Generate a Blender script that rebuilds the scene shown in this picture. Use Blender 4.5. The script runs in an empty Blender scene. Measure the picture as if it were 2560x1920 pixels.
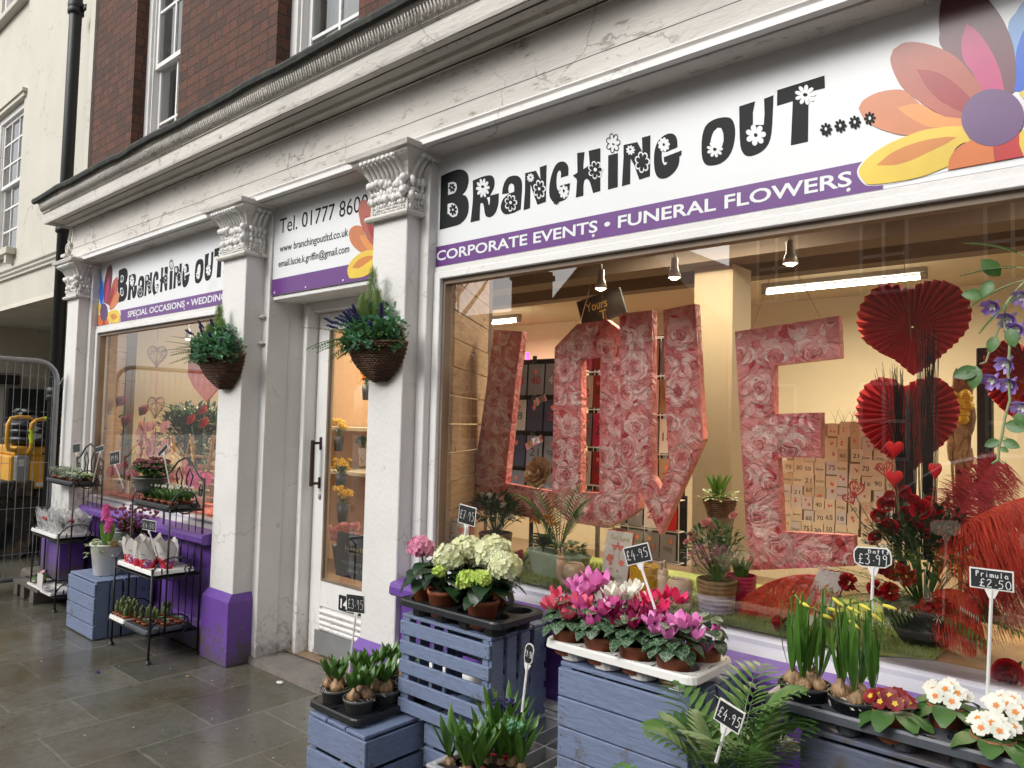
import bpy, math, random
from mathutils import Vector, Matrix, Euler
from mathutils.noise import noise as pnoise
R = math.radians
pi = math.pi
sc = bpy.context.scene
col = sc.collection
# ---------------------------------------------------------------- camera (fitted to the photograph's vanishing points)
YAW, PIT, ROL, F, H = R(41.344), R(2.940), R(1.353), 1865.9, 1.5
_f = Vector((-math.sin(YAW)*math.cos(PIT), math.cos(YAW)*math.cos(PIT), math.sin(PIT)))
_r0 = Vector((math.cos(YAW), math.sin(YAW), 0)); _u0 = _r0.cross(_f)
_r = math.cos(ROL)*_r0 + math.sin(ROL)*_u0; _u = -math.sin(ROL)*_r0 + math.cos(ROL)*_u0
CAM = Vector((0, 0, H))
cd = bpy.data.cameras.new('camera'); cam = bpy.data.objects.new('camera', cd); col.objects.link(cam)
cd.sensor_width = 36; cd.lens = F/2560*36; cd.clip_start = 0.05; cd.clip_end = 500
m3 = Matrix((_r, _u, -_f)).transposed()
cam.matrix_world = Matrix.Translation(CAM) @ m3.to_4x4()
sc.camera = cam
# ---------------------------------------------------------------- world, sun, exposure (wet overcast day)
w = bpy.data.worlds.new('World'); sc.world = w; w.use_nodes = True
nt = w.node_tree; bg = nt.nodes['Background']
sky = nt.nodes.new('ShaderNodeTexSky'); sky.sky_type = 'NISHITA'; sky.sun_disc = False
SUN_EL, SUN_AZ = R(38), R(196)
sky.sun_elevation = SUN_EL; sky.sun_rotation = SUN_AZ; sky.air_density = 1.0; sky.dust_density = 4.0; sky.ozone_density = 1.0
hs = nt.nodes.new('ShaderNodeHueSaturation'); hs.inputs['Saturation'].default_value = 0.12
nt.links.new(sky.outputs[0], hs.inputs['Color']); nt.links.new(hs.outputs[0], bg.inputs['Color'])
bg.inputs['Strength'].default_value = 0.15
sl = bpy.data.lights.new('sun', 'SUN'); sl.energy = 1.1; sl.angle = R(25); sl.color = (1.0, 0.97, 0.93)
so = bpy.data.objects.new('sun', sl); col.objects.link(so)
sd = Vector((math.sin(SUN_AZ)*math.cos(SUN_EL), math.cos(SUN_AZ)*math.cos(SUN_EL), math.sin(SUN_EL)))
so.rotation_euler = sd.to_track_quat('Z', 'Y').to_euler()
sc.view_settings.view_transform = 'Standard'; sc.view_settings.look = 'None'
sc.view_settings.exposure = 0.38; sc.view_settings.gamma = 1.0
sc.cycles.max_bounces = 8; sc.cycles.transparent_max_bounces = 16
sc.cycles.sample_clamp_indirect = 4.0

# ---------------------------------------------------------------- pixel (2560x1920 photo) -> a real point at a real depth
def ray(x, y): return _f + _r*((x-1280)/F) - _u*((y-960)/F)
def A(x, y, Y):
    d = ray(x, y); return CAM + d*(Y/d.y)
def G(x, y, z=0.0):
    d = ray(x, y); return CAM + d*((z-H)/d.z)
def AX(x, y, X):
    d = ray(x, y); return CAM + d*(X/d.x)

# ---------------------------------------------------------------- materials
MATS = {}
def _ramp(nt, fac, stops):
    r = nt.nodes.new('ShaderNodeValToRGB'); e = r.color_ramp.elements
    while len(e) < len(stops): e.new(0.5)
    for k, (p, c) in enumerate(stops): e[k].position = p; e[k].color = (c[0], c[1], c[2], 1)
    nt.links.new(fac, r.inputs[0]); return r.outputs[0]
def _noise(nt, vec, scale, detail=4, rough=0.55, dist=0.0):
    n = nt.nodes.new('ShaderNodeTexNoise'); n.inputs['Scale'].default_value = scale; n.inputs['Detail'].default_value = detail
    n.inputs['Roughness'].default_value = rough; n.inputs['Distortion'].default_value = dist
    if vec is not None: nt.links.new(vec, n.inputs['Vector'])
    return n.outputs['Fac']
def _mix(nt, fac, a, b):
    m = nt.nodes.new('ShaderNodeMix'); m.data_type = 'RGBA'
    for s, v in ((0, fac), (6, a), (7, b)):
        if isinstance(v, (float, int)): m.inputs[s].default_value = v
        elif isinstance(v, tuple): m.inputs[s].default_value = (v[0], v[1], v[2], 1)
        else: nt.links.new(v, m.inputs[s])
    return m.outputs[2]
def _coord(nt, scale=(1, 1, 1), kind='Object'):
    t = nt.nodes.new('ShaderNodeTexCoord'); m = nt.nodes.new('ShaderNodeMapping'); m.inputs['Scale'].default_value = scale
    nt.links.new(t.outputs[kind], m.inputs['Vector']); return m.outputs[0]
def _math(nt, op, a, b=0.0, clamp=False):
    m = nt.nodes.new('ShaderNodeMath'); m.operation = op; m.use_clamp = clamp
    for s, v in ((0, a), (1, b)):
        if isinstance(v, (float, int)): m.inputs[s].default_value = v
        else: nt.links.new(v, m.inputs[s])
    return m.outputs[0]
def new_mat(name):
    m = bpy.data.materials.new(name); m.use_nodes = True; MATS[name] = m
    return m, m.node_tree, m.node_tree.nodes['Principled BSDF']
def _bump(nt, p, h, s=0.2, d=0.01):
    b = nt.nodes.new('ShaderNodeBump'); b.inputs['Strength'].default_value = s; b.inputs['Distance'].default_value = d
    nt.links.new(h, b.inputs['Height']); nt.links.new(b.outputs[0], p.inputs['Normal'])
def PM(name, c, rough=0.6, var=0.18, scale=14, bump=0.15, bs=60, metal=0.0, dirt=None, dirt_amt=0.55, dscale=5, stretch=(1, 1, 1), spec=0.5, c2=None, emit=0, trans=0, coat=0):
    m, nt, p = new_mat(name); v = _coord(nt, stretch)
    n = _noise(nt, v, scale)
    a = tuple(x*(1-var) for x in c); b = c2 if c2 else tuple(min(1, x*(1+var)) for x in c)
    cc = _ramp(nt, n, [(0.3, a), (0.7, b)])
    if dirt:
        d = _noise(nt, v, dscale, 8, 0.7)
        f = _ramp(nt, d, [(dirt_amt, (0, 0, 0)), (dirt_amt+0.14, (1, 1, 1))])
        cc = _mix(nt, f, cc, dirt)
    nt.links.new(cc, p.inputs['Base Color'])
    p.inputs['Roughness'].default_value = rough; p.inputs['Metallic'].default_value = metal
    p.inputs['Specular IOR Level'].default_value = spec
    if coat: p.inputs['Coat Weight'].default_value = coat; p.inputs['Coat Roughness'].default_value = 0.1
    if trans: p.inputs['Subsurface Weight'].default_value = trans; p.inputs['Subsurface Radius'].default_value = (0.01, 0.01, 0.01)
    if emit: nt.links.new(cc, p.inputs['Emission Color']); p.inputs['Emission Strength'].default_value = emit
    if bump: _bump(nt, p, _noise(nt, v, bs, 6), bump, 0.01)
    return m
WP = (0.60, 0.585, 0.56)
PM('white_paint', (0.70, 0.685, 0.66), 0.45, 0.05, 3, 0.25, 40, dirt=(0.36, 0.32, 0.27), dirt_amt=0.64, dscale=9)
PM('white_smooth', (0.74, 0.73, 0.71), 0.4, 0.04, 3, 0.12, 50, dirt=(0.45, 0.42, 0.38), dirt_amt=0.68, dscale=12)
PM('white_old', (0.58, 0.555, 0.51), 0.7, 0.14, 2.2, 0.6, 26, dirt=(0.20, 0.17, 0.13), dirt_amt=0.57, dscale=14, stretch=(0.5, 1, 1.6))
PM('sill_white', (0.46, 0.45, 0.50), 0.4, 0.06, 4, 0.2, 40, dirt=(0.35, 0.33, 0.34), dirt_amt=0.66, dscale=12)
PM('soffit_grey', (0.52, 0.51, 0.49), 0.6, 0.1, 4, 0.2, 50, dirt=(0.25, 0.23, 0.2), dirt_amt=0.66, dscale=10)
PM('purple_paint', (0.135, 0.055, 0.30), 0.42, 0.10, 5, 0.25, 30, dirt=(0.07, 0.03, 0.16), dirt_amt=0.66, dscale=20)
PM('bluegrey_paint', (0.13, 0.20, 0.30), 0.5, 0.1, 5, 0.2, 30)
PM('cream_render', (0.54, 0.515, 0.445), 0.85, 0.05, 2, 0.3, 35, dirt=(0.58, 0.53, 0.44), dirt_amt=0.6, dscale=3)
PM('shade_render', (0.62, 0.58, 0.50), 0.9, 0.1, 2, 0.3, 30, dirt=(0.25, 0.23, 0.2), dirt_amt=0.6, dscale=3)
PM('black_iron', (0.012, 0.013, 0.013), 0.45, 0.2, 20, 0.3, 80, spec=0.4)
PM('gutter_lead', (0.016, 0.018, 0.017), 0.75, 0.4, 12, 0.6, 30, dirt=(0.045, 0.055, 0.02), dirt_amt=0.5, dscale=8)
PM('dark_void', (0.02, 0.02, 0.02), 0.9)
PM('black_plastic', (0.012, 0.013, 0.015), 0.38, 0.2, 20, 0.1, 60)
PM('slate_plastic', (0.055, 0.062, 0.075), 0.42, 0.15, 20, 0.1, 60, dirt=(0.02, 0.02, 0.02), dirt_amt=0.62)
PM('grey_pot', (0.09, 0.095, 0.09), 0.45, 0.12, 20, 0.1, 60)
PM('white_plastic', (0.72, 0.71, 0.68), 0.35, 0.04, 8, 0.05, 60, dirt=(0.45, 0.42, 0.36), dirt_amt=0.7)
PM('grey_plastic', (0.36, 0.37, 0.38), 0.5, 0.08, 8, 0.1, 60, dirt=(0.2, 0.19, 0.18), dirt_amt=0.6)
PM('terracotta', (0.30, 0.085, 0.035), 0.6, 0.12, 20, 0.1, 60)
PM('soil', (0.022, 0.015, 0.01), 0.95, 0.5, 60, 1.0, 90)
PM('galv', (0.30, 0.31, 0.32), 0.5, 0.15, 20, 0.15, 60, metal=0.6)
PM('steel_plate', (0.30, 0.31, 0.31), 0.45, 0.12, 6, 0.1, 40, metal=0.5)
PM('concrete_step', (0.17, 0.15, 0.135), 0.55, 0.15, 6, 0.6, 40, dirt=(0.08, 0.08, 0.07), dirt_amt=0.55, dscale=4)
PM('wood_raw', (0.40, 0.25, 0.12), 0.6, 0.25, 4, 0.2, 30, stretch=(1, 1, 9), dirt=(0.14, 0.07, 0.03), dirt_amt=0.7, dscale=3)
PM('wood_dark', (0.10, 0.055, 0.03), 0.6, 0.25, 4, 0.2, 30, stretch=(1, 1, 9))
PM('pallet_wood', (0.11, 0.095, 0.075), 0.85, 0.3, 8, 0.5, 40)
PM('board_black', (0.012, 0.014, 0.016), 0.55, 0.25, 30, 0.05, 60)
PM('chalk_white', (0.75, 0.75, 0.73), 0.8, 0.1, 60, 0)
PM('sign_white', (0.72, 0.735, 0.74), 0.32, 0.02, 3, 0.0, 1, dirt=(0.62, 0.63, 0.62), dirt_amt=0.62, dscale=2)
PM('sign_black', (0.010, 0.011, 0.012), 0.55, 0.1, 3, 0, spec=0.2)
PM('sign_purple', (0.125, 0.035, 0.20), 0.3, 0.08, 3, 0)
for k, c in dict(mauve=(0.14, 0.05, 0.065), pink=(0.46, 0.05, 0.16), brick=(0.38, 0.09, 0.055), dred=(0.30, 0.018, 0.022), orange=(0.52, 0.17, 0.06), lorange=(0.66, 0.26, 0.06), yellow=(0.68, 0.48, 0.045), yorange=(0.55, 0.19, 0.03), orange2=(0.62, 0.16, 0.03), red=(0.45, 0.02, 0.02), lblue=(0.16, 0.30, 0.55), blue=(0.015, 0.10, 0.50), disc=(0.13, 0.065, 0.17)).items():
    PM('print_'+k, c, 0.3, 0.16, 3, 0)
def crate_mat(name, c, wear):
    m, nt, p = new_mat(name); v = _coord(nt, (3, 3, 14)); v2 = _coord(nt)
    n = _noise(nt, v, 6, 6, 0.6); n2 = _noise(nt, v2, 9, 8, 0.72)
    cc = _ramp(nt, n, [(0.25, tuple(x*0.80 for x in c)), (0.75, tuple(x*1.12 for x in c))])
    cc = _mix(nt, _ramp(nt, n2, [(wear, (0, 0, 0)), (wear+0.10, (1, 1, 1))]), cc, (0.10, 0.085, 0.075))
    nt.links.new(cc, p.inputs['Base Color']); p.inputs['Roughness'].default_value = 0.55
    _bump(nt, p, n, 0.5, 0.006)
crate_mat('crate_blue', (0.165, 0.210, 0.325), 0.585)
crate_mat('crate_grey', (0.11, 0.125, 0.18), 0.50)
def leafmat(name, c, c2, rough=0.42, scale=9, trans=0.0, coat=0.0):
    m, nt, p = new_mat(name); v = _coord(nt)
    cc = _ramp(nt, _noise(nt, v, scale, 5), [(0.3, c), (0.7, c2)])
    nt.links.new(cc, p.inputs['Base Color']); p.inputs['Roughness'].default_value = rough
    p.inputs['Coat Weight'].default_value = coat
    _bump(nt, p, _noise(nt, v, 120, 3), 0.25, 0.003)
    # thin leaf: some light passes through
    tr = nt.nodes.new('ShaderNodeBsdfTranslucent'); nt.links.new(cc, tr.inputs[0]); mx = nt.nodes.new('ShaderNodeMixShader')
    mx.inputs[0].default_value = 0.22 + trans; out = nt.nodes['Material Output']
    nt.links.new(p.outputs[0], mx.inputs[1]); nt.links.new(tr.outputs[0], mx.inputs[2]); nt.links.new(mx.outputs[0], out.inputs[0])
leafmat('leaf_dark', (0.012, 0.035, 0.014), (0.035, 0.085, 0.03), 0.38)
leafmat('leaf_mid', (0.035, 0.10, 0.022), (0.09, 0.20, 0.045))
leafmat('leaf_bright', (0.07, 0.19, 0.025), (0.17, 0.33, 0.06))
leafmat('leaf_blade', (0.04, 0.12, 0.015), (0.10, 0.22, 0.03), 0.35)
leafmat('leaf_palm', (0.05, 0.135, 0.03), (0.14, 0.26, 0.06))
leafmat('leaf_silver', (0.26, 0.32, 0.24), (0.42, 0.48, 0.36))
leafmat('leaf_pale', (0.22, 0.30, 0.14), (0.42, 0.48, 0.26))
leafmat('leaf_grey', (0.09, 0.26, 0.13), (0.22, 0.46, 0.25))
leafmat('leaf_cypress', (0.12, 0.20, 0.05), (0.24, 0.34, 0.10))
leafmat('leaf_bronze', (0.05, 0.06, 0.02), (0.10, 0.09, 0.03))
leafmat('cactus', (0.07, 0.11, 0.035), (0.16, 0.20, 0.07))
leafmat('pet_cream', (0.62, 0.66, 0.30), (0.86, 0.86, 0.66), 0.55, 14)
leafmat('pet_lime', (0.38, 0.55, 0.06), (0.62, 0.74, 0.20), 0.55, 14)
leafmat('pet_pink', (0.62, 0.16, 0.32), (0.80, 0.36, 0.50), 0.55, 14)
leafmat('pet_mag', (0.62, 0.05, 0.28), (0.80, 0.18, 0.50), 0.5, 14)
leafmat('pet_orchid', (0.62, 0.12, 0.42), (0.80, 0.30, 0.62), 0.5, 20)
leafmat('pet_coral', (0.72, 0.06, 0.14), (0.80, 0.16, 0.24), 0.5, 14)
leafmat('pet_cerise', (0.62, 0.01, 0.09), (0.75, 0.03, 0.16), 0.5, 14)
leafmat('pet_wine', (0.20, 0.004, 0.05), (0.34, 0.01, 0.10), 0.5, 14)
leafmat('pet_white', (0.72, 0.72, 0.62), (0.85, 0.85, 0.80), 0.5, 14)
leafmat('pet_red', (0.26, 0.003, 0.010), (0.70, 0.02, 0.03), 0.5, 55)
leafmat('pet_dred', (0.16, 0.004, 0.02), (0.32, 0.01, 0.05), 0.5, 14)
leafmat('pet_yellow', (0.72, 0.45, 0.02), (0.80, 0.60, 0.05), 0.5, 14)
leafmat('pet_lemon', (0.72, 0.62, 0.05), (0.85, 0.75, 0.12), 0.5, 14)
leafmat('pet_orange', (0.70, 0.22, 0.03), (0.80, 0.36, 0.10), 0.5, 14)
leafmat('pet_violet', (0.16, 0.06, 0.42), (0.50, 0.36, 0.75), 0.5, 25)
leafmat('pet_navy', (0.02, 0.015, 0.08), (0.06, 0.05, 0.20), 0.5, 25)
leafmat('pet_rose', (0.75, 0.32, 0.34), (0.85, 0.50, 0.48), 0.5, 25)
leafmat('pet_skimmia', (0.16, 0.03, 0.045), (0.30, 0.08, 0.10), 0.6, 40)
PM('bulb', (0.10, 0.045, 0.02), 0.5, 0.5, 30, 0.8, 40, stretch=(1.6, 1.6, 0.5), c2=(0.48, 0.30, 0.15), dirt=(0.03, 0.015, 0.01), dirt_amt=0.56, dscale=22)
PM('root', (0.62, 0.58, 0.50), 0.7, 0.1)
PM('stem_green', (0.07, 0.15, 0.04), 0.5, 0.2)
PM('stem_brown', (0.07, 0.035, 0.02), 0.7, 0.2)
PM('feather_red', (0.66, 0.03, 0.02), 0.7, 0.2, 20, 0, c2=(0.80, 0.10, 0.05))
PM('feather_dark', (0.40, 0.02, 0.03), 0.7, 0.2, 20, 0, c2=(0.52, 0.05, 0.06))
PM('twig_black', (0.015, 0.013, 0.012), 0.7, 0.3)
PM('fan_red', (0.52, 0.022, 0.03), 0.65, 0.12, 5, 0.05, 60)
PM('foam_red', (0.55, 0.005, 0.012), 0.8, 0.12, 30, 0.3, 90)
PM('heart_wood', (0.42, 0.02, 0.01), 0.6, 0.1)
PM('wicker', (0.10, 0.045, 0.02), 0.5, 0.5, 30, 0.4, 60)
PM('rope_tan', (0.28, 0.18, 0.09), 0.85, 0.2, 40, 0.3, 60)
PM('rope_lilac', (0.38, 0.34, 0.46), 0.85, 0.12, 40, 0.3, 60)
PM('pot_pink', (0.55, 0.02, 0.12), 0.3, 0.1)
PM('pot_mustard', (0.62, 0.36, 0.02), 0.35, 0.06)
PM('pot_sage', (0.36, 0.44, 0.33), 0.4, 0.06)
PM('snail_clay', (0.60, 0.46, 0.32), 0.45, 0.12, 8, 0.1, 40, c2=(0.66, 0.50, 0.38))
PM('bowl_slate', (0.03, 0.035, 0.04), 0.45, 0.2)
PM('wall_cream', (0.60, 0.52, 0.36), 0.85, 0.04, 2, 0.05, 30)
PM('ceil_cream', (0.52, 0.45, 0.32), 0.85, 0.04, 2, 0.05, 30)
PM('beam_brown', (0.15, 0.115, 0.08), 0.8, 0.08, 2, 0.05, 30)
PM('floor_wood', (0.22, 0.15, 0.09), 0.5, 0.15, 5, 0.1, 30)
PM('pink_wall', (0.30, 0.05, 0.06), 0.8, 0.05)
PM('card_cream', (0.70, 0.62, 0.46), 0.7, 0.10, 12, 0)
PM('card_white', (0.62, 0.60, 0.58), 0.5, 0.06, 12, 0)
PM('card_grey', (0.22, 0.23, 0.26), 0.5, 0.12, 12, 0)
PM('card_kraft', (0.34, 0.24, 0.14), 0.7, 0.10, 12, 0)
PM('ink', (0.05, 0.045, 0.045), 0.7, 0.1)
PM('ink_red', (0.45, 0.02, 0.03), 0.7, 0.1)
PM('ink_gold', (0.45, 0.34, 0.12), 0.5, 0.1)
PM('yellow_paint', (0.60, 0.30, 0.02), 0.45, 0.12, 5, 0.1, 30, dirt=(0.16, 0.11, 0.05), dirt_amt=0.64)
PM('hi_vis', (0.62, 0.75, 0.04), 0.5, 0.06)
PM('rubber', (0.03, 0.027, 0.023), 0.85, 0.25, 12, 0.4, 40, dirt=(0.13, 0.09, 0.055), dirt_amt=0.5, dscale=6)
PM('seat_vinyl', (0.018, 0.018, 0.02), 0.4, 0.2)
PM('paper_flower', (0.42, 0.36, 0.26), 0.8, 0.1)
PM('silver_foil', (0.6, 0.6, 0.6), 0.2, 0.1, 10, 0.1, 20, metal=1.0)
PM('gold_chain', (0.75, 0.55, 0.25), 0.3, 0.1, metal=1.0)
PM('bronze_handle', (0.035, 0.018, 0.012), 0.4, 0.2)
PM('bead_wood', (0.20, 0.145, 0.10), 0.6, 0.2, 4, 0.2, 30)
PM('lamp_shell', (0.45, 0.45, 0.44), 0.4, 0.1, metal=0.6)
PM('paper_pink', (0.70, 0.20, 0.16), 0.7, 0.2, 12, 0.2, 40)
PM('berry', (0.5, 0.01, 0.02), 0.4, 0.1)
def emis(name, c, s):
    m, nt, p = new_mat(name); p.inputs['Base Color'].default_value = (*c, 1); p.inputs['Emission Color'].default_value = (*c, 1); p.inputs['Emission Strength'].default_value = s
emis('tube_light', (1.0, 0.93, 0.78), 24); emis('bulb_light', (1.0, 0.80, 0.48), 30); emis('neon_pink', (1.0, 0.03, 0.30), 7)
# window glass: clear pane that also mirrors the street
def glass(name, k=1.6, base=0.03, tint=(1, 1, 1)):
    m = bpy.data.materials.new(name); m.use_nodes = True; MATS[name] = m; nt = m.node_tree; nt.nodes.clear()
    o = nt.nodes.new('ShaderNodeOutputMaterial'); t = nt.nodes.new('ShaderNodeBsdfTransparent'); g = nt.nodes.new('ShaderNodeBsdfGlossy'); mx = nt.nodes.new('ShaderNodeMixShader')
    g.inputs['Roughness'].default_value = 0.0; fr = nt.nodes.new('ShaderNodeFresnel'); fr.inputs[0].default_value = 1.45
    t.inputs[0].default_value = (*tint, 1)
    f = _math(nt, 'MULTIPLY', fr.outputs[0], k); f = _math(nt, 'ADD', f, base, True)
    nt.links.new(f, mx.inputs[0]); nt.links.new(t.outputs[0], mx.inputs[1]); nt.links.new(g.outputs[0], mx.inputs[2]); nt.links.new(mx.outputs[0], o.inputs[0])
glass('shop_glass', 2.1, 0.085, (.97, .97, .97)); glass('upper_glass', 1.8, 0.12, (0.8, 0.82, 0.83))
# clear wrapping film, frosted a little
def film():
    m = bpy.data.materials.new('wrap_film'); m.use_nodes = True; MATS['wrap_film'] = m; nt = m.node_tree; p = nt.nodes['Principled BSDF']
    p.inputs['Base Color'].default_value = (0.7, 0.7, 0.7, 1); p.inputs['Roughness'].default_value = 0.25
    v = _coord(nt); a = _ramp(nt, _noise(nt, v, 14, 5, 0.6, 1.0), [(0.35, (0.10, 0.10, 0.10)), (0.65, (0.75, 0.75, 0.75))]); nt.links.new(a, p.inputs['Alpha'])
    _bump(nt, p, _noise(nt, v, 22), 0.6, 0.01)
film()
# printed wrapping: off-white paper with red, purple and green blots low down
def wrapprint():
    m, nt, p = new_mat('wrap_print'); v = _coord(nt)
    n = _noise(nt, v, 22, 4, 0.6, 0.8); n2 = _noise(nt, v, 12, 3)
    sp = nt.nodes.new('ShaderNodeSeparateXYZ'); nt.links.new(v, sp.inputs[0])
    lo = _math(nt, 'SUBTRACT', 1.0, _math(nt, 'MULTIPLY', sp.outputs[2], 6.5), True)
    blot = _math(nt, 'GREATER_THAN', _math(nt, 'MULTIPLY', n, _math(nt, 'ADD', lo, 0.20)), 0.33)
    c = _ramp(nt, n2, [(0.38, (0.16, 0.04, 0.30)), (0.46, (0.55, 0.01, 0.03)), (0.62, (0.45, 0.01, 0.02)), (0.70, (0.30, 0.45, 0.05))])
    nt.links.new(_mix(nt, blot, (0.60, 0.57, 0.54), c), p.inputs['Base Color']); p.inputs['Roughness'].default_value = 0.35
wrapprint()
# printed satin paper of the big letters: ground and the tones of its roses
def satin(name, c, c2):
    m, nt, p = new_mat(name); v = _coord(nt); nt.links.new(_ramp(nt, _noise(nt, v, 13, 4, 0.6, 1.2), [(0.38, c), (0.60, c2)]), p.inputs['Base Color']); p.inputs['Roughness'].default_value = 0.30
    _bump(nt, p, _noise(nt, v, 9, 4, 0.55, 2.5), 1.0, 0.045)
satin('rose_ground', (0.66, 0.17, 0.18), (0.78, 0.31, 0.30))
for k_, (c_, d_) in enumerate((((0.54, 0.045, 0.06), (0.62, 0.09, 0.105)), ((0.66, 0.15, 0.165), (0.72, 0.22, 0.225)), ((0.74, 0.29, 0.285), (0.79, 0.36, 0.35)), ((0.80, 0.42, 0.41), (0.84, 0.50, 0.48)), ((0.85, 0.58, 0.56), (0.88, 0.66, 0.63)))): satin('rose_tone%d' % k_, c_, d_)
# weathering with a shape of its own: hairline cracks in the old white paint, splash dirt on the lowest half metre
def weather(name, cracks, splash, cscale=3.2):
    m = MATS[name]; nt = m.node_tree; p = nt.nodes['Principled BSDF']; v = _coord(nt); cur = p.inputs['Base Color'].links[0].from_socket
    if cracks:
        nz = nt.nodes.new('ShaderNodeTexNoise'); nz.inputs['Scale'].default_value = 5; nz.inputs['Detail'].default_value = 5; nt.links.new(v, nz.inputs['Vector'])
        ad = nt.nodes.new('ShaderNodeVectorMath'); ad.operation = 'MULTIPLY_ADD'; nt.links.new(nz.outputs['Color'], ad.inputs[0]); ad.inputs[1].default_value = (0.35, 0.35, 0.35); nt.links.new(v, ad.inputs[2])
        vo = nt.nodes.new('ShaderNodeTexVoronoi'); vo.feature = 'DISTANCE_TO_EDGE'; vo.inputs['Scale'].default_value = cscale; nt.links.new(ad.outputs[0], vo.inputs['Vector'])
        ln = _ramp(nt, vo.outputs['Distance'], [(0.003, (1, 1, 1)), (0.010, (0, 0, 0))]); mk = _ramp(nt, _noise(nt, v, 2.3, 3), [(0.50, (0, 0, 0)), (0.58, (cracks, cracks, cracks))])
        cur = _mix(nt, _math(nt, 'MULTIPLY', ln, mk), cur, (0.13, 0.11, 0.09))
        sp = _ramp(nt, _noise(nt, v, 38, 2, 0.5), [(0.70, (0, 0, 0)), (0.74, (cracks-.2, cracks-.2, cracks-.2))]); cur = _mix(nt, sp, cur, (0.22, 0.18, 0.15))
    if splash:
        s = nt.nodes.new('ShaderNodeSeparateXYZ'); nt.links.new(v, s.inputs[0]); h = _math(nt, 'SUBTRACT', 1.0, _math(nt, 'MULTIPLY', s.outputs[2], 2.4), True)
        f = _ramp(nt, _math(nt, 'ADD', _math(nt, 'MULTIPLY', _noise(nt, v, 11, 9, 0.8), 0.95), _math(nt, 'MULTIPLY', h, 0.24)), [(0.60, (0, 0, 0)), (0.70, (1, 1, 1))]); cur = _mix(nt, _math(nt, 'MULTIPLY', f, splash), cur, (0.085, 0.075, 0.055))
        chip = _ramp(nt, _noise(nt, v, 26, 5, 0.6), [(0.655, (0, 0, 0)), (0.665, (1, 1, 1))]); cur = _mix(nt, _math(nt, 'MULTIPLY', chip, _math(nt, 'MULTIPLY', h, 1.6, True)), cur, (0.20, 0.175, 0.15))
    nt.links.new(cur, p.inputs['Base Color'])
weather('white_old', 0.6, 0, 1.9); weather('white_paint', 0.3, 0.45, 1.5); weather('purple_paint', 0, 0.85); weather('white_smooth', 0.3, 0.35, 2.0); weather('cream_render', 0.4, 0, 1.3); weather('bluegrey_paint', 0, .9)
# marbled cyclamen leaf
def cyc():
    leafmat('leaf_cyclamen', (0.02, 0.055, 0.022), (0.05, 0.11, 0.045))
    m = MATS['leaf_cyclamen']; nt = m.node_tree; p = nt.nodes['Principled BSDF']; v = _coord(nt)
    vo = nt.nodes.new('ShaderNodeTexVoronoi'); vo.feature = 'DISTANCE_TO_EDGE'; vo.inputs['Scale'].default_value = 75; nt.links.new(v, vo.inputs['Vector'])
    f = _ramp(nt, vo.outputs['Distance'], [(0.02, (1, 1, 1)), (0.07, (0, 0, 0))])
    old = p.inputs['Base Color'].links[0].from_socket
    nt.links.new(_mix(nt, f, old, (0.22, 0.32, 0.20)), p.inputs['Base Color'])
cyc()
# brickwork
def brick():
    m, nt, p = new_mat('brickwork'); t = nt.nodes.new('ShaderNodeTexCoord'); s = nt.nodes.new('ShaderNodeSeparateXYZ'); nt.links.new(t.outputs['Object'], s.inputs[0])
    c = nt.nodes.new('ShaderNodeCombineXYZ'); nt.links.new(_math(nt, 'ADD', s.outputs[0], s.outputs[1]), c.inputs[0]); nt.links.new(s.outputs[2], c.inputs[1])
    b = nt.nodes.new('ShaderNodeTexBrick'); nt.links.new(c.outputs[0], b.inputs['Vector']); b.inputs['Scale'].default_value = 1.0
    b.inputs['Brick Width'].default_value = 0.19; b.inputs['Row Height'].default_value = 0.075; b.inputs['Mortar Size'].default_value = 0.0045; b.inputs['Mortar Smooth'].default_value = 0.3
    b.squash = 0.55; b.squash_frequency = 2; b.offset = 0.42
    b.inputs['Color1'].default_value = (0.120, 0.046, 0.025, 1); b.inputs['Color2'].default_value = (0.048, 0.026, 0.019, 1); b.inputs['Mortar'].default_value = (0.03, 0.022, 0.018, 1); b.inputs['Bias'].default_value = -0.25
    n = _noise(nt, t.outputs['Object'], 11, 8, 0.7); cc = _mix(nt, _ramp(nt, n, [(0.42, (0, 0, 0)), (0.75, (0.75, 0.75, 0.75))]), b.outputs['Color'], (0.05, 0.026, 0.02))
    nt.links.new(cc, p.inputs['Base Color']); p.inputs['Roughness'].default_value = 0.85
    h = _math(nt, 'SUBTRACT', _noise(nt, t.outputs['Object'], 60, 5), _math(nt, 'MULTIPLY', b.outputs['Fac'], 1.6)); _bump(nt, p, h, 0.8, 0.012)
brick()
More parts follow.
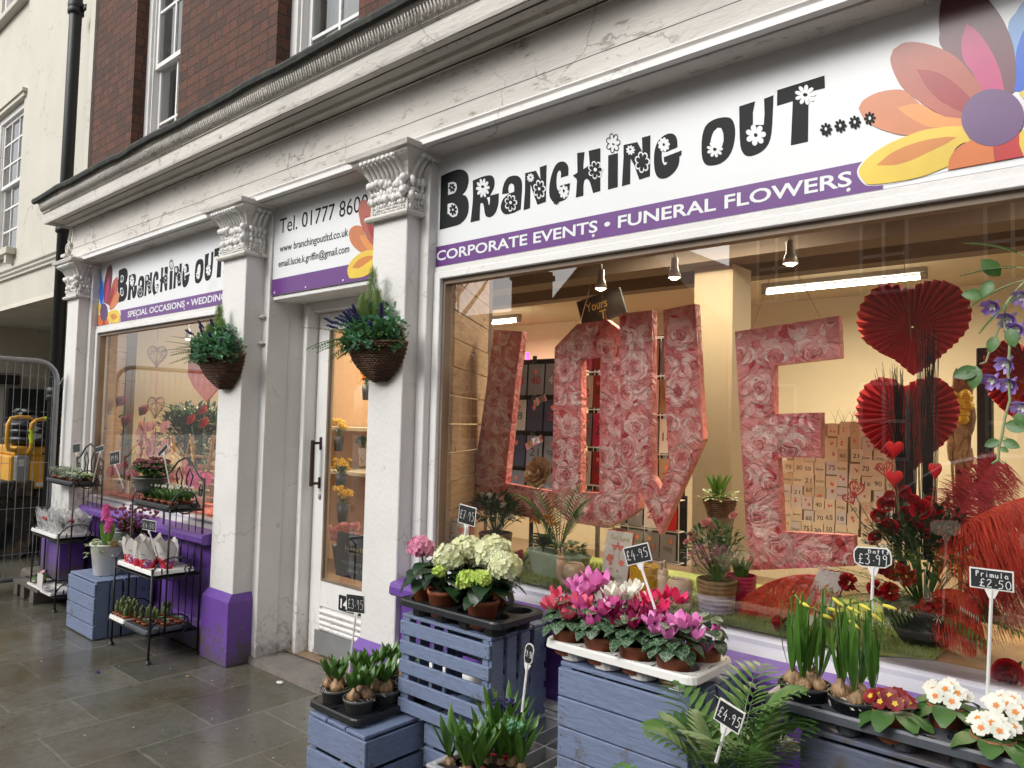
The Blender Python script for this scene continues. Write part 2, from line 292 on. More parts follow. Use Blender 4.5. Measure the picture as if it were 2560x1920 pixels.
# wet stone flags; courses run towards the shop front
def paving():
    m, nt, p = new_mat('wet_flags'); t = nt.nodes.new('ShaderNodeTexCoord'); s = nt.nodes.new('ShaderNodeSeparateXYZ'); nt.links.new(t.outputs['Object'], s.inputs[0])
    wob = _math(nt, 'MULTIPLY', _math(nt, 'SUBTRACT', _noise(nt, t.outputs['Object'], 5, 2), 0.5), 0.015)
    c = nt.nodes.new('ShaderNodeCombineXYZ'); nt.links.new(_math(nt, 'ADD', _math(nt, 'ADD', s.outputs[1], 0.02), wob), c.inputs[0]); nt.links.new(_math(nt, 'ADD', _math(nt, 'ADD', s.outputs[0], 12.733), wob), c.inputs[1])
    b = nt.nodes.new('ShaderNodeTexBrick'); nt.links.new(c.outputs[0], b.inputs['Vector']); b.inputs['Scale'].default_value = 1.0
    b.inputs['Brick Width'].default_value = 0.62; b.inputs['Row Height'].default_value = 0.42; b.inputs['Mortar Size'].default_value = 0.0085; b.inputs['Mortar Smooth'].default_value = 0.2; b.offset = 0.57; b.offset_frequency = 2
    b.inputs['Color1'].default_value = (0.095, 0.094, 0.078, 1); b.inputs['Color2'].default_value = (0.150, 0.147, 0.124, 1); b.inputs['Mortar'].default_value = (0.19, 0.175, 0.14, 1)
    n = _noise(nt, t.outputs['Object'], 2.2, 7, 0.65, 0.6); n3 = _noise(nt, t.outputs['Object'], 30, 6, 0.7)
    cc = _mix(nt, _ramp(nt, n, [(0.42, (0, 0, 0)), (0.66, (0.8, 0.8, 0.8))]), b.outputs['Color'], (0.085, 0.068, 0.035))
    n4 = _noise(nt, t.outputs['Object'], 5, 6, 0.7, 0.4)
    cc = _mix(nt, _ramp(nt, n4, [(0.55, (0, 0, 0)), (0.7, (0.5, 0.5, 0.5))]), cc, (0.04, 0.055, 0.022))
    cc = _mix(nt, _ramp(nt, n3, [(0.2, (0.55, 0.55, 0.55)), (0.6, (0, 0, 0))]), cc, (0.05, 0.05, 0.042))
    nt.links.new(cc, p.inputs['Base Color'])
    w_ = _noise(nt, t.outputs['Object'], 1.7, 5, 0.6, 0.8)
    nt.links.new(_ramp(nt, w_, [(0.44, (0.05, 0.05, 0.05)), (0.66, (0.32, 0.32, 0.32))]), p.inputs['Roughness'])
    hh = _math(nt, 'SUBTRACT', _math(nt, 'MULTIPLY', n3, 0.35), _math(nt, 'MULTIPLY', b.outputs['Fac'], 1.0)); hh = _math(nt, 'ADD', hh, _math(nt, 'MULTIPLY', n, 0.4))
    _bump(nt, p, hh, 0.35, 0.012)
paving()
def turf():
    m, nt, p = new_mat('turf'); v = _coord(nt)
    nt.links.new(_ramp(nt, _noise(nt, v, 9, 6, 0.7), [(0.3, (0.16, 0.22, 0.05)), (0.7, (0.34, 0.40, 0.12))]), p.inputs['Base Color']); p.inputs['Roughness'].default_value = 0.9
turf()

# ---------------------------------------------------------------- mesh builder
def children(o): return [c for c in o.children]
class MB:
    def __init__(s): s.v = []; s.f = []; s.mi = []; s.M = Matrix.Identity(4); s.k = 0
    def add(s, vs, fs):
        n = len(s.v); M = s.M
        s.v += [tuple(M @ Vector(q)) for q in vs]; s.f += [tuple(n+i for i in q) for q in fs]; s.mi += [s.k]*len(fs)
    def box(s, x0, x1, y0, y1, z0, z1, b=0.0):
        if b:
            b = min(b, (x1-x0)*.45, (y1-y0)*.45, (z1-z0)*.45)
            vs = []; 
            for sx in (0, 1):
                for sy in (0, 1):
                    for sz in (0, 1):
                        X = (x0, x1)[sx]; Y = (y0, y1)[sy]; Z = (z0, z1)[sz]; dx = b*(1-2*sx); dy = b*(1-2*sy); dz = b*(1-2*sz)
                        vs += [(X, Y+dy, Z+dz), (X+dx, Y, Z+dz), (X+dx, Y+dy, Z)]
            def i(a, b_, c, w_): return (a*4+b_*2+c)*3+w_
            fs = []
            for a in (0, 1):
                q = [i(a, 0, 0, 0), i(a, 1, 0, 0), i(a, 1, 1, 0), i(a, 0, 1, 0)]; fs.append(q if a else q[::-1])
                q = [i(0, a, 0, 1), i(0, a, 1, 1), i(1, a, 1, 1), i(1, a, 0, 1)]; fs.append(q if a else q[::-1])
                q = [i(0, 0, a, 2), i(1, 0, a, 2), i(1, 1, a, 2), i(0, 1, a, 2)]; fs.append(q if a else q[::-1])
                for c in (0, 1):
                    q = [i(a, c, 0, 0), i(a, c, 1, 0), i(a, c, 1, 1), i(a, c, 0, 1)]; fs.append(q if a == c else q[::-1])
                    q = [i(a, 0, c, 0), i(a, 1, c, 0), i(a, 1, c, 2), i(a, 0, c, 2)]; fs.append(q[::-1] if a == c else q)
                    q = [i(0, a, c, 1), i(1, a, c, 1), i(1, a, c, 2), i(0, a, c, 2)]; fs.append(q if a == c else q[::-1])
                    for d in (0, 1):
                        q = [i(a, c, d, 0), i(a, c, d, 1), i(a, c, d, 2)]; fs.append(q if (a+c+d) % 2 == 1 else q[::-1])
            s.add(vs, fs); return
        s.add([(x0, y0, z0), (x1, y0, z0), (x1, y1, z0), (x0, y1, z0), (x0, y0, z1), (x1, y0, z1), (x1, y1, z1), (x0, y1, z1)],
              [(0, 3, 2, 1), (4, 5, 6, 7), (0, 1, 5, 4), (1, 2, 6, 5), (2, 3, 7, 6), (3, 0, 4, 7)])
    def quad(s, a, b, c, d): s.add([a, b, c, d], [(0, 1, 2, 3)])
    def tube(s, pts, r, n=6, r2=None, closed=False, cap=True):
        pts = [Vector(p) for p in pts]; N = len(pts); vs = []; fs = []; prev = None
        for i, p in enumerate(pts):
            if closed: t = pts[(i+1) % N]-pts[i-1]
            else: t = pts[min(i+1, N-1)]-pts[max(i-1, 0)]
            if t.length < 1e-9: t = Vector((0, 0, 1))
            t.normalize()
            if prev is None: a = t.orthogonal().normalized()
            else:
                a = prev - t*prev.dot(t); a = a.normalized() if a.length > 1e-6 else t.orthogonal().normalized()
            prev = a; b = t.cross(a); rr = r if r2 is None else r+(r2-r)*i/max(1, N-1)
            vs += [tuple(p+(a*math.cos(2*pi*k/n)+b*math.sin(2*pi*k/n))*rr) for k in range(n)]
        for i in range(N if closed else N-1):
            j = (i+1) % N
            for k in range(n): fs.append((i*n+k, i*n+(k+1) % n, j*n+(k+1) % n, j*n+k))
        if cap and not closed: fs.append(tuple(range(n))[::-1]); fs.append(tuple((N-1)*n+k for k in range(n)))
        s.add(vs, fs)
    def lathe(s, prof, n=20, c=(0, 0, 0), sx=1.0, sy=1.0, wob=0.0, top=False, bot=False):
        vs = []; fs = []
        for (r, z) in prof:
            for k in range(n):
                a = 2*pi*k/n; rr = r*(1+wob*math.cos(a*8)); vs.append((c[0]+rr*math.cos(a)*sx, c[1]+rr*math.sin(a)*sy, c[2]+z))
        for i in range(len(prof)-1):
            for k in range(n): fs.append((i*n+k, i*n+(k+1) % n, (i+1)*n+(k+1) % n, (i+1)*n+k))
        if bot: fs.append(tuple(range(n))[::-1])
        if top: fs.append(tuple((len(prof)-1)*n+k for k in range(n)))
        s.add(vs, fs)
    def disc(s, c, r, n=16, sx=1, sy=1): s.add([(c[0]+r*sx*math.cos(2*pi*k/n), c[1]+r*sy*math.sin(2*pi*k/n), c[2]) for k in range(n)], [tuple(range(n))])
    def prism(s, poly, y0, y1, holes=None):
        # polygon in x,z extruded from y0 (front) to y1 (back)
        n = len(poly); ar = sum(poly[i][0]*poly[(i+1) % n][1]-poly[(i+1) % n][0]*poly[i][1] for i in range(n))
        if ar < 0: poly = poly[::-1]
        vs = [(x, y0, z) for x, z in poly]+[(x, y1, z) for x, z in poly]
        s.add(vs, [tuple(range(n)), tuple(range(2*n-1, n-1, -1))]+[(i+n, (i+1) % n+n, (i+1) % n, i) for i in range(n)])
    def extr(s, prof, x0, x1):
        # profile in y,z swept along x
        n = len(prof); ar = sum(prof[i][0]*prof[(i+1) % n][1]-prof[(i+1) % n][0]*prof[i][1] for i in range(n))
        if ar < 0: prof = prof[::-1]
        vs = [(x0, y, z) for y, z in prof]+[(x1, y, z) for y, z in prof]
        s.add(vs, [tuple(range(n))[::-1], tuple(range(n, 2*n))]+[(i, (i+1) % n, (i+1) % n+n, i+n) for i in range(n)])
    def blob(s, c, r, nu=10, nv=7, amp=0.0, seed=0):
        rx, ry, rz = (r, r, r) if isinstance(r, (int, float)) else r; vs = []; fs = []
        for j in range(nv+1):
            t = pi*j/nv
            for i in range(nu):
                a = 2*pi*i/nu; d = Vector((math.sin(t)*math.cos(a), math.sin(t)*math.sin(a), math.cos(t)))
                q = 1+amp*pnoise(d*2.5+Vector((seed, seed*.7, 0))); vs.append((c[0]+d.x*rx*q, c[1]+d.y*ry*q, c[2]+d.z*rz*q))
        for j in range(nv):
            for i in range(nu): fs.append((j*nu+i, (j+1)*nu+i, (j+1)*nu+(i+1) % nu, j*nu+(i+1) % nu))
        s.add(vs, fs)
    def leaf(s, base, d, L, W, up=Vector((0, 0, 1)), curl=0.3, fold=0.25, n=5, peak=0.45, tip=0.0, wave=0.0):
        # ovate leaf along d, drooping by curl, with a folded midrib
        d = Vector(d).normalized(); sd = d.cross(up)
        if sd.length < 1e-4: sd = d.orthogonal()
        sd.normalize(); nn = sd.cross(d).normalized(); p = Vector(base); vs = []; fs = []; ang = 0
        for i in range(n+1):
            t = i/n
            wd = W*0.5*(math.sin(pi*min(1, t**(math.log(0.5)/math.log(peak)))))**0.8 if 0 < t < 1 else (W*0.04 if t == 0 else W*0.5*tip)
            dd = d*math.cos(ang)-nn*math.sin(ang); n2 = nn*math.cos(ang)+d*math.sin(ang)
            wv = math.sin(t*9)*wave*W
            vs += [tuple(p-sd*wd+n2*(wd*fold+wv)), tuple(p), tuple(p+sd*wd+n2*(wd*fold-wv))]
            p = p+dd*(L/n); ang += curl/n*1.6
        for i in range(n): a = i*3; fs += [(a, a+1, a+4, a+3), (a+1, a+2, a+5, a+4)]
        s.add(vs, fs)
    def build(s, name, mats, parent=None, smooth=False, world=False, label=None, bevel=0.0):
        if isinstance(mats, str): mats = [mats]
        me = bpy.data.meshes.new(name); off = Vector((0, 0, 0))
        if world:
            if parent is not None:
                q = parent; off = Vector((0, 0, 0))
                while q is not None: off += Vector(q.location); q = q.parent
            else:
                xs = [v[0] for v in s.v]; ys = [v[1] for v in s.v]; zs = [v[2] for v in s.v]
                off = Vector(((min(xs)+max(xs))/2, (min(ys)+max(ys))/2, min(zs)))
            me.from_pydata([(v[0]-off.x, v[1]-off.y, v[2]-off.z) for v in s.v], [], s.f)
        else: me.from_pydata(s.v, [], s.f)
        for q in mats: me.materials.append(MATS[q])
        if len(mats) > 1: me.polygons.foreach_set('material_index', s.mi)
        if smooth: me.polygons.foreach_set('use_smooth', [True]*len(me.polygons))
        me.validate(); me.update()
        o = bpy.data.objects.new(name, me); col.objects.link(o)
        if parent is not None: o.parent = parent
        elif world: o.location = off
        if label: o['label'] = label
        return o
def tag(o, label=None, cat=None, group=None, kind=None):
    if label: o['label'] = label
    if cat: o['category'] = cat
    if group: o['group'] = group
    if kind: o['kind'] = kind
    return o
def thing(name, label, cat, loc=(0, 0, 0), rz=0.0, group=None):
    o = bpy.data.objects.new(name, None); col.objects.link(o); o.location = loc; o.rotation_euler = (0, 0, rz); o.empty_display_size = 0.05
    return tag(o, label, cat, group)
def copy_tree(o, parent=None):
    c = o.copy(); col.objects.link(c); c.parent = parent
    for ch in list(o.children): copy_tree(ch, c)
    return c
def dup(o, loc, rz=None, label=None, group=None, scale=None):
    c = copy_tree(o); c.location = loc
    if rz is not None: c.rotation_euler = (0, 0, rz)
    if label: c['label'] = label
    if group: c['group'] = group
    if scale: c.scale = (scale,)*3 if isinstance(scale, (int, float)) else scale
    return c
# text from the built-in font fitted into a box on a plane; M maps (x right, z up) -> world/local
def text(name, s, x0, x1, z0, z1, y, mat, parent, offset=0.0, shear=0.0, ext=0.0006, world=True, M=None, keep=False):
    cu = bpy.data.curves.new(name, 'FONT'); cu.body = s; cu.offset = offset; cu.shear = shear; cu.resolution_u = 3
    o = bpy.data.objects.new(name, cu); col.objects.link(o); bpy.context.view_layer.update()
    me = bpy.data.meshes.new_from_object(o.evaluated_get(bpy.context.evaluated_depsgraph_get())); bpy.data.objects.remove(o); bpy.data.curves.remove(cu)
    vs = [v.co.copy() for v in me.vertices]; fs = [tuple(p.vertices) for p in me.polygons]; bpy.data.meshes.remove(me)
    a0 = min(v.x for v in vs); a1 = max(v.x for v in vs); b0 = min(v.y for v in vs); b1 = max(v.y for v in vs)
    sx = (x1-x0)/(a1-a0); sz = (z1-z0)/(b1-b0)
    b = MB()
    if M is not None: b.M = M
    b.add([(x0+(v.x-a0)*sx, y, z0+(v.y-b0)*sz) for v in vs], fs)
    return b.build(name, mat, parent, world=world)
V3 = Vector
# ================================================================ GROUND AND STREET
b = MB(); b.add([(-60, -60, -.12), (60, -60, -.12), (60, 60, -.12), (-60, 60, -.12)], [(0, 1, 2, 3)])
PM('asphalt', (0.05, 0.05, 0.052), 0.35, 0.2, 6, 0.3, 60)
o = b.build('road', 'asphalt'); tag(o, kind='structure')
b = MB(); b.box(-30, 12, -0.9, 2.62, -0.11, 0.0); b.box(-30, -8.0, 2.621, 12, -0.11, -0.0); o = b.build('pavement', 'wet_flags'); tag(o, kind='structure')
b = MB(); b.box(-30, 12, -1.06, -0.902, -0.12, 0.004, 0.01); o = b.build('kerb', 'concrete_step'); tag(o, kind='structure')

# ================================================================ THE SHOP BUILDING
shop = thing('shop_building', 'red brick building with a long white classical shopfront and purple painted stall risers', 'shop', (-3.0, 2.6, 0))
def P(bld, name, mats, parent=None, smooth=False, label=None): return bld.build(name, mats, parent or shop, smooth, True, label)
YF, YS = 2.33, 2.47      # pilaster face, sign face
# ---- brick upper storey with openings
WX = [(-6.57, -5.70), (-4.30, -3.43), (-1.9, -1.03)]; YB, ZB0, ZB1 = 2.50, 3.30, 7.6
b = MB(); xs = [-7.48]+[q for w_ in WX for q in w_]+[3.5]
for i in range(0, len(xs), 2): b.box(xs[i], xs[i+1], YB, YB+0.34, ZB0, ZB1)
for x0, x1 in WX: b.box(x0, x1, YB+0.001, YB+0.34, ZB0, 3.42); b.box(x0, x1, YB+0.001, YB+0.34, 5.5, ZB1)
b.box(-7.48, 3.5, YB+0.342, YB+0.40, 3.3, 7.6)
P(b, 'brick_wall', 'brickwork')
b = MB(); b.box(-7.60, -7.483, YB-0.02, YB+0.3, 3.2, 7.6); P(b, 'painted_wall_edge', 'cream_render')
def sash(x0, x1, z0, z1, y, cols, rows, bld=shop, fr='white_smooth', d=0.0, blind=True):
    f = MB(); t = 0.075
    f.box(x0, x0+t, y, y+0.24, z0, z1); f.box(x1-t, x1, y, y+0.24, z0, z1); f.box(x0+t, x1-t, y, y+0.10, z1-t, z1)
    f.box(x0+t, x0+t+.02, y+.02, y+.10, z0, z1-t); f.box(x1-t-.02, x1-t, y+.02, y+.10, z0, z1-t)
    fo = f.build('window', fr, bld, False, True)
    zm = (z0+z1)/2
    for (a, c, yy) in ((zm-0.02, z1-t, y+0.035), (z0+.04, zm+0.02, y+0.07)):
        g = MB(); xa, xb = x0+t+.02, x1-t-.02; s_ = .04
        g.box(xa, xa+s_, yy, yy+.03, a, c); g.box(xb-s_, xb, yy, yy+.03, a, c); g.box(xa+s_, xb-s_, yy, yy+.03, c-s_, c); g.box(xa+s_, xb-s_, yy, yy+.03, a, a+s_)
        for k in range(1, cols): q = xa+(xb-xa)*k/cols; g.box(q-.011, q+.011, yy+.004, yy+.026, a+s_, c-s_)
        for k in range(1, rows): q = a+(c-a)*k/rows; g.box(xa+s_, xb-s_, yy+.005, yy+.025, q-.011, q+.011)
        g.build('sash', fr, fo, False, True)
        h = MB(); h.quad((xa, yy+.015, a), (xb, yy+.015, a), (xb, yy+.015, c), (xa, yy+.015, c)); h.build('pane', 'upper_glass', fo, False, True)
    if blind:
        h = MB(); n = 22
        for k in range(n):
            q = x0+t+(x1-x0-2*t)*k/n; h.add([(q, y+.20+.02*(k % 2), z0), (q+(x1-x0-2*t)/n, y+.20+.02*((k+1) % 2), z0), (q+(x1-x0-2*t)/n, y+.20+.02*((k+1) % 2), z1), (q, y+.20+.02*(k % 2), z1)], [(0, 1, 2, 3)])
        h.build('curtain', 'curtain_grey', fo, False, True)
    return fo
PM('curtain_grey', (0.50, 0.51, 0.50), 0.9, 0.12, 3)
for x0, x1 in WX: sash(x0, x1, 3.42, 5.5, 2.60, 2, 2)
b = MB()
for x0, x1 in WX: b.box(x0-.0, x1+.0, YB+0.03, YB+0.099, 3.36, 3.425)
P(b, 'window_sill', 'white_old')
# ---- cornice
XL, XR = -7.36, 3.0
b = MB(); # frieze board and its architrave mouldings
b.box(XL, XR, 2.350, 2.60, 2.955, 3.22); b.box(XL, XR, 2.346, 2.349, 2.862, 2.952)
b.box(XL, XR, 2.352, 2.60, 2.80, 2.954)
P(b, 'frieze', 'white_old')
b = MB(); b.extr([(2.349, 2.865), (2.325, 2.862), (2.318, 2.852), (2.330, 2.845), (2.330, 2.836), (2.315, 2.830), (2.312, 2.806), (2.349, 2.806)], XL+.02, XR); P(b, 'architrave_moulding', 'white_paint')
b = MB(); b.box(XL, XR, 2.349, YS+0.03, 2.802, 2.8055); P(b, 'soffit', 'soffit_grey')
def cor(prof, name, mat, mit=1.0):
    # profile (y, z) along the front and returned round the left end
    bb = MB(); n = len(prof); rows = []
    for (y, z) in prof:
        d = 2.35-y; rows.append([(XR, y, z), (XL-d*mit, y, z), (XL-d*mit, 2.6, z)])
    vs = [q for r_ in rows for q in r_]; fs = []
    for i in range(n-1):
        for k in range(2): fs.append((i*3+k, i*3+k+1, (i+1)*3+k+1, (i+1)*3+k))
    bb.add(vs, fs); return P(bb, name, mat)
cor([(2.35, 3.145), (2.335, 3.148), (2.325, 3.16), (2.30, 3.165), (2.295, 3.185), (2.27, 3.20), (2.262, 3.205), (2.18, 3.205), (2.18, 3.175), (2.172, 3.172), (2.168, 3.185), (2.166, 3.262), (2.155, 3.266), (2.155, 3.275)], 'cornice', 'white_old')
cor([(2.155, 3.276), (2.150, 3.285), (2.135, 3.345), (2.125, 3.352), (2.118, 3.372), (2.5, 3.40)], 'cornice_crown', 'white_old')
PM('grime_line', (0.05, 0.042, 0.035), 0.9, 0.3)
for (yy, zz, rr) in ((2.3475, 2.953, .0022), (2.335, 3.146, .0035), (2.262, 3.203, .003), (2.183, 3.176, .0016), (2.3485, 2.861, .0022), (2.155, 3.27, .002)):
    b = MB(); pts = []; k = 0; x = XL+.01
    while x < XR: pts.append((x, yy-.0005+.001*pnoise(V3((x*3, zz, 0))), zz+.0035*pnoise(V3((x*2.5, zz*9, 1))))); x += .06
    b.tube(pts, rr, 4); P(b, 'grimy_joint', 'grime_line')
# carved leaf-and-dart band
b = MB(); x = XL-0.18; k = 0; rnd = random.Random(2)
while x < XR:
    y0 = 2.150; t = 0.006
    pts = [(x+.004*rnd.random(), 2.150-.004, 3.283), (x+.012, 2.138-.006, 3.300), (x+.006, 2.131-.006, 3.325), (x-.002, 2.129, 3.343)]
    b.tube(pts, 0.0075 if k % 2 == 0 else 0.0045, 5, 0.005)
    x += 0.0215; k += 1
P(b, 'carved_band', 'white_old', smooth=True)
# rain gutter / lead flashing on top of the cornice, a little ragged
b = MB(); N = 150; vs = []; fs = []; rnd = random.Random(4)
for i in range(N+1):
    x = XL-0.27+(XR-XL+0.27)*i/N; j = pnoise(Vector((x*2.2, 0, 0)))*0.012; j2 = pnoise(Vector((x*5.2, 3, 0)))*0.008
    vs += [(x, 2.5, 3.44+j2), (x, 2.15, 3.412+j), (x, 2.095+j2, 3.405+j), (x, 2.085+j2, 3.385+j), (x, 2.09+j2, 3.362+j), (x, 2.112, 3.355+j), (x, 2.125, 3.372), (x, 2.5, 3.378)]
for i in range(N):
    for k in range(7): a = i*8+k; fs.append((a, a+8, a+9, a+1))
fs += [tuple(range(8)), tuple(N*8+k for k in range(8))[::-1]]
b.add(vs, fs); P(b, 'gutter', 'gutter_lead')
# ---- pilasters
random.seed(5)
PIL = [(-7.33, -7.07), (-4.54, -4.255), (-3.01, -2.75), (0.30, 0.56)]
def capital(x0, x1, par):
    b = MB(); cx = (x0+x1)/2; hw = (x1-x0)/2; y1 = 2.47
    def ring(z, o): return (x0-o, YF-o, x1+o, z)
    prof = [(2.490, .03), (2.500, .036), (2.515, .030), (2.522, .012), (2.60, .010), (2.66, .012), (2.70, .02), (2.74, .042), (2.765, .075), (2.775, .085), (2.79, .088), (2.792, .105), (2.815, .112), (2.825, .10)]
    vs = []; fs = []
    for (z, o) in prof: vs += [(x0-o, y1, z), (x0-o, YF-o, z), (x1+o, YF-o, z), (x1+o, y1, z)]
    n = len(prof)
    for i in range(n-1):
        for k in range(3): fs.append((i*4+k, i*4+k+1, (i+1)*4+k+1, (i+1)*4+k))
    fs += [(3, 2, 1, 0), tuple((n-1)*4+k for k in range(4))]
    b.add(vs, fs); cap = P(b, 'capital', 'white_old', par)
    c = MB(); rnd = random.Random(int(x0*100))
    def face(u, z, o):   # u along the wrapped perimeter: left return, front, right return
        if u < 0: return Vector((x0-o, YF-u, z)), Vector((-1, 0, 0))
        if u > x1-x0: return Vector((x1+o, YF+(u-(x1-x0)), z)), Vector((1, 0, 0))
        return Vector((x0+u, YF-o, z)), Vector((0, -1, 0))
    W_ = x1-x0
    # upper row of reeded leaves curling outwards
    u = -0.10
    while u < W_+0.11:
        p = [face(u, 2.665, .014)[0], face(u, 2.71, .026)[0], face(u, 2.745, .052)[0], face(u, 2.768, .082)[0], face(u, 2.762, .092)[0]]
        c.tube(p, 0.011, 6, 0.016); u += 0.034
    # acanthus: rows of overlapping lobes
    for z, s_, o in ((2.655, .024, .022), (2.625, .020, .014), (2.59, .022, .020), (2.56, .017, .014)):
        u = -0.10+rnd.random()*.02
        while u < W_+0.11:
            q, nn = face(u, z+rnd.uniform(-.006, .006), o*rnd.uniform(.7, 1.2)); r_ = s_*rnd.uniform(.7, 1.1)
            c.blob(q, (r_*.85, r_*.75, r_*1.1), 7, 5, 0.4, rnd.random()*20); u += s_*1.25
    # clusters of fruit
    for z, us in ((2.668, (0.0, .03, .062, .10)), (2.60, (-.005, W_)), (2.668, (W_,))):
        for u in us: q, nn = face(u, z+rnd.uniform(-.006, .006), .030); c.blob(q, .022, 8, 6, .15, u*9)
    # small beaded base rows
    for z in (2.527, 2.541):
        u = -0.10
        while u < W_+.11: q, nn = face(u, z+rnd.uniform(-.003, .003), .016); c.blob(q, rnd.uniform(.006, .010), 6, 4); u += .0165
    P(c, 'acanthus_leaves', 'white_paint', cap, smooth=True)
    return cap
for i, (x0, x1) in enumerate(PIL):
    pl = MB(); nseg = 12; z0 = 0.30 if i else 0.30
    pl.box(x0, x1, YF, 2.60, 0.02, 2.50, 0.004)
    p_ = P(pl, 'pilaster', 'white_paint')
    # inner strip beside the shaft
    s_ = MB()
    if i in (0, 3, 2): s_.box(x1+.001, x1+.062, 2.415, 2.60, 0.02, 2.801, .003)
    if i == 1 or i == 3 or i == 2: s_.box(x0-.062, x0-.001, 2.415, 2.60, 0.02, 2.801, .003)
    if i == 1: s_.box(x1+.001, x1+.07, 2.455, 2.60, 0.02, 2.801, .003)
    P(s_, 'pilaster_edge', 'white_paint', p_)
    capital(x0, x1, p_)
    q = MB(); a0, a1, f0 = x0-.02, x1+.02, YF-.035; bb = .03
    vs = [(a0, 2.5, 0.004), (a0, f0, 0.004), (a1, f0, 0.004), (a1, 2.5, 0.004), (a0, 2.5, .38), (a0, f0, .38), (a1, f0, .38), (a1, 2.5, .38), (x0-.003, 2.5, .425), (x0-.003, YF-.004, .425), (x1+.003, YF-.004, .425), (x1+.003, 2.5, .425)]
    q.add(vs, [(0, 1, 5, 4), (1, 2, 6, 5), (2, 3, 7, 6), (4, 5, 9, 8), (5, 6, 10, 9), (6, 7, 11, 10), (8, 9, 10, 11), (3, 2, 1, 0)])
    P(q, 'plinth', 'purple_paint', p_)
# side scroll bracket at the far end
b = MB(); sp = []
for k in range(26): a = k*0.36; r_ = .055-.0018*k; sp.append((XL-.02+r_*math.cos(a)*.8-.02, 2.33, 2.955+r_*math.sin(a)))
b.tube(sp, .012, 6); b.tube([(XL+.02, 2.33, 3.14), (XL+.0, 2.33, 3.07), (XL-.02, 2.33, 3.03), (XL+.01, 2.33, 2.99)], .014, 6)
b.box(XL-.06, XL+.05, 2.28, 2.36, 2.875, 2.90); b.box(XL-.03, XL+.03, 2.30, 2.36, 2.84, 2.875)
P(b, 'scroll_bracket', 'white_old', smooth=False)
# iron hooks on the shaft return
for z in (2.12, 1.955): b = MB(); b.blob((-4.235, 2.44, z), (.03, .02, .012), 8, 5); b.tube([(-4.235, 2.44, z+.01), (-4.22, 2.43, z+.05)], .004, 5, .001); P(b, 'iron_pin', 'white_old')
b = MB(); b.tube([(-7.33, 2.325, 1.80), (-7.325, 2.30, 1.74), (-7.33, 2.285, 1.74), (-7.335, 2.28, 1.76)], .005, 5); P(b, 'wall_hook', 'galv')

# ---- shop windows
def shopwin(x0, x1, zt=2.222):
    # x0..x1 clear between the pilaster strips
    fr = MB(); y = 2.455
    fr.box(x0, x0+.045, y, y+.09, .83, zt, .003); fr.box(x1-.045, x1, y, y+.09, .83, zt, .003); fr.box(x0+.045, x1-.045, y, y+.09, zt-.035, zt, .003)
    f = P(fr, 'shop_window', 'white_smooth')
    g = MB(); g.box(x0+.045, x0+.062, y+.022, y+.07, .83, zt-.035); g.box(x1-.062, x1-.045, y+.022, y+.07, .83, zt-.035); g.box(x0+.062, x1-.062, y+.022, y+.07, zt-.06, zt-.035)
    P(g, 'glazing_bead', 'bead_wood', f)
    g = MB(); g.quad((x0+.045, y+.045, .80), (x1-.045, y+.045, .80), (x1-.045, y+.045, zt-.035), (x0+.045, y+.045, zt-.035)); P(g, 'pane', 'shop_glass', f)
    g = MB(); g.extr([(2.62, .80), (2.475, .795), (2.465, .79), (2.465, .775), (2.36, .745), (2.36, .70), (2.62, .70)], x0, x1); P(g, 'sill', 'sill_white', f)
    g = MB(); g.extr([(2.40, .758), (2.30, .748), (2.282, .742), (2.275, .725), (2.275, .695), (2.285, .685), (2.40, .68)], x0-.045, x1+.045); P(g, 'sill_cap', 'purple_paint', f)
    return f
W1 = shopwin(-7.007, -4.603); W2 = shopwin(-2.687, 0.237)
b = MB(); b.box(-7.068, -4.542, 2.36, 2.60, .004, .70); b.box(-7.068, -4.542, 2.335, 2.36, .004, .16, .004)
b.extr([(2.36, .16), (2.342, .16), (2.345, .175), (2.36, .19)], -7.068, -4.542)
P(b, 'stall_riser', 'purple_paint')
b = MB(); b.box(-2.748, 0.298, 2.36, 2.60, .40, .70); P(b, 'stall_riser', 'purple_paint', label='upper purple band of the stall riser')
b = MB(); b.extr([(2.37, .42), (2.335, .415), (2.325, .40), (2.34, .385), (2.33, .37), (2.325, .35), (2.37, .34)], -2.748, 0.298); P(b, 'riser_moulding', 'white_paint')
b = MB(); b.box(-2.748, 0.298, 2.372, 2.60, .004, .40); P(b, 'lower_panel', 'bluegrey_paint')
# grille in the left riser
b = MB(); b.box(-5.45, -5.02, 2.345, 2.358, .42, .62, .004); gr = P(b, 'vent_cover', 'white_paint')
b = MB(); b.box(-5.41, -5.06, 2.341, 2.3435, .46, .58); P(b, 'vent_panel', 'bluegrey_paint', gr)
# board behind the signs
b = MB(); b.box(-7.007, -4.603, 2.485, 2.60, 2.2225, 2.801); b.box(-4.18, -3.075, 2.485, 2.60, 2.2225, 2.801); b.box(-2.687, .237, 2.485, 2.60, 2.2225, 2.801); b.box(-7.007, -4.603, 2.46, 2.484, 2.2225, 2.247); b.box(-2.687, .237, 2.46, 2.484, 2.2225, 2.247)
P(b, 'fascia_backing', 'white_paint')
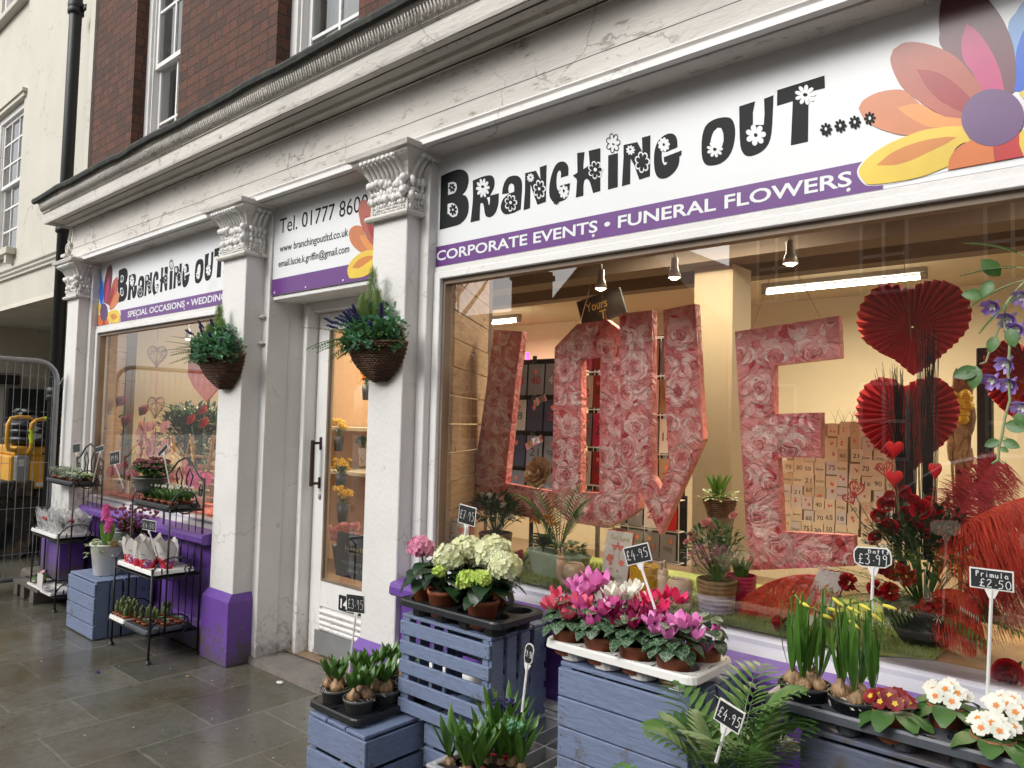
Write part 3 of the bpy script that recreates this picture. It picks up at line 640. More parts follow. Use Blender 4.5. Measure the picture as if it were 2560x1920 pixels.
# ---- recessed doorway
b = MB()
b.add([(-4.255, 2.45, .02), (-4.165, 2.69, .02), (-4.165, 2.69, 2.26), (-4.255, 2.45, 2.26)], [(0, 1, 2, 3)])
b.add([(-3.01, 2.45, .02), (-3.06, 2.69, .02), (-3.06, 2.69, 2.26), (-3.01, 2.45, 2.26)], [(3, 2, 1, 0)])
b.box(-4.2, -3.0, 2.48, 2.85, 2.226, 2.245)
P(b, 'porch_lining', 'white_paint')
b = MB()
for (a, c, y) in ((-4.165, -4.135, 2.69), (-4.135, -4.11, 2.675), (-4.11, -4.06, 2.665)): b.box(a, c, y, 2.80, .04, 2.226, .004)
b.tube([(-4.075, 2.665, .04), (-4.075, 2.665, 2.2)], .014, 8); b.box(-3.09, -3.06, 2.675, 2.80, .04, 2.226); b.box(-4.06, -3.09, 2.68, 2.80, 2.165, 2.226, .004)
P(b, 'door_frame', 'white_smooth')
b = MB(); dx0, dx1, dy = -4.052, -3.095, 2.735
b.box(dx0, dx0+.115, dy, dy+.045, .05, 2.16, .003); b.box(dx1-.11, dx1, dy, dy+.045, .05, 2.16, .003); b.box(dx0+.115, dx1-.11, dy, dy+.045, 2.05, 2.16, .003)
b.box(dx0+.115, dx1-.11, dy, dy+.045, .345, .50, .003); b.box(dx0+.115, dx1-.11, dy+.015, dy+.045, .05, .345)
for z in (.215, .245, .28, .315): b.extr([(dy+.014, z-.014), (dy-.004, z-.008), (dy-.008, z+.004), (dy+.002, z+.014), (dy+.014, z+.014)], dx0+.115, dx1-.11)
door = P(b, 'door', 'white_smooth')
b = MB(); b.quad((dx0+.11, dy+.02, .49), (dx1-.10, dy+.02, .49), (dx1-.10, dy+.02, 2.06), (dx0+.11, dy+.02, 2.06)); P(b, 'pane', 'shop_glass', door)
b = MB(); b.box(dx0+.115, dx0+.13, dy-.002, dy+.018, .50, 2.05); b.box(dx0+.13, dx1-.11, dy-.002, dy+.018, .50, .515); P(b, 'glazing_bead', 'bead_wood', door)
b = MB(); b.box(dx0+.075, dx1-.02, dy-.006, dy-.001, .06, .20); P(b, 'kick_plate', 'steel_plate', door)
hx = dx0+.065; b = MB(); b.box(hx-.012, hx+.012, dy-.006, dy, 1.30, 1.38, .003); b.box(hx-.012, hx+.012, dy-.006, dy, 1.06, 1.13, .003); b.box(hx-.008, hx+.008, dy-.055, dy-.006, 1.335, 1.35); b.box(hx-.008, hx+.008, dy-.055, dy-.006, 1.085, 1.10); b.box(hx-.014, hx+.010, dy-.07, dy-.048, 1.075, 1.36, .005)
P(b, 'door_handle', 'bronze_handle', door)
b = MB(); b.blob((hx+.01, dy-.003, 1.01), (.014, .007, .02), 8, 5); P(b, 'lock', 'galv', door)
b = MB(); b.box(-3.735, -3.45, dy-.012, dy-.001, .36, .45, .004); lb = P(b, 'letterbox', 'black_plastic', door)
text('number', '14', -3.71, -3.64, .378, .432, dy-.0135, 'chalk_white', lb, .03)
b = MB(); N = 8; vs = [(-4.262, 2.44, .038), (-3.0, 2.44, .038), (-3.0, 2.80, .04), (-4.18, 2.80, .04), (-4.262, 2.435, 0), (-3.0, 2.435, 0)]
b.add(vs, [(0, 1, 2, 3), (4, 5, 1, 0)]); P(b, 'door_step', 'concrete_step')
PM('beam_tan', (0.42, 0.34, 0.22), 0.8, 0.06, 2, 0.05, 30)
# ---- body and interior shell
b = MB(); ZC = 2.62; YBK = 7.2
b.quad((-7.35, 2.55, .05), (-7.35, YBK, .05), (1.6, YBK, .05), (1.6, 2.8, .05)); P(b, 'shop_floor', 'floor_wood')
b = MB(); b.quad((-7.38, YBK, 0), (1.6, YBK, 0), (1.6, YBK, 2.9), (-7.38, YBK, 2.9)); b.quad((1.6, 2.55, 0), (1.6, YBK, 0), (1.6, YBK, 2.9), (1.6, 2.55, 2.9)); b.quad((-7.38, 2.62, 0), (-7.38, YBK, 0), (-7.38, YBK, 2.9), (-7.38, 2.62, 2.9)); b.box(-4.54, -4.45, 2.62, 3.0, .06, 2.62)
# wall on the left of the front window bay is boarded; wall between the two shop rooms
P(b, 'inner_wall', 'wall_cream')
b = MB(); b.quad((-7.38, 2.6, ZC+.12), (1.6, 2.6, ZC+.12), (1.6, YBK, ZC+.12), (-7.38, YBK, ZC+.12)); b.box(-7.37, 1.6, 2.80, 3.45, ZC-.0, ZC+.10)
P(b, 'shop_ceiling', 'ceil_cream')
b = MB()
for y0, y1, z in ((3.45, 3.55, 2.50), (4.2, 4.42, 2.52), (5.0, 5.15, 2.56), (2.60, 2.72, 2.23)): b.box(-7.37, 1.6, y0, y1, z, ZC+.115)
P(b, 'ceiling_beam', 'beam_brown')
b = MB(); b.box(-2.28, -2.02, 4.35, 4.62, .06, 2.52); P(b, 'column', 'beam_tan')
# rough-sawn boards lining the left cheek of each window
def planks(x0, y0, x1, y1, za, zb, n, name):
    b = MB(); rnd = random.Random(7)
    d = Vector((x1-x0, y1-y0, 0)); nn = Vector((d.y, -d.x, 0)).normalized()*.018
    for k in range(n):
        a = za+(zb-za)*k/n; c = za+(zb-za)*(k+1)/n-.006; o_ = nn*(1+rnd.uniform(-.15, .15))
        p = [Vector((x0, y0, a)), Vector((x1, y1, a)), Vector((x1, y1, c)), Vector((x0, y0, c))]
        b.add([q+o_ for q in p]+[q-nn*.2 for q in p], [(0, 1, 2, 3), (7, 6, 5, 4), (0, 4, 5, 1), (1, 5, 6, 2), (2, 6, 7, 3), (3, 7, 4, 0)])
    return P(b, name, 'plank_wall')
m, nt_, p_ = new_mat('plank_wall'); v_ = _coord(nt_, (1, 1, 1)); n_ = _noise(nt_, v_, 3, 3)
mp_ = nt_.nodes.new('ShaderNodeMapping'); mp_.inputs['Scale'].default_value = (2, 2, 22); nt_.links.new(v_, mp_.inputs[0]); g_ = _noise(nt_, mp_.outputs[0], 2.5, 5, 0.6, 1.2)
vo_ = nt_.nodes.new('ShaderNodeTexVoronoi'); vo_.inputs['Scale'].default_value = 5.5; nt_.links.new(v_, vo_.inputs['Vector'])
c_ = _ramp(nt_, g_, [(0.3, (0.30, 0.18, 0.10)), (0.6, (0.46, 0.32, 0.19))]); c_ = _mix(nt_, _ramp(nt_, vo_.outputs['Distance'], [(0.05, (0.9, 0.9, 0.9)), (0.12, (0, 0, 0))]), c_, (0.09, 0.035, 0.015))
nt_.links.new(c_, p_.inputs['Base Color']); p_.inputs['Roughness'].default_value = 0.6
planks(-2.66, 2.56, -3.08, 3.25, .78, 2.62, 13, 'plank_lining')
planks(-6.98, 2.56, -7.16, 2.77, .78, 2.62, 13, 'plank_lining')
b = MB(); b.box(-3.13, -3.075, 3.25, 3.30, .06, 2.62); b.box(-7.22, -7.13, 2.78, 2.86, .06, 2.62); P(b, 'timber_post', 'wood_dark')
# display beds
b = MB(); b.box(-2.68, .23, 2.52, 3.30, .70, .795); b.box(-7.2, -4.61, 2.52, 3.20, .70, .795); P(b, 'display_bed', 'wood_raw')

# ================================================================ SIGNS
def crop(ox, oy, s): return lambda x, y: (ox+x*s, oy+y*s)
C1 = crop(1080, 380, 360/2212); C2 = crop(1400, 300, 360/2212); C3 = crop(1720, 150, 500/2212); C4 = crop(2060, 0, 500/1728); C5 = crop(100, 500, 600/2212)
def xz(c, x, y):
    q = A(*c(x, y), YS); return (q.x, q.z)
def smooth_poly(pts, it=1, keep=()):
    for _ in range(it):
        out = []; n = len(pts)
        for i in range(n):
            p0, p1, p2, p3 = pts[i-1], pts[i], pts[(i+1) % n], pts[(i+2) % n]
            out.append(p1)
            v1 = (p1[0]-p0[0], p1[1]-p0[1]); v2 = (p2[0]-p1[0], p2[1]-p1[1]); v3 = (p3[0]-p2[0], p3[1]-p2[1])
            def ang(a, c): return abs(math.atan2(a[0]*c[1]-a[1]*c[0], a[0]*c[0]+a[1]*c[1]))
            if ang(v1, v2) < .75 and ang(v2, v3) < .75:
                out.append(((-p0[0]+9*p1[0]+9*p2[0]-p3[0])/16, (-p0[1]+9*p1[1]+9*p2[1]-p3[1])/16))
        pts = out
    return pts
def daisy(c, cx, cy, rx, ry, n, pinch=0.45, ph=0.3):
    out = []; m_ = n*10
    for k in range(m_):
        a = 2*pi*k/m_; q = abs(math.cos(a*n/2+ph)); r_ = pinch+(1-pinch)*q**0.55
        out.append(xz(c, cx+rx*r_*math.cos(a), cy+ry*r_*math.sin(a)))
    return out
# black letters (three crops of the photograph's fascia), white cut-outs, black overlays
LET = [
 (C1, [(143,370),(250,320),(370,275),(440,268),(500,285),(545,330),(563,400),(560,480),(535,570),(500,625),(468,657),(510,668),(540,700),(560,760),(566,850),(555,940),(520,1020),(460,1085),(380,1130),(118,1196)]),
 (C1, [(627,440),(760,385),(880,358),(930,372),(958,420),(963,500),(945,570),(915,630),(895,672),(1028,635),(1025,760),(1000,880),(950,970),(880,1006),(830,990),(810,930),(800,840),(785,790),(760,782),(742,800),(733,1050),(593,1083),(625,800),(632,620)]),
 (C1, [(1077,650),(1085,580),(1110,480),(1160,400),(1220,370),(1290,362),(1345,385),(1380,450),(1385,560),(1375,720),(1365,880),(1270,930),(1180,955),(1120,955),(1075,915),(1057,850),(1070,780),(1100,715),(1186,640),(1186,632)]),
 (C1, [(1433,325),(1598,288),(1668,425),(1657,235),(1762,198),(1755,480),(1750,765),(1622,812),(1560,640),(1515,490),(1507,862),(1408,895),(1430,600)]),
 (C1, [(2095,360),(2098,250),(2075,185),(2030,150),(1975,150),(1920,180),(1870,260),(1825,400),(1802,560),(1808,680),(1840,740),(1870,770),(1960,765),(2050,730),(2095,660),(2115,560),(2122,478),(1968,520),(1965,590),(1945,602),(1922,560),(1912,450),(1925,330),(1950,285),(1975,290),(1985,330),(1980,398)]),
 (C2, [(265,508),(378,492),(366,620),(358,758),(460,690),(442,475),(622,432),(620,1090),(510,1125),(470,980),(440,920),(405,902),(375,930),(362,1000),(360,1165),(245,1192),(263,935),(235,890),(198,855),(270,810)]),
 (C2, [(742,545),(890,508),(888,1030),(738,1070)]),
 (C2, [(978,385),(1188,340),(1268,495),(1260,272),(1390,235),(1383,865),(1220,918),(1140,690),(1085,590),(1078,980),(952,1020),(978,560)]),
 (C2, [(1805,420),(1803,320),(1775,240),(1720,208),(1650,215),(1570,260),(1500,340),(1455,470),(1445,640),(1460,790),(1500,875),(1560,903),(1640,890),(1740,820),(1810,720),(1835,620),(1835,560),(1866,540),(1870,468),(1597,572),(1600,650),(1650,645),(1635,685),(1600,695),(1575,650),(1562,560),(1565,480),(1640,490)]),
 (C3, [(150,980),(158,850),(190,740),(250,680),(330,645),(420,633),(480,650),(515,720),(522,830),(500,960),(450,1070),(360,1145),(250,1170),(190,1150),(160,1090)]),
 (C3, [(567,515),(743,457),(718,580),(718,720),(838,718),(848,600),(842,430),(946,390),(938,600),(925,800),(890,930),(820,1010),(730,1055),(660,1065),(610,1030),(580,950),(570,750)]),
 (C3, [(988,335),(1510,172),(1515,310),(1335,355),(1327,903),(1138,945),(1160,455),(985,508)])]
WH = [(C1, [(252,478),(310,462),(355,468),(380,500),(382,560),(365,610),(330,640),(252,662)]), (C1, [(245,800),(300,785),(345,795),(380,830),(400,880),(400,940),(380,985),(330,1003),(290,985),(262,955),(243,950)]),
      (C1, [(845,705),(893,690),(892,760),(885,812),(875,812),(862,740)]), (C1, [(1185,632),(1177,570),(1190,510),(1225,485),(1258,505),(1268,560),(1265,612),(1210,632)]),
      (C3, [(255,930),(262,860),(290,790),(330,752),(370,755),(392,810),(395,900),(375,965),(300,990)])]
DW = [(C1,785,555,105,150,10,.4),(C1,1215,785,98,135,7,.6),(C1,1518,398,56,68,9,.45),(C1,1655,575,98,150,7,.65),(C1,2030,615,76,105,8,.55),(C2,550,770,118,142,7,.6),(C2,1088,465,70,76,9,.45),(C2,1268,650,118,168,7,.7),(C2,1600,380,92,112,9,.65),(C3,300,990,90,90,9,.4),(C3,752,832,113,118,7,.5),(C3,1300,388,118,112,9,.35)]
DB = [(C1,315,550,52,70,6,.4),(C1,330,890,58,88,7,.4),(C1,785,535,25,22,3,.9),(C1,1215,785,80,112,7,.4),(C1,1518,390,14,16,3,.8),(C1,1655,575,80,125,7,.42),(C1,2030,600,16,28,3,.7),(C1,1910,750,50,62,8,.4),(C2,550,770,98,122,7,.42),(C2,1085,452,16,18,3,.8),(C2,1268,650,98,145,7,.45),(C2,1600,380,18,22,3,.9),(C3,300,990,20,18,3,.9),(C3,752,832,20,22,3,.9),(C3,1300,388,26,20,3,.9)]
DB += [(C3, x_, y_, 68, 76, 8, .45) for x_, y_ in ((1530,772),(1688,732),(1848,692),(2015,650))]
DC = [(C1,315,548,12,14,3,.8),(C1,330,890,13,18,3,.9),(C1,1215,780,20,26,3,.9),(C1,1655,568,20,26,3,.9),(C2,550,765,26,30,3,.9)]+[(C3, x_, y_, 14, 20, 3, .9) for x_, y_ in ((1530,768),(1688,730),(1848,690),(2015,648))]
BX0, BZ0 = xz(C1, 118, 1196)
def lettering(sign, fx, fz, clip=None):
    def T(pts): return [(fx(x), fz(z)) for x, z in pts]
    def one(pts, y0, y1, name, mat): b = MB(); b.prism(T(pts), y0, y1); b.build(name, mat, sign, False, True)
    for c, pts in LET: one(smooth_poly([xz(c, x, y) for x, y in pts]), YS-.0012, YS-.0002, 'letter', 'sign_black')
    for c, pts in WH: one(smooth_poly([xz(c, x, y) for x, y in pts]), YS-.002, YS-.0011, 'letter_counter', 'sign_white')
    for d in DW: one(daisy(*d), YS-.0024, YS-.0011, 'daisy', 'sign_white')
    for d in DB: one(daisy(*d), YS-.0034, YS-.0023, 'daisy', 'sign_black')
    b = MB(); dd = T(daisy(C2, 818, 355, 108, 150, 7, .5)); b.tube([(x, YS-.002, z) for x, z in dd], .0016, 4, closed=True); b.build('daisy_outline', 'sign_black', sign, False, True)
    one(daisy(C2, 822, 372, 18, 12, 3, .8), YS-.0034, YS-.0023, 'daisy_centre', 'sign_black')
    for d in DC: one(daisy(*d), YS-.0044, YS-.0033, 'daisy_centre', 'sign_white')
def board(name, label, x0, x1, band1=None, white=(2.252, 2.80)):
    b = MB(); b.box(x0, x1, YS, YS+.0125, white[0], white[1]); s = b.build(name, 'sign_white', None, False, True); tag(s, label, 'sign', 'fascia signs of the florist')
    b = MB(); b.box(x0, band1 or x1, YS-.001, YS+.0005, white[0]+.0004, 2.352); b.build('purple_band', 'sign_purple', s, False, True)
    for x in (x0+.03, (x0*2+x1)/3, (x0+2*x1)/3):
        for z in (2.268, 2.785):
            b = MB(); b.lathe([(0, -.003), (.006, -.0025), (.0075, 0)], 8); n = len(b.v)
            for k in range(n-24, n): v = b.v[k]; b.v[k] = (x+v[0], YS-.001+v[2], z+v[1])
            b.build('screw_cap', 'white_plastic', s, False, True)
    return s
s_main = board('fascia_sign', 'widest white sign over the right window, ending in a big many-coloured flower', -2.742, .236, -.655)
lettering(s_main, lambda x: x, lambda z: z)
def petals(sign, c, L, y0=.003, T=None, sx=1):
    for i, (mat, pts) in enumerate(L):
        b = MB(); pp = smooth_poly([xz(c, x, y) for x, y in pts], 2); pp = [(x, min(z, 2.7985)) for x, z in pp]
        if T: pp = [T(x, z) for x, z in pp]
        b.prism(pp, YS-.0012-.00028*i, YS-.0008); b.build('printed_petal', 'print_'+mat if mat != 'white' else 'sign_white', sign, False, True)
PET = [('white', [(690,1180),(550,1238),(395,1340),(305,1432),(288,1505),(338,1583),(420,1606),(700,1570),(1075,1478),(1075,1200)]),
 ('lblue', [(1590,240),(1650,120),(1728,10),(1850,-80),(1950,100),(1950,500),(1860,740),(1728,800),(1635,785),(1645,600)]), ('blue', [(1728,260),(1790,180),(1850,300),(1840,600),(1760,790),(1640,790),(1660,650),(1658,480),(1680,380)]),
 ('mauve', [(1030,430),(1000,300),(995,150),(1015,0),(1060,-70),(1180,-98),(1320,-75),(1430,10),(1550,180),(1630,380),(1658,560),(1655,720),(1640,800),(1500,900),(1370,800)]),
 ('pink', [(1230,212),(1290,240),(1380,340),(1470,490),(1530,640),(1562,790),(1380,830),(1290,640),(1215,540),(1190,430),(1195,320)]),
 ('brick', [(700,780),(640,700),(590,590),(575,500),(600,430),(670,380),(780,365),(900,385),(1030,430),(1160,510),(1280,640),(1350,740),(1390,850),(1300,1020),(1200,1025),(1050,1010),(900,930)]),
 ('dred', [(800,600),(900,610),(1010,640),(1130,720),(1230,810),(1300,890),(1220,985),(1100,930),(980,850),(870,730)]),
 ('orange', [(300,940),(330,880),(420,820),(540,785),(700,785),(830,900),(1000,1000),(1220,1030),(1220,1095),(1000,1100),(740,1170),(560,1140),(430,1090),(340,1020)]),
 ('lorange', [(635,935),(720,910),(840,905),(1000,990),(1220,1030),(1220,1095),(950,1105),(800,1050),(700,990)]),
 ('brick', [(1330,850),(1200,1028),(1050,1010),(900,930),(840,890),(1000,900)]), ('dred', [(1010,760),(1230,810),(1300,890),(1220,985),(1100,930),(980,850)]),
 ('yellow', [(740,1170),(900,1120),(1100,1095),(1210,1095),(1270,1225),(1200,1240),(1130,1300),(1075,1440),(900,1510),(700,1560),(420,1596),(350,1570),(305,1500),(320,1440),(400,1350),(550,1250)]),
 ('yorange', [(455,1432),(550,1350),(700,1270),(900,1210),(1080,1185),(1150,1190),(1050,1250),(900,1320),(750,1390),(600,1430)]),
 ('orange2', [(1075,1472),(1080,1400),(1130,1310),(1250,1225),(1330,1220),(1465,1240),(1470,1340),(1480,1398)]), ('red', [(1465,1240),(1600,1200),(1690,1130),(1690,1270),(1728,1352),(1480,1398)]),
 ('yellow', [(1690,1160),(1740,1110),(1900,1090),(1950,1200),(1900,1310),(1728,1350),(1690,1260)]), ('yellow', [(1690,810),(1760,760),(1900,760),(1900,900),(1760,900)]),
 ('disc', [(1460+270*math.cos(a)+18*math.sin(a), 1020+245*math.sin(a)-25*math.cos(a)) for a in [2*pi*k/28 for k in range(28)]])]
petals(s_main, C4, PET)
def band_text(sign, s, x0, x1): text('band_lettering', s, x0, x1, 2.280, 2.330, YS-.0018, 'sign_white', sign, .02)
xa = A(1092, 640, YS).x; xb = A(2130, 440, YS).x; band_text(s_main, 'CORPORATE EVENTS • FUNERAL FLOWERS', xa, xb)
# middle sign
s_mid = board('fascia_sign', 'narrow white sign with a telephone number above the recessed door', -4.182, -3.075)
def ptext(sign, s, c, xl, xr, zb, zt, mat='sign_black', off=0.0):
    text('lettering', s, xl, xr, zb, zt, YS-.0012, mat, sign, off)
CM = crop(500, 440, 460/2212)
def zx(x, y): return xz(CM, x, y)
x0, z1_ = zx(965, 520); z0_ = zx(985, 690)[1]; x8 = zx(1680, 400)[0]; ptext(s_mid, 'Tel. 01777 860045', CM, x0, x0+(zx(2030, 300)[0]-x0)*1.14, z0_, z1_)
x0, z0_ = zx(960, 905); x1 = zx(1783, 700)[0]; ptext(s_mid, 'www branchingoutltd.co.uk', CM, x0, x1, z0_-.022, z0_+.038, off=.008)
x0, z0_ = zx(945, 1085); x1 = zx(1795, 900)[0]; ptext(s_mid, 'email.lucie.k.griffin@gmail.com', CM, x0, x1, z0_-.022, z0_+.038, off=.008)
# small flower at the sign's right end
xt = zx(1775, 1180)[0]; xm = xz(C4, 305, 1500)[0]
petals(s_mid, C4, PET[3:], T=lambda x, z: (min(-3.077, xt+(x-xm)*.86), max(2.253, z)))
# left sign
s_left = board('fascia_sign', 'far left white sign with SPECIAL OCCASIONS on its purple band, over the left window', -7.0, -4.545)
bl = xz(C5, 712, 948); bt = xz(C5, 727, 652); mt = xz(C1, 143, 370); ol = xz(C5, 1467, 680); om = xz(C3, 335, 900)
kx = (ol[0]-bl[0])/(om[0]-BX0); kz = (bt[1]-bl[1])/(mt[1]-BZ0)
lettering(s_left, lambda x: min(bl[0]+(x-BX0)*kx, -4.55), lambda z: bl[1]+(z-BZ0)*kz)
text('band_lettering', 'SPECIAL OCCASIONS • WEDDINGS', xz(C5, 810, 1080)[0], xz(C5, 1690, 920)[0]+.09, 2.280, 2.330, YS-.0018, 'sign_white', s_left, .02)
PL = [('white', [(545,1000),(548,640),(700,620),(740,1000),(745,1050),(742,1140),(640,1170),(540,1185)]), ('lblue', [(548,900),(552,640),(570,700),(595,800),(590,980),(560,1000)]), ('blue', [(548,900),(560,700),(580,780),(585,900),(570,980)]),
 ('mauve', [(595,950),(585,850),(600,720),(630,620),(655,590),(668,630),(668,720),(650,850),(625,960)]), ('pink', [(600,940),(605,840),(625,740),(640,700),(642,780),(630,880),(615,950)]),
 ('brick', [(625,960),(650,850),(680,740),(712,705),(722,740),(715,830),(690,920),(650,985)]), ('dred', [(630,960),(650,880),(675,810),(690,800),(682,870),(660,930),(640,970)]),
 ('orange', [(640,1000),(690,880),(725,850),(738,870),(725,940),(690,990),(650,1015)]), ('lblue', [(540,840),(545,830),(548,840),(545,860)]),
 ('yellow', [(540,960),(560,960),(575,1000),(570,1060),(540,1040)]), ('orange2', [(540,1060),(575,1060),(590,1110),(575,1170),(540,1178)]), ('red', [(590,1110),(605,1100),(605,1168),(578,1172)]), ('orange2', [(605,1090),(630,1100),(640,1160),(605,1168)]),
 ('yellow', [(630,1040),(680,1015),(725,1020),(744,1070),(735,1130),(690,1150),(650,1130),(628,1090)]), ('yorange', [(650,1060),(690,1045),(722,1075),(700,1100),(665,1098)]),
 ('disc', [(593+33*math.cos(a), 1037+82*math.sin(a)) for a in [2*pi*k/24 for k in range(24)]])]
petals(s_left, C5, PL, T=lambda x, z: (max(x, -6.998), max(z, 2.2535)))
# ================================================================ CREAM BUILDING ON THE LEFT WITH ITS CARRIAGE ARCH
cb = thing('rendered_building', 'cream rendered building with sash windows above an open carriage passage, left of the shop', 'building', (-12.0, 2.6, 0))
b = MB()
WN = [(-11.05, -9.97, 3.38, 5.15), (-11.15, -10.12, 6.40, 8.2)]
YC = 2.60
b.box(-9.97, -7.603, YC, YC+.3, 2.735, 9); b.box(-16, -11.15, YC, YC+.3, 2.735, 9); b.box(-11.15, -9.97, YC, YC+.3, 2.735, 3.38); b.box(-11.15, -11.05, YC, YC+.3, 3.38, 5.15); b.box(-11.15, -9.97, YC, YC+.3, 5.15, 6.40); b.box(-10.12, -9.97, YC, YC+.3, 6.4, 8.2); b.box(-11.15, -9.97, YC, YC+.3, 8.2, 9)
b.build('wall', 'cream_render', cb, False, True)
b = MB(); b.extr([(YC, 3.02), (YC-.03, 3.03), (YC-.03, 3.05), (YC-.05, 3.07), (YC-.05, 3.09), (YC-.07, 3.11), (YC-.07, 3.13), (YC, 3.14)], -16, -7.9); b.build('string_course', 'cream_render', cb, False, True)
b = MB(); b.box(-10.95-.2, -9.95, YC-.10, YC-.001, 3.30, 3.38, .005); b.box(-10.98, -10.93, YC-.08, YC-.001, 3.20, 3.30); b.box(-10.10, -10.02, YC-.08, YC-.001, 3.20, 3.30); b.build('window_sill', 'cream_render', cb, False, True)
b = MB(); b.box(-11.2, -10.02, YC-.09, YC-.001, 6.33, 6.40, .005); b.build('window_sill', 'cream_render', cb, False, True)
b = MB(); b.box(-11.1, -9.90, YC-.03, YC-.001, 5.15, 5.20); b.box(-11.1, -9.88, YC-.05, YC-.001, 5.20, 5.24); b.build('window_head', 'cream_render', cb, False, True)
for x0, x1, z0, z1 in WN: sash(x0, x1, z0, z1, YC+.03, 3, 3, cb, blind=False)
b = MB(); b.box(-11.2, -9.9, YC+.5, YC+.55, 3.2, 8.3); b.build('dark_room', 'curtain_grey', cb, False, True)
# passage: soffit, far wall, back wall, near wall
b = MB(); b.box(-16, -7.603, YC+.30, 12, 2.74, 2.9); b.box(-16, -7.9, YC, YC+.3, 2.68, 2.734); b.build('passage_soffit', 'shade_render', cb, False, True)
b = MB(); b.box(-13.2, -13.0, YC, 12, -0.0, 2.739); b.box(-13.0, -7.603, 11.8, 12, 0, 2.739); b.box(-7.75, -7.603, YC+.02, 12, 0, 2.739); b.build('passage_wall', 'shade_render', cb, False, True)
# lockers and black panel on the passage wall
lk = AX(12, 970, -12.9); l2 = AX(140, 1110, -12.9)
t = thing('meter_locker', 'tall black steel lockers on the wall inside the carriage passage', 'locker', (-12.9, (lk.y+l2.y)/2, .6))
b = MB(); zt = AX(12, 970, -12.9).z; ya, yb = AX(14, 1000, -12.9).y, AX(158, 1000, -12.9).y
zb = AX(12, 1110, -12.9).z
b.box(-12.999, -12.8, ya, yb, zb, zt, .01); b.build('cabinet', 'black_plastic', t, False, True)
for k in range(3):
    y_ = ya+(yb-ya)*(.1+.3*k); b = MB(); b.box(-12.798, -12.79, y_, y_+(yb-ya)*.26, zb+.03, zt-.03, .003); d_ = b.build('locker_door', 'board_black', t, False, True)
    b = MB(); b.box(-12.788, -12.77, y_+.10, y_+.20, zt-.35, zt-.33); b.build('handle', 'galv', d_, False, True)
q0 = AX(0, 932, -12.9); q1 = AX(50, 962, -12.9)
b = MB(); b.box(-12.999, -12.9, q0.y-.5, q1.y, q1.z, q0.z, .01); o = b.build('wall_box', 'black_plastic', None, False, True); tag(o, 'flat black box fixed high on the passage wall above the lockers', 'box')
# ---- downpipe
t = thing('downpipe', 'black cast iron downpipe with collars between the cream building and the brick shop', 'pipe', (-7.76, 2.42, 0))
px_ = A(186, 100, 2.45).x
b = MB(); b.tube([(px_, 2.45, 0.05), (px_, 2.45, 9)], .055, 14); b.build('pipe', 'black_iron', t, True, True)
for z in (5.35, 3.2, 1.6): b = MB(); b.lathe([(.055, 0), (.072, .01), (.072, .05), (.066, .06), (.072, .07), (.072, .12), (.055, .13)], 14, (px_, 2.45, z)); b.box(px_-.13, px_+.13, 2.49, 2.50, z+.03, z+.09); b.build('collar', 'black_iron', t, True, True)
# ================================================================ SECURITY FENCE PANEL (runs out from the building, square to it)
fx, fy0, fy1 = -7.27, 2.26, -1.1
t = thing('security_fence', 'galvanised mesh site fence panel with a rounded tube frame across the pavement', 'fence', (fx, .6, 0))
b = MB(); c = .16; zt = A(130, 905, 2.1).z if False else 2.0; zb = .06
zt = AX(20, 897, fx).z
arc = lambda cy, cz, a0, a1: [(fx, cy+c*math.cos(a), cz+c*math.sin(a)) for a in [a0+(a1-a0)*k/6 for k in range(7)]]
b.tube([(fx, fy0, .02)]+arc(fy0-c, zt-c, 0, pi/2)+arc(fy1+c, zt-c, pi/2, pi)+[(fx, fy1, .02)], .021, 10)
b.tube([(fx, fy0, zb+.03), (fx, fy1, zb+.03)], .019, 10)
b.build('tube_frame', 'galv', t, True, True)
b = MB(); y = fy0-.03
while y > fy1+.03:
    zz = zt if y < fy0-c else zt-c+math.sqrt(max(0, c*c-(y-(fy0-c))**2))
    b.tube([(fx, y, zb), (fx, y, zz)], .0021, 4, cap=False); y -= .058
for z in (.30, .68, 1.06, 1.44, 1.80): b.tube([(fx+.003, fy0, z), (fx+.003, fy1, z)], .0023, 4, cap=False)
b.build('wire_mesh', 'galv', t, True, True)
o = MB(); o.box(fx-.35, fx+.33, fy0-.10, fy0+.12, .004, .12, .02); o = o.build('ballast_block', 'pallet_wood', None, False, True); tag(o, 'dark ballast block holding the mesh fence upright on the wet flags', 'block')
# dark timber pallet beside the foot
t = thing('timber_pallet', 'weathered low timber pallet at the foot of the mesh fence', 'pallet', (-6.85, 2.24, 0))
b = MB()
for x in (-7.12, -6.95, -6.72): b.box(x, x+.09, 1.98, 2.30, .004, .10)
b.build('bearer', 'pallet_wood', t, False, True); b = MB()
for k in range(3): b.box(-7.15, -6.55, 1.98+.115*k, 2.07+.115*k, .102, .122)
b.build('deck_board', 'pallet_wood', t, False, True)
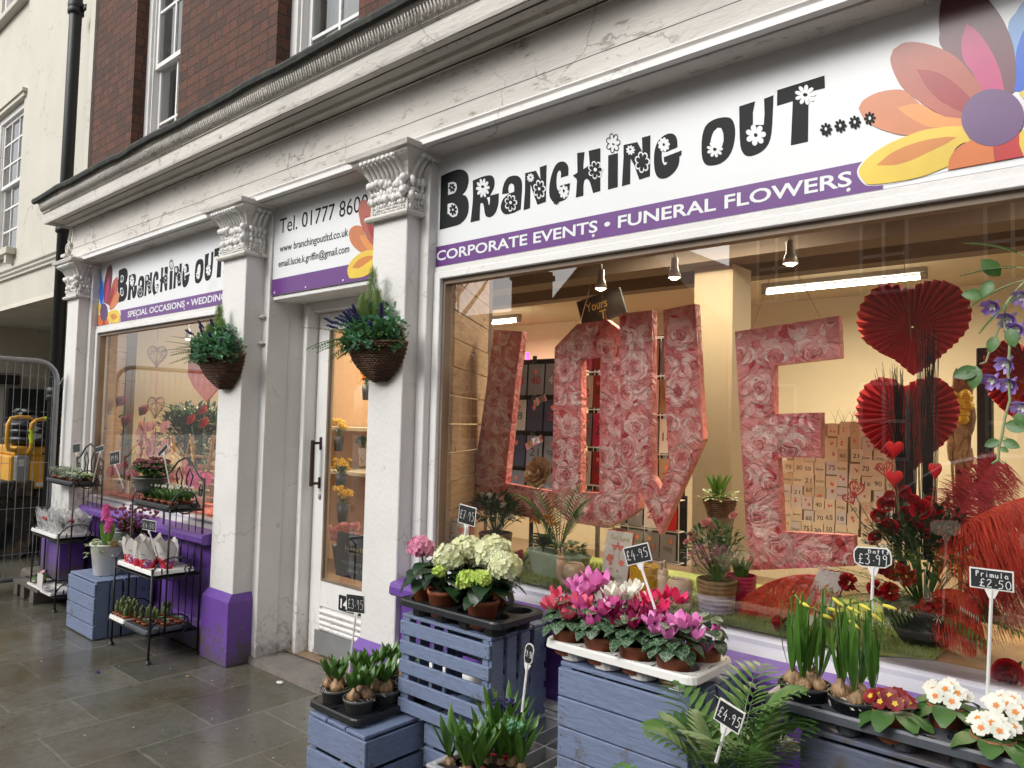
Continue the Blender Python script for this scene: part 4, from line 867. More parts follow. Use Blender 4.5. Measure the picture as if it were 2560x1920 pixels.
# ================================================================ YELLOW DUMPER BEHIND THE FENCE
XD = -8.9
def D(x, y): return AX(x, y, XD)
t = thing('site_dumper', 'muddy yellow site dumper with a knobbly tyre, black seat and tube rails behind the fence', 'construction vehicle', (XD, 2.3, 0))
def dbox(x0, y0, x1, y1, d0, d1, mat, name, bv=.015, par=None):
    p, q = D(x0, y0), D(x1, y1); b = MB(); b.box(XD-d1, XD-d0, p.y, q.y, q.z, p.z, bv); return b.build(name, mat, par or t, False, True)
dbox(25, 1140, 125, 1215, 0, .9, 'yellow_paint', 'engine_cover'); dbox(72, 1152, 150, 1218, -.06, -.002, 'yellow_paint', 'side_panel'); dbox(35, 1138, 70, 1215, -.05, -.001, 'galv', 'tool_box')
dbox(38, 1116, 150, 1138, 0, .6, 'yellow_paint', 'cover_top'); dbox(-60, 1205, 78, 1240, -.08, .9, 'rubber', 'mudguard')
p = D(45, 1110); b = MB()
for k, (z, y) in enumerate(((1100, 0), (1080, 6), (1064, 10))):
    q = D(98, z); b.blob((XD-.2, q.y, q.z), (.28, .27, .075), 14, 8, .1, k)
q = D(70, 1050); b.box(XD-.35, XD-.10, D(50, 1070).y, D(112, 1070).y, q.z-.02, q.z+.12, .04)
b.build('seat', 'seat_vinyl', t, True, True)
b = MB(); P_ = lambda x, y, d=0: tuple(D(x, y)+Vector((-d, 0, 0)))
b.tube([P_(45, 1127), P_(22, 1124), P_(17, 1110), P_(20, 1062), P_(28, 1046), P_(45, 1043), P_(75, 1044), P_(86, 1055)], .021, 10); b.build('hand_rail', 'yellow_paint', t, True, True)
b = MB(); b.tube([P_(66, 1134, -.05), P_(74, 1118, -.05), P_(73, 1075, -.05), P_(76, 1060, -.05), P_(88, 1050, -.05), P_(105, 1047, -.05), P_(150, 1048, -.05)], .021, 10); hr = b.build('hand_rail', 'yellow_paint', t, True, True)
b = MB(); b.tube([P_(74.5, 1108, -.05), P_(73.5, 1075, -.05)], .0235, 10, cap=False); b.tube([P_(105, 1047, -.05), P_(128, 1047, -.05)], .0235, 10, cap=False); b.build('reflective_tape', 'hi_vis', hr, True, True)
dbox(118, 1160, 150, 1176, -.075, -.061, 'ink', 'maker_badge', .002); dbox(84, 1206, 112, 1214, -.075, -.061, 'card_white', 'warning_label', .001); dbox(44, 1148, 56, 1165, -.055, -.051, 'card_white', 'warning_label', .001)
b = MB(); b.tube([P_(100,1135,-.06), P_(112,1128,-.10), P_(130,1150,-.10), P_(140,1190,-.08)], .010, 8); b.tube([P_(30,1200,-.06), P_(20,1230,-.1), P_(40,1260,-.05)], .012, 8); b.build('hydraulic_hose', 'rubber', t, True, True)
q = D(86, 1082); b = MB(); b.box(XD+.055, XD+.06, D(76, 1090).y, D(99, 1090).y, D(80, 1100).z, D(80, 1058).z); b.build('plastic_bag', 'grey_plastic', t, False, True)
def wheel(cx, cy, rad, xo):
    q = AX(cx, cy, XD+xo); b = MB(); n = 22; W_ = .34
    def rot(mb, k0):
        for k in range(k0, len(mb.v)): v = mb.v[k]; mb.v[k] = (q.x+v[2], q.y+v[0], q.z+v[1])
    b.lathe([(rad*.55, 0), (rad*.62, .01), (rad*.9, .03), (rad*.96, .06), (rad*.96, -W_+.06), (rad*.9, -W_+.03), (rad*.55, -W_)], 32); rot(b, 0)
    for k in range(n):
        a = 2*pi*k/n
        for sd in (0, 1):
            k0 = len(b.v); a2 = a+sd*pi/n
            m_ = Matrix.Rotation(a2, 4, 'Z') @ Matrix.Translation((rad*.985, 0, (.0 if sd == 0 else -W_/2-.02))) @ Matrix.Rotation(.5*(1-2*sd), 4, 'X')
            b.M = m_; b.box(-.06, .05, -.035, .035, -W_/2+.02, .03, .01); b.M = Matrix.Identity(4); rot(b, k0)
    ty = b.build('tyre', 'rubber', t, False, True)
    b = MB(); b.lathe([(.03, .0), (.09, .02), (.12, -.02), (rad*.48, -.07), (rad*.56, .005)], 24); rot(b, 0)
    for k in range(5):
        k0 = len(b.v); a = 2*pi*k/5+.4; b.blob((rad*.26*math.cos(a), rad*.26*math.sin(a), -.025), (.014, .014, .014), 6, 4); rot(b, k0)
    b.build('wheel_rim', 'black_iron', ty, True, True)
wheel(72, 1348, .46, .02); wheel(-40, 1330, .44, .02)
b = MB(); b.box(XD-.9, XD-.45, 1.2, 3.2, .35, .75, .03); b.build('chassis', 'rubber', t, False, True)
# ================================================================ THE OTHER SIDE OF THE STREET (seen mirrored in the glass)
def house(name, label, x0, x1, z, mat, roof, wins, chim=(), gable=None, y=-9.0):
    h = thing(name, label, 'building', ((x0+x1)/2, y, 0)); b = MB(); b.box(x0, x1, y-8, y, -.12, z)
    if gable: b.add([(x0, y-.01, z), (x1, y-.01, z), ((x0+x1)/2, y-.01, z+gable), (x0, y-8, z), (x1, y-8, z), ((x0+x1)/2, y-8, z+gable)], [(1, 0, 2), (3, 4, 5)])
    b.build('wall', mat, h, False, True)
    b = MB()
    if gable:
        xm = (x0+x1)/2; b.add([(x0-.2, y+.15, z-.15), (xm, y+.15, z+gable+.05), (x1+.2, y+.15, z-.15), (x0-.2, y-8, z-.15), (xm, y-8, z+gable+.05), (x1+.2, y-8, z-.15)], [(0, 1, 4, 3), (1, 2, 5, 4)])
    else: b.add([(x0, y+.25, z), (x1, y+.25, z), (x1, y-4, z+roof), (x0, y-4, z+roof), (x0, y-8, z), (x1, y-8, z)], [(0, 1, 2, 3), (3, 2, 5, 4), (0, 3, 4), (1, 5, 2)])
    b.build('roof', 'roof_tile', h, False, True)
    for (a, c, d, e) in wins:
        b = MB(); b.box(a, c, y+.002, y+.03, d, e); f = b.build('window', 'white_smooth', h, False, True)
        b = MB()
        for i in range(2):
            for j in range(2): b.box(a+.06+(c-a-.06)/2*i, a+(c-a-.06)/2*(i+1), y+.031, y+.036, d+.06+(e-d-.06)/2*j, d+(e-d-.06)/2*(j+1))
        b.build('pane', 'window_dark', f, False, True)
    for (a, c) in chim:
        b = MB(); b.box(a, a+.85, y-2.6, y-1.8, z, c); b.box(a-.05, a+.9, y-2.65, y-1.75, c-.25, c-.1); ch = b.build('chimney', 'brickwork', h, False, True)
        for k in range(3): b = MB(); b.lathe([(.10, 0), (.09, .45), (.11, .5)], 10, (a+.18+.25*k, y-2.2, c)); b.build('chimney_pot', 'terracotta', ch, False, True)
    return h
PM('pale_brick', (0.40, 0.27, 0.22), 0.8, 0.12, 8, 0.3, 30); PM('roof_tile', (0.09, 0.06, 0.05), 0.8, 0.2, 5, 0.4, 30); PM('window_dark', (0.03, 0.035, 0.04), 0.15)
house('terraced_house', 'tall brick house with a gable and chimney across the street', -11.9, -6.6, 3.6, 'brickwork', 2, [(-10.6, -9.9, 2.2, 3.4), (-8.9, -8.2, 2.2, 3.4)], [(-10.3, 5.3)], gable=2.4)
house('terraced_house', 'long pinkish terrace with white sash windows across the street', -6.58, 6.0, 6.3, 'pale_brick', 1.8, [(-6+1.9*k, -5.2+1.9*k, zz, zz+1.35) for k in range(6) for zz in (1.0, 3.9)], [(-2.0, 8.9)])
house('terraced_house', 'pale rendered house at the left end of the row across the street', -19, -12.6, 3.3, 'cream_render', 1.8, [(-17.9+1.9*k, -17.1+1.9*k, 1.0, 2.3) for k in range(3)], [(-14.0, 5.8)])
house('terraced_house', 'brick house beyond the right end of the row across the street', 6.02, 16, 5.8, 'brickwork', 2, [(7+2.1*k, 7.9+2.1*k, zz, zz+1.4) for k in range(4) for zz in (1, 3.6)], [(9, 8.6)])
# bare street tree, also only in reflections
t = thing('bare_tree', 'leafless winter tree across the street', 'tree', (-13.2, -6.8, -.12)); rnd = random.Random(11); b = MB(); tw = MB()
def branch(p, d, L, r, k):
    pts = [p]; dd = Vector(d)
    for i in range(4): dd = (dd+Vector((rnd.uniform(-.18, .18), rnd.uniform(-.18, .18), rnd.uniform(-.05, .14)))).normalized(); pts.append(pts[-1]+dd*L/4)
    (b if k < 1 else tw).tube(pts, r, 6 if k < 2 else 3, r*.6, cap=False)
    if k < 5:
        for j in range(3 if k else 5): q = pts[2+rnd.randrange(3)]; branch(q, (dd+Vector((rnd.uniform(-.9, .9), rnd.uniform(-.9, .9), rnd.uniform(-.1, .6)))).normalized(), L*rnd.uniform(.55, .75), r*.5, k+1)
branch(Vector((0, 0, 0)), (0, 0, 1), 3.2, .16, 0); b.build('trunk', 'stem_brown', t, True); tw.build('crown', 'stem_brown', t)
# parked dark car across the road (mirrored low in the glass)
t = thing('parked_car', 'dark grey parked hatchback at the kerb behind the viewer', 'car', (-1.0, -3.4, -.12), 0.0)
def carshape():
    b = MB(); side = [(-2.05, .32), (-2.05, .62), (-1.95, .78), (-1.1, .92), (-.55, 1.36), (-.2, 1.46), (.9, 1.46), (1.5, 1.30), (1.95, .92), (2.08, .80), (2.08, .35), (1.6, .22), (-1.6, .22)]
    def sec(w_): return w_
    rows = []
    for yy, k in ((-.86, .0), (-.80, .5), (-.6, 1), (.6, 1), (.8, .5), (.86, 0)):
        rows.append([(x*(1-.02*(1-k)), yy*(1 if z < .95 else .84), .35+(z-.35)*(1 if k == 1 else (.985 if k else .96))) for x, z in side])
    n = len(side); vs = [q for r_ in rows for q in r_]; fs = [tuple(range(n))[::-1], tuple(5*n+i for i in range(n))]
    for i in range(5):
        for j in range(n): fs.append((i*n+j, i*n+(j+1) % n, (i+1)*n+(j+1) % n, (i+1)*n+j))
    b.add(vs, fs); return b
PM('car_paint', (0.04, 0.045, 0.05), 0.25, 0.05, coat=0.6)
carshape().build('body', 'car_paint', t, False)
b = MB()
for s_ in (-1, 1): b.add([(-.95, .745*s_, .96), (-.5, .735*s_, 1.30), (.9, .735*s_, 1.38), (1.4, .735*s_, 1.26), (1.6, .745*s_, .98)], [(0, 1, 2, 3, 4)])
b.build('side_window', 'window_dark', t)
for x in (-1.3, 1.3):
    for s_ in (-1, 1):
        b = MB(); b.lathe([(.18, -.1), (.31, -.1), (.32, -.06), (.32, .06), (.31, .1), (.18, .1)], 20); b.lathe([(0, .08), (.16, .09), (.18, .1)], 12); b.lathe([(0, -.08), (.16, -.09), (.18, -.1)], 12)
        b.v = [(x+v[0], .78*s_+v[2], .32+v[1]) for v in b.v]; b.build('wheel', 'rubber', t, True)
# ================================================================ GENERATORS FOR FLOWERS, POTS AND TRAYS
V = Vector
def rot_to(d, spin=0.0):
    d = V(d).normalized(); q = V((0, 0, 1)).rotation_difference(d); return (q.to_matrix() @ Matrix.Rotation(spin, 3, 'Z')).to_4x4()
def at(loc, d=(0, 0, 1), spin=0.0, s=1.0): return Matrix.Translation(loc) @ rot_to(d, spin) @ Matrix.Scale(s, 4)
def petal(b, ang, r0, r1, w, z0, z1, cup=0.0, n=3, tipw=0.6, tw=0.0):
    # one curved petal leaving the centre at ang
    ca, sa = math.cos(ang), math.sin(ang); vs = []; fs = []
    for i in range(n+1):
        t = i/n; r_ = r0+(r1-r0)*t; z = z0+(z1-z0)*(t**1.4); ww = w*(0.35+0.65*math.sin(pi*min(1, .15+t*.62))) if i < n else w*tipw
        for j in (-1, 0, 1):
            q = j*ww*.5; zz = z+abs(j)*cup*w+tw*j*t
            vs.append((r_*ca-q*sa, r_*sa+q*ca, zz))
    for i in range(n):
        for j in range(2): a = i*3+j; fs.append((a, a+1, a+4, a+3))
    b.add(vs, fs)
def rose(b, loc, r, d=(0, 0, 1), seed=0, rings=5):
    rnd = random.Random(seed); b.M = at(loc, d, rnd.random()*6)
    for k in range(rings):
        t = (k+1)/rings; n = 3+k; rr = r*(.07+.93*t**1.15); h = r*(1.05-.50*t**1.5)
        for i in range(n):
            a = 2*pi*(i+k*.37)/n+rnd.uniform(-.15, .15); vs = []; fs = []; sp = 2*pi/n*.72
            for u in range(5):
                for w_ in range(4):
                    aa = a+(u-2)/2*sp*(.55+.15*w_); q = w_/3; R_ = rr*(.45+.62*math.sin(min(q*2.0, 1.9))-.06*q+.16*q*q*q*t); z = -r*.35+(h+r*.35)*(q**.8)-(.25*r*t*t)*q*q*q-abs(u-2)*.05*r*q+rnd.uniform(-.02, .02)*r
                    vs.append((R_*math.cos(aa), R_*math.sin(aa), z))
            for u in range(4):
                for w_ in range(3): c_ = u*4+w_; fs.append((c_, c_+4, c_+5, c_+1))
            b.add(vs, fs)
    b.blob((0, 0, r*.55), (r*.16, r*.16, r*.4), 7, 5); b.M = Matrix.Identity(4)
def pot(parent, r, h, mat='terracotta', loc=(0, 0, 0), rim=.16, soil=True, taper=.72, name='pot', seg=20):
    b = MB(); b.lathe([(r*taper*.9, 0), (r*taper, .002), (r*(taper+(1-taper)*.75), h*(1-rim)), (r*.99, h*(1-rim)+.001), (r, h), (r*.94, h), (r*.90, h*.86)], seg, loc, bot=True)
    o = b.build(name, mat, parent, True)
    if soil: b = MB(); b.disc((loc[0], loc[1], loc[2]+h*.88), r*.92, seg); b.build('compost', 'soil', o)
    return o
def tray(name, label, x0, x1, y0, y1, z, nx, ny, mat, cup=.055, cr=.42, lip=.022, rnd=.035, group=None, cat='plant tray', filled=None, rz=0.0, n=16):
    """carry tray: rounded lipped plate with a row of cups hanging below it; z is the height of the plate. Returns thing and cup centres."""
    cx, cy = (x0+x1)/2, (y0+y1)/2; W, D_ = (x1-x0)/2, (y1-y0)/2; t = thing(name, label, cat, (cx, cy, z-cup), rz, group); b = MB(); zz = cup
    def rr(o, zc):
        pts = []
        for qx, qy, a0 in ((1, 1, 0), (-1, 1, pi/2), (-1, -1, pi), (1, -1, 3*pi/2)):
            for k in range(5): a = a0+pi/2*k/4; pts.append(((W-rnd)*qx+(rnd+o)*math.cos(a), (D_-rnd)*qy+(rnd+o)*math.sin(a), zc))
        return pts
    rows = [rr(-.012, zz), rr(-.004, zz+.002), rr(0, zz-.004), rr(.003, zz-lip), rr(.000, zz-lip)]; m_ = len(rows[0]); vs = [q for r_ in rows for q in r_]; fs = []
    for i in range(len(rows)-1):
        for k in range(m_): fs.append((i*m_+k, i*m_+(k+1) % m_, (i+1)*m_+(k+1) % m_, (i+1)*m_+k))
    b.add(vs, fs)
    # cells with round holes
    ex, ey = W-.012, D_-.012; cw, ch = 2*ex/nx, 2*ey/ny; rad = min(cw, ch)*cr; cs = []
    for i in range(nx):
        for j in range(ny):
            c = (-ex+cw*(i+.5), -ey+ch*(j+.5)); cs.append((cx+c[0]*math.cos(rz)-c[1]*math.sin(rz), cy+c[0]*math.sin(rz)+c[1]*math.cos(rz)))
            vs = []; corner = rnd*1.0
            for k in range(n):
                a = 2*pi*k/n; ca, sa = math.cos(a), math.sin(a); m__ = max(abs(ca)/(cw/2), abs(sa)/(ch/2)); qx, qy = c[0]+ca/m__, c[1]+sa/m__
                # keep the outer corners inside the rounded plate
                if abs(qx) > ex-.022 and abs(qy) > ey-.022: dx = abs(qx)-(ex-.022); dy = abs(qy)-(ey-.022); l = math.hypot(dx, dy); f_ = min(1, .022/l) if l else 1; qx = math.copysign(ex-.022+dx*f_, qx); qy = math.copysign(ey-.022+dy*f_, qy)
                vs += [(qx, qy, zz), (c[0]+rad*ca, c[1]+rad*sa, zz), (c[0]+rad*.97*ca, c[1]+rad*.97*sa, zz-.006), (c[0]+rad*.80*(1+.04*math.cos(6*a))*ca, c[1]+rad*.80*sa*(1+.04*math.cos(6*a)), .002)]
            fs = []
            for k in range(n): a, c_ = k*4, ((k+1) % n)*4; fs += [(a, c_, c_+1, a+1), (a+1, c_+1, c_+2, a+2), (a+2, c_+2, c_+3, a+3)]
            fs.append(tuple(k*4+3 for k in range(n))); b.add(vs, fs)
    o = b.build('plate', mat, t, False)
    return t, cs, z-cup+.004
# ---- hand lettering as chalk strokes (unit box 1 wide, 1.6 high)
STR = {'0': [[(.5,1.5),(.15,1.2),(.1,.6),(.3,.1),(.6,.05),(.85,.4),(.85,1.1),(.6,1.5),(.4,1.48)]], '1': [[(.35,1.2),(.55,1.5),(.5,0)]], '2': [[(.15,1.2),(.35,1.5),(.7,1.45),(.75,1.1),(.4,.6),(.1,.08),(.85,.12)]],
 '3': [[(.15,1.4),(.5,1.55),(.8,1.3),(.65,.95),(.4,.85),(.75,.7),(.8,.3),(.5,.02),(.1,.15)]], '4': [[(.55,1.5),(.1,.6),(.9,.65)],[(.65,1.0),(.6,-.1)]], '5': [[(.85,1.5),(.3,1.5),(.22,.95),(.6,.95),(.82,.6),(.65,.1),(.15,.05)]],
 '7': [[(.1,1.45),(.85,1.5),(.5,.7),(.35,0)],[(.3,.75),(.75,.8)]], '8': [[(.5,.85),(.2,1.2),(.5,1.5),(.8,1.2),(.2,.4),(.5,.05),(.8,.4),(.5,.85)]], '9': [[(.8,1.2),(.5,1.5),(.2,1.2),(.35,.85),(.75,.95),(.8,1.3),(.7,.5),(.6,0)]],
 '£': [[(.85,1.3),(.6,1.55),(.4,1.3),(.42,.5),(.15,.1),(.4,.15),(.9,.1)],[(.15,.75),(.75,.8)]], '.': [[(.3,.55),(.45,.6)]],
 'P': [[(.2,1.4),(.2,0)],[(.1,1.35),(.5,1.55),(.8,1.3),(.6,.9),(.2,.8)]], 'r': [[(.3,.95),(.3,0)],[(.3,.6),(.55,.95),(.8,.85)]], 'i': [[(.45,.9),(.45,0)],[(.45,1.3),(.48,1.38)]], 'm': [[(.1,.9),(.12,0)],[(.12,.7),(.35,.9),(.5,.6),(.5,0)],[(.5,.7),(.75,.9),(.9,.5),(.9,0)]],
 'u': [[(.2,.9),(.2,.3),(.45,.0),(.75,.25),(.75,.9)],[(.75,.5),(.8,0)]], 'l': [[(.45,1.5),(.42,0)]], 'a': [[(.75,.8),(.4,.95),(.15,.5),(.35,.05),(.7,.3),(.75,.85),(.85,0)]], 'D': [[(.2,1.4),(.2,0),(.65,.2),(.8,.8),(.55,1.3),(.15,1.4)]], 'f': [[(.7,1.4),(.45,1.45),(.4,0)],[(.2,.9),(.65,.9)]], 's': [[(.75,.85),(.4,.95),(.3,.65),(.65,.45),(.6,.1),(.2,.05)]], 'y': [[(.2,.9),(.4,.4)],[(.8,.9),(.3,-.4)]]}
def strokes(b, s, x, z, w, h, y, r, gap=1.15):
    for ch in s:
        for st in STR.get(ch, []): b.tube([(x+p[0]*w, y, z+p[1]*h/1.6) for p in st], r, 4)
        x += w*(gap if ch not in '.' else gap*.55)
def price_sign(label, p0, p1, p2, p3, Yb, foot, lines, shape='rect', group='chalk price tags', r=.0011):
    """p0..p3: plate corners (top left, top right, bottom right, bottom left) as points in space; foot: stick bottom"""
    c = (p0+p1+p2+p3)/4; ux = ((p1-p0)+(p2-p3))/2; W = ux.length; ux.normalize(); uz = ((p0-p3)+(p1-p2))/2; Hh = uz.length; uz.normalize(); uy = uz.cross(ux).normalized(); uz = ux.cross(uy)*1.0
    t = thing('price_sign', label, 'price sign', foot, 0, group)
    M = Matrix((( ux.x, uy.x, uz.x, c.x-foot.x), (ux.y, uy.y, uz.y, c.y-foot.y), (ux.z, uy.z, uz.z, c.z-foot.z), (0, 0, 0, 1)))
    def sh(a, h): 
        if shape == 'rect': return [(-a, -h), (a, -h), (a, h), (-a, h)]
        if shape == 'barrel': return [(-a*.62, -h), (a*.62, -h), (a*.97, -h*.6), (a, 0), (a*.97, h*.6), (a*.80, h), (-a*.80, h), (-a*.97, h*.6), (-a, 0), (-a*.97, -h*.6)]
        return [(-a, -h*.55), (-a*.65, -h*.9), (0, -h), (a*.65, -h*.9), (a, -h*.55), (a, h*.55), (a*.65, h*.9), (0, h), (-a*.65, h*.9), (-a, h*.55)]
    b = MB(); b.M = M; b.prism(sh(W/2, Hh/2), -.0015, .0015); b.build('plate', 'white_plastic', t)
    b = MB(); b.M = M; b.prism(sh(W/2-.0032, Hh/2-.0032), -.0026, -.0012); b.build('chalkboard', 'board_black', t)
    b = MB(); b.M = M
    for (s, x, z, w_, h_) in lines: strokes(b, s, -W/2+x*W, -Hh/2+z*Hh, w_*W, h_*Hh, -.0034, r)
    b.build('price', 'chalk_white', t)
    q = c-foot-uz*(Hh/2); b = MB(); b.tube([(0, 0, 0), tuple(q*.97), tuple(q)], .0042, 6); b.M = M; b.prism([(-.006, -Hh/2-.02), (.006, -Hh/2-.02), (.014, -Hh/2-.001), (-.014, -Hh/2-.001)], -.001, .003)
    b.build('stick', 'white_plastic', t)
    return t
def psign(label, px4, Y, foot_px, footY, lines, shape='rect', yaws=None, r=.0011, cols=None):
    P_ = [A(x, y, Y if yaws is None else Y+yaws[i]) for i, (x, y) in enumerate(px4)]
    return price_sign(label, P_[0], P_[1], P_[2], P_[3], Y, A(foot_px[0], foot_px[1], footY), lines, shape, r=r)
# ---- plants; every one stands on z=0 at its own origin
def hydrangea(label, heads, loc, seed, leafn=16, pr=.062, ph=.10):
    rnd = random.Random(seed); t = thing('hydrangea', label, 'hydrangea', loc, rnd.random()*.5, 'potted hydrangeas on the black tray'); pot(t, pr, ph)
    b = MB(); s_ = MB()
    for (hx, hy, hz, hr, mt) in heads: s_.tube([(0, 0, ph*.8), (hx*.4, hy*.4, ph+.05), (hx, hy, hz)], .004, 5)
    s_.build('stem', 'stem_green', t)
    for k in range(leafn):
        a = 2.4*k+rnd.uniform(-.3, .3); z = ph+rnd.uniform(.005, .085); e = rnd.uniform(-.15, .45)
        b.leaf((math.cos(a)*.015, math.sin(a)*.015, z), (math.cos(a), math.sin(a), e), rnd.uniform(.10, .145), rnd.uniform(.055, .075), curl=rnd.uniform(.5, 1.1), fold=.12, n=5, wave=.03)
    b.build('foliage', 'leaf_dark', t, True)
    for (hx, hy, hz, hr, mt) in heads:
        b = MB(); N = int(84*(hr/.06)**1.2)
        for k in range(N):
            ph_ = math.acos(1-1.55*(k+.5)/N); th = k*2.39996; d = V((math.sin(ph_)*math.cos(th), math.sin(ph_)*math.sin(th), math.cos(ph_)*.85)); rr_ = hr*(1+.11*rnd.uniform(-1, 1)+.12*pnoise(d*2+V((seed, 0, 0))))
            b.M = Matrix.Translation(V((hx, hy, hz))+d*rr_) @ rot_to(d+V((rnd.uniform(-.45, .45), rnd.uniform(-.45, .45), rnd.uniform(-.2, .45))), rnd.random()*6)
            q = .0155*(hr/.055)**.35*rnd.uniform(.8, 1.15)
            for j in range(4): petal(b, j*pi/2, .0008, q, q*1.05, 0, .0025+rnd.uniform(-.001, .002), .10, 2, .75)
        b.M = Matrix.Identity(4); b.blob((hx, hy, hz), hr*.80, 10, 7); b.build('flower_head', mt, t)
    return t
def cyclamen(label, mat, loc, seed, nf=13, group='potted cyclamen on the white tray', spread=.085, H_=.17, leafn=30):
    rnd = random.Random(seed); t = thing('cyclamen', label, 'cyclamen', loc, 0, group); pot(t, .055, .085)
    b = MB()
    for k in range(leafn):
        a = 2.4*k; q = (k/leafn)**.6; r_ = .02+q*spread; z = .105+.055*(1-q*q)+rnd.uniform(-.010, .010); e = .45-.95*q
        b.leaf((math.cos(a)*r_*.5, math.sin(a)*r_*.5, z), (math.cos(a), math.sin(a), e+rnd.uniform(-.15, .15)), rnd.uniform(.05, .068), rnd.uniform(.048, .06), curl=.5, fold=.14, n=5, peak=.36)
    b.build('foliage', 'leaf_cyclamen', t, True)
    b = MB(); s_ = MB()
    for k in range(nf):
        a = 2.4*k+rnd.uniform(-.3, .3); r_ = .012+.058*math.sqrt((k+.5)/nf); z = H_+rnd.uniform(-.02, .035)-r_*.35; c = V((math.cos(a)*r_, math.sin(a)*r_, z))
        s_.tube([(c.x*.3, c.y*.3, .11), (c.x*.8, c.y*.8, z-.02), tuple(c+V((0, 0, -.004)))], .0015, 4)
        b.M = Matrix.Translation(c) @ rot_to(V((rnd.uniform(-.4, .4), rnd.uniform(-.4, .4), 1)), rnd.random()*6) @ Matrix.Scale(rnd.uniform(.85, 1.15), 4)
        for j in range(5): petal(b, j*2*pi/5+rnd.uniform(-.2, .2), .003, .024+.006*rnd.random(), .023, 0, .030+.006*rnd.random(), -.10, 4, .5, .006*rnd.uniform(-1, 1))
    b.M = Matrix.Identity(4); b.build('flowers', mat, t, True); s_.build('flower_stems', 'stem_brown', t)
    return t
def bulbs(b, cs, rnd, r=.024):
    for (x, y, z) in cs:
        q = rnd.uniform(.82, 1.12)*r; n0 = len(b.v); b.lathe([(q*.5, 0), (q*.98, q*.35), (q*1.02, q*.75), (q*.80, q*1.25), (q*.40, q*1.6), (q*.22, q*2.1)], 13, (x, y, z), wob=.06*rnd.random()); sd = rnd.random()*9; lx, ly = rnd.uniform(-.25, .25), rnd.uniform(-.25, .25)
        for k in range(n0, len(b.v)): v = V(b.v[k]); j = 1+.16*pnoise(v*45+V((sd, 0, 0))); dz = v.z-z; b.v[k] = (x+(v.x-x)*j+lx*dz, y+(v.y-y)*j+ly*dz, v.z)
def hyacinth_pot(label, loc, seed, potmat='grey_pot', nb=3, h=.10, ph=.075, pr=.058, group='potted hyacinth bulbs', bud=None, lh=.07, sq=False, soil=True, parts=True):
    rnd = random.Random(seed); t = thing('hyacinth', label, 'hyacinth', loc, rnd.random()*3, group)
    if sq: b = MB(); b.box(-pr, pr, -pr, pr, 0, ph, .004); b.build('pot', potmat, t); b = MB(); b.box(-pr+.004, pr-.004, -pr+.004, pr-.004, ph, ph+.002); b.build('compost', 'soil', t)
    else: pot(t, pr, ph, potmat)
    b = MB(); cs = []
    for k in range(nb): a = 2*pi*k/nb+rnd.random(); q = pr*.5 if nb > 1 else 0; cs.append((q*math.cos(a), q*math.sin(a), ph*.86))
    bulbs(b, cs, rnd, pr*.44); b.build('bulb', 'bulb', t, True)
    b = MB(); g = MB(); rt = MB()
    for i, (x, y, z) in enumerate(cs):
        top = z+pr*.80; n = 8
        for k in range(n):
            a = 2*pi*k/n+rnd.random()*.4; L = lh*rnd.uniform(.8, 1.15); b.leaf((x+.004*math.cos(a), y+.004*math.sin(a), top-.01), (math.cos(a)*.34, math.sin(a)*.34, 1), L, .026, up=V((math.cos(a), math.sin(a), .3)), curl=-.25, fold=.35, n=5, peak=.55)
        if bud: g.lathe([(.006, 0), (.013, .012), (.014, .03), (.009, .045), (.002, .055)], 8, (x, y, top+lh*.45)); [g.blob((x+.013*math.cos(q*2.4), y+.013*math.sin(q*2.4), top+lh*.45+.008+.0022*q), (.005, .005, .007), 5, 4) for q in range(18)]
        for k in range(3): a = rnd.random()*6.28; rt.tube([(x+pr*.3*math.cos(a), y+pr*.3*math.sin(a), z+.006), (x+pr*.55*math.cos(a), y+pr*.55*math.sin(a), z+.012), (x+pr*.7*math.cos(a+.4), y+pr*.7*math.sin(a+.4), z+.003)], .0008, 3)
    b.build('leaves', 'leaf_blade', t, True); rt.build('roots', 'root', t)
    if bud: g.build('flower_bud', bud, t, True)
    return t
def blade(b, p, d, L, w, bend=.3, n=7):
    b.leaf(p, d, L, w, up=V((-d[1]+.01, d[0]+.02, .2)) if False else V((d[0], d[1], .35)), curl=-bend if False else bend, fold=.2, n=n, peak=.5)
def frond(b, s_, base, d, L, W, nl, droop=.8, lw=.012, up=V((0, 0, 1)), t0=.15, ll=None, thick=.0016):
    """pinnate leaf: rachis with leaflets"""
    d = V(d).normalized(); p = V(base); pts = [p.copy()]; n = nl; dirs = [d.copy()]; dd = d.copy()
    for i in range(n):
        dd = (dd+V((0, 0, -droop/n))).normalized(); p = p+dd*(L/n); pts.append(p.copy()); dirs.append(dd.copy())
    s_.tube(pts, thick, 4, thick*.4, cap=False)
    for i in range(int(n*t0), n+1):
        t = i/n; dd = dirs[i]; sd = dd.cross(up).normalized() if dd.cross(up).length > .05 else V((1, 0, 0)); l = W*math.sin(pi*min(1, .22+.72*t))**.7
        for sg in (-1, 1): b.leaf(pts[i], (sd*sg+dd*.75+V((0, 0, .12))), l, lw, up=up, curl=.35, fold=.08, n=3, peak=.35)
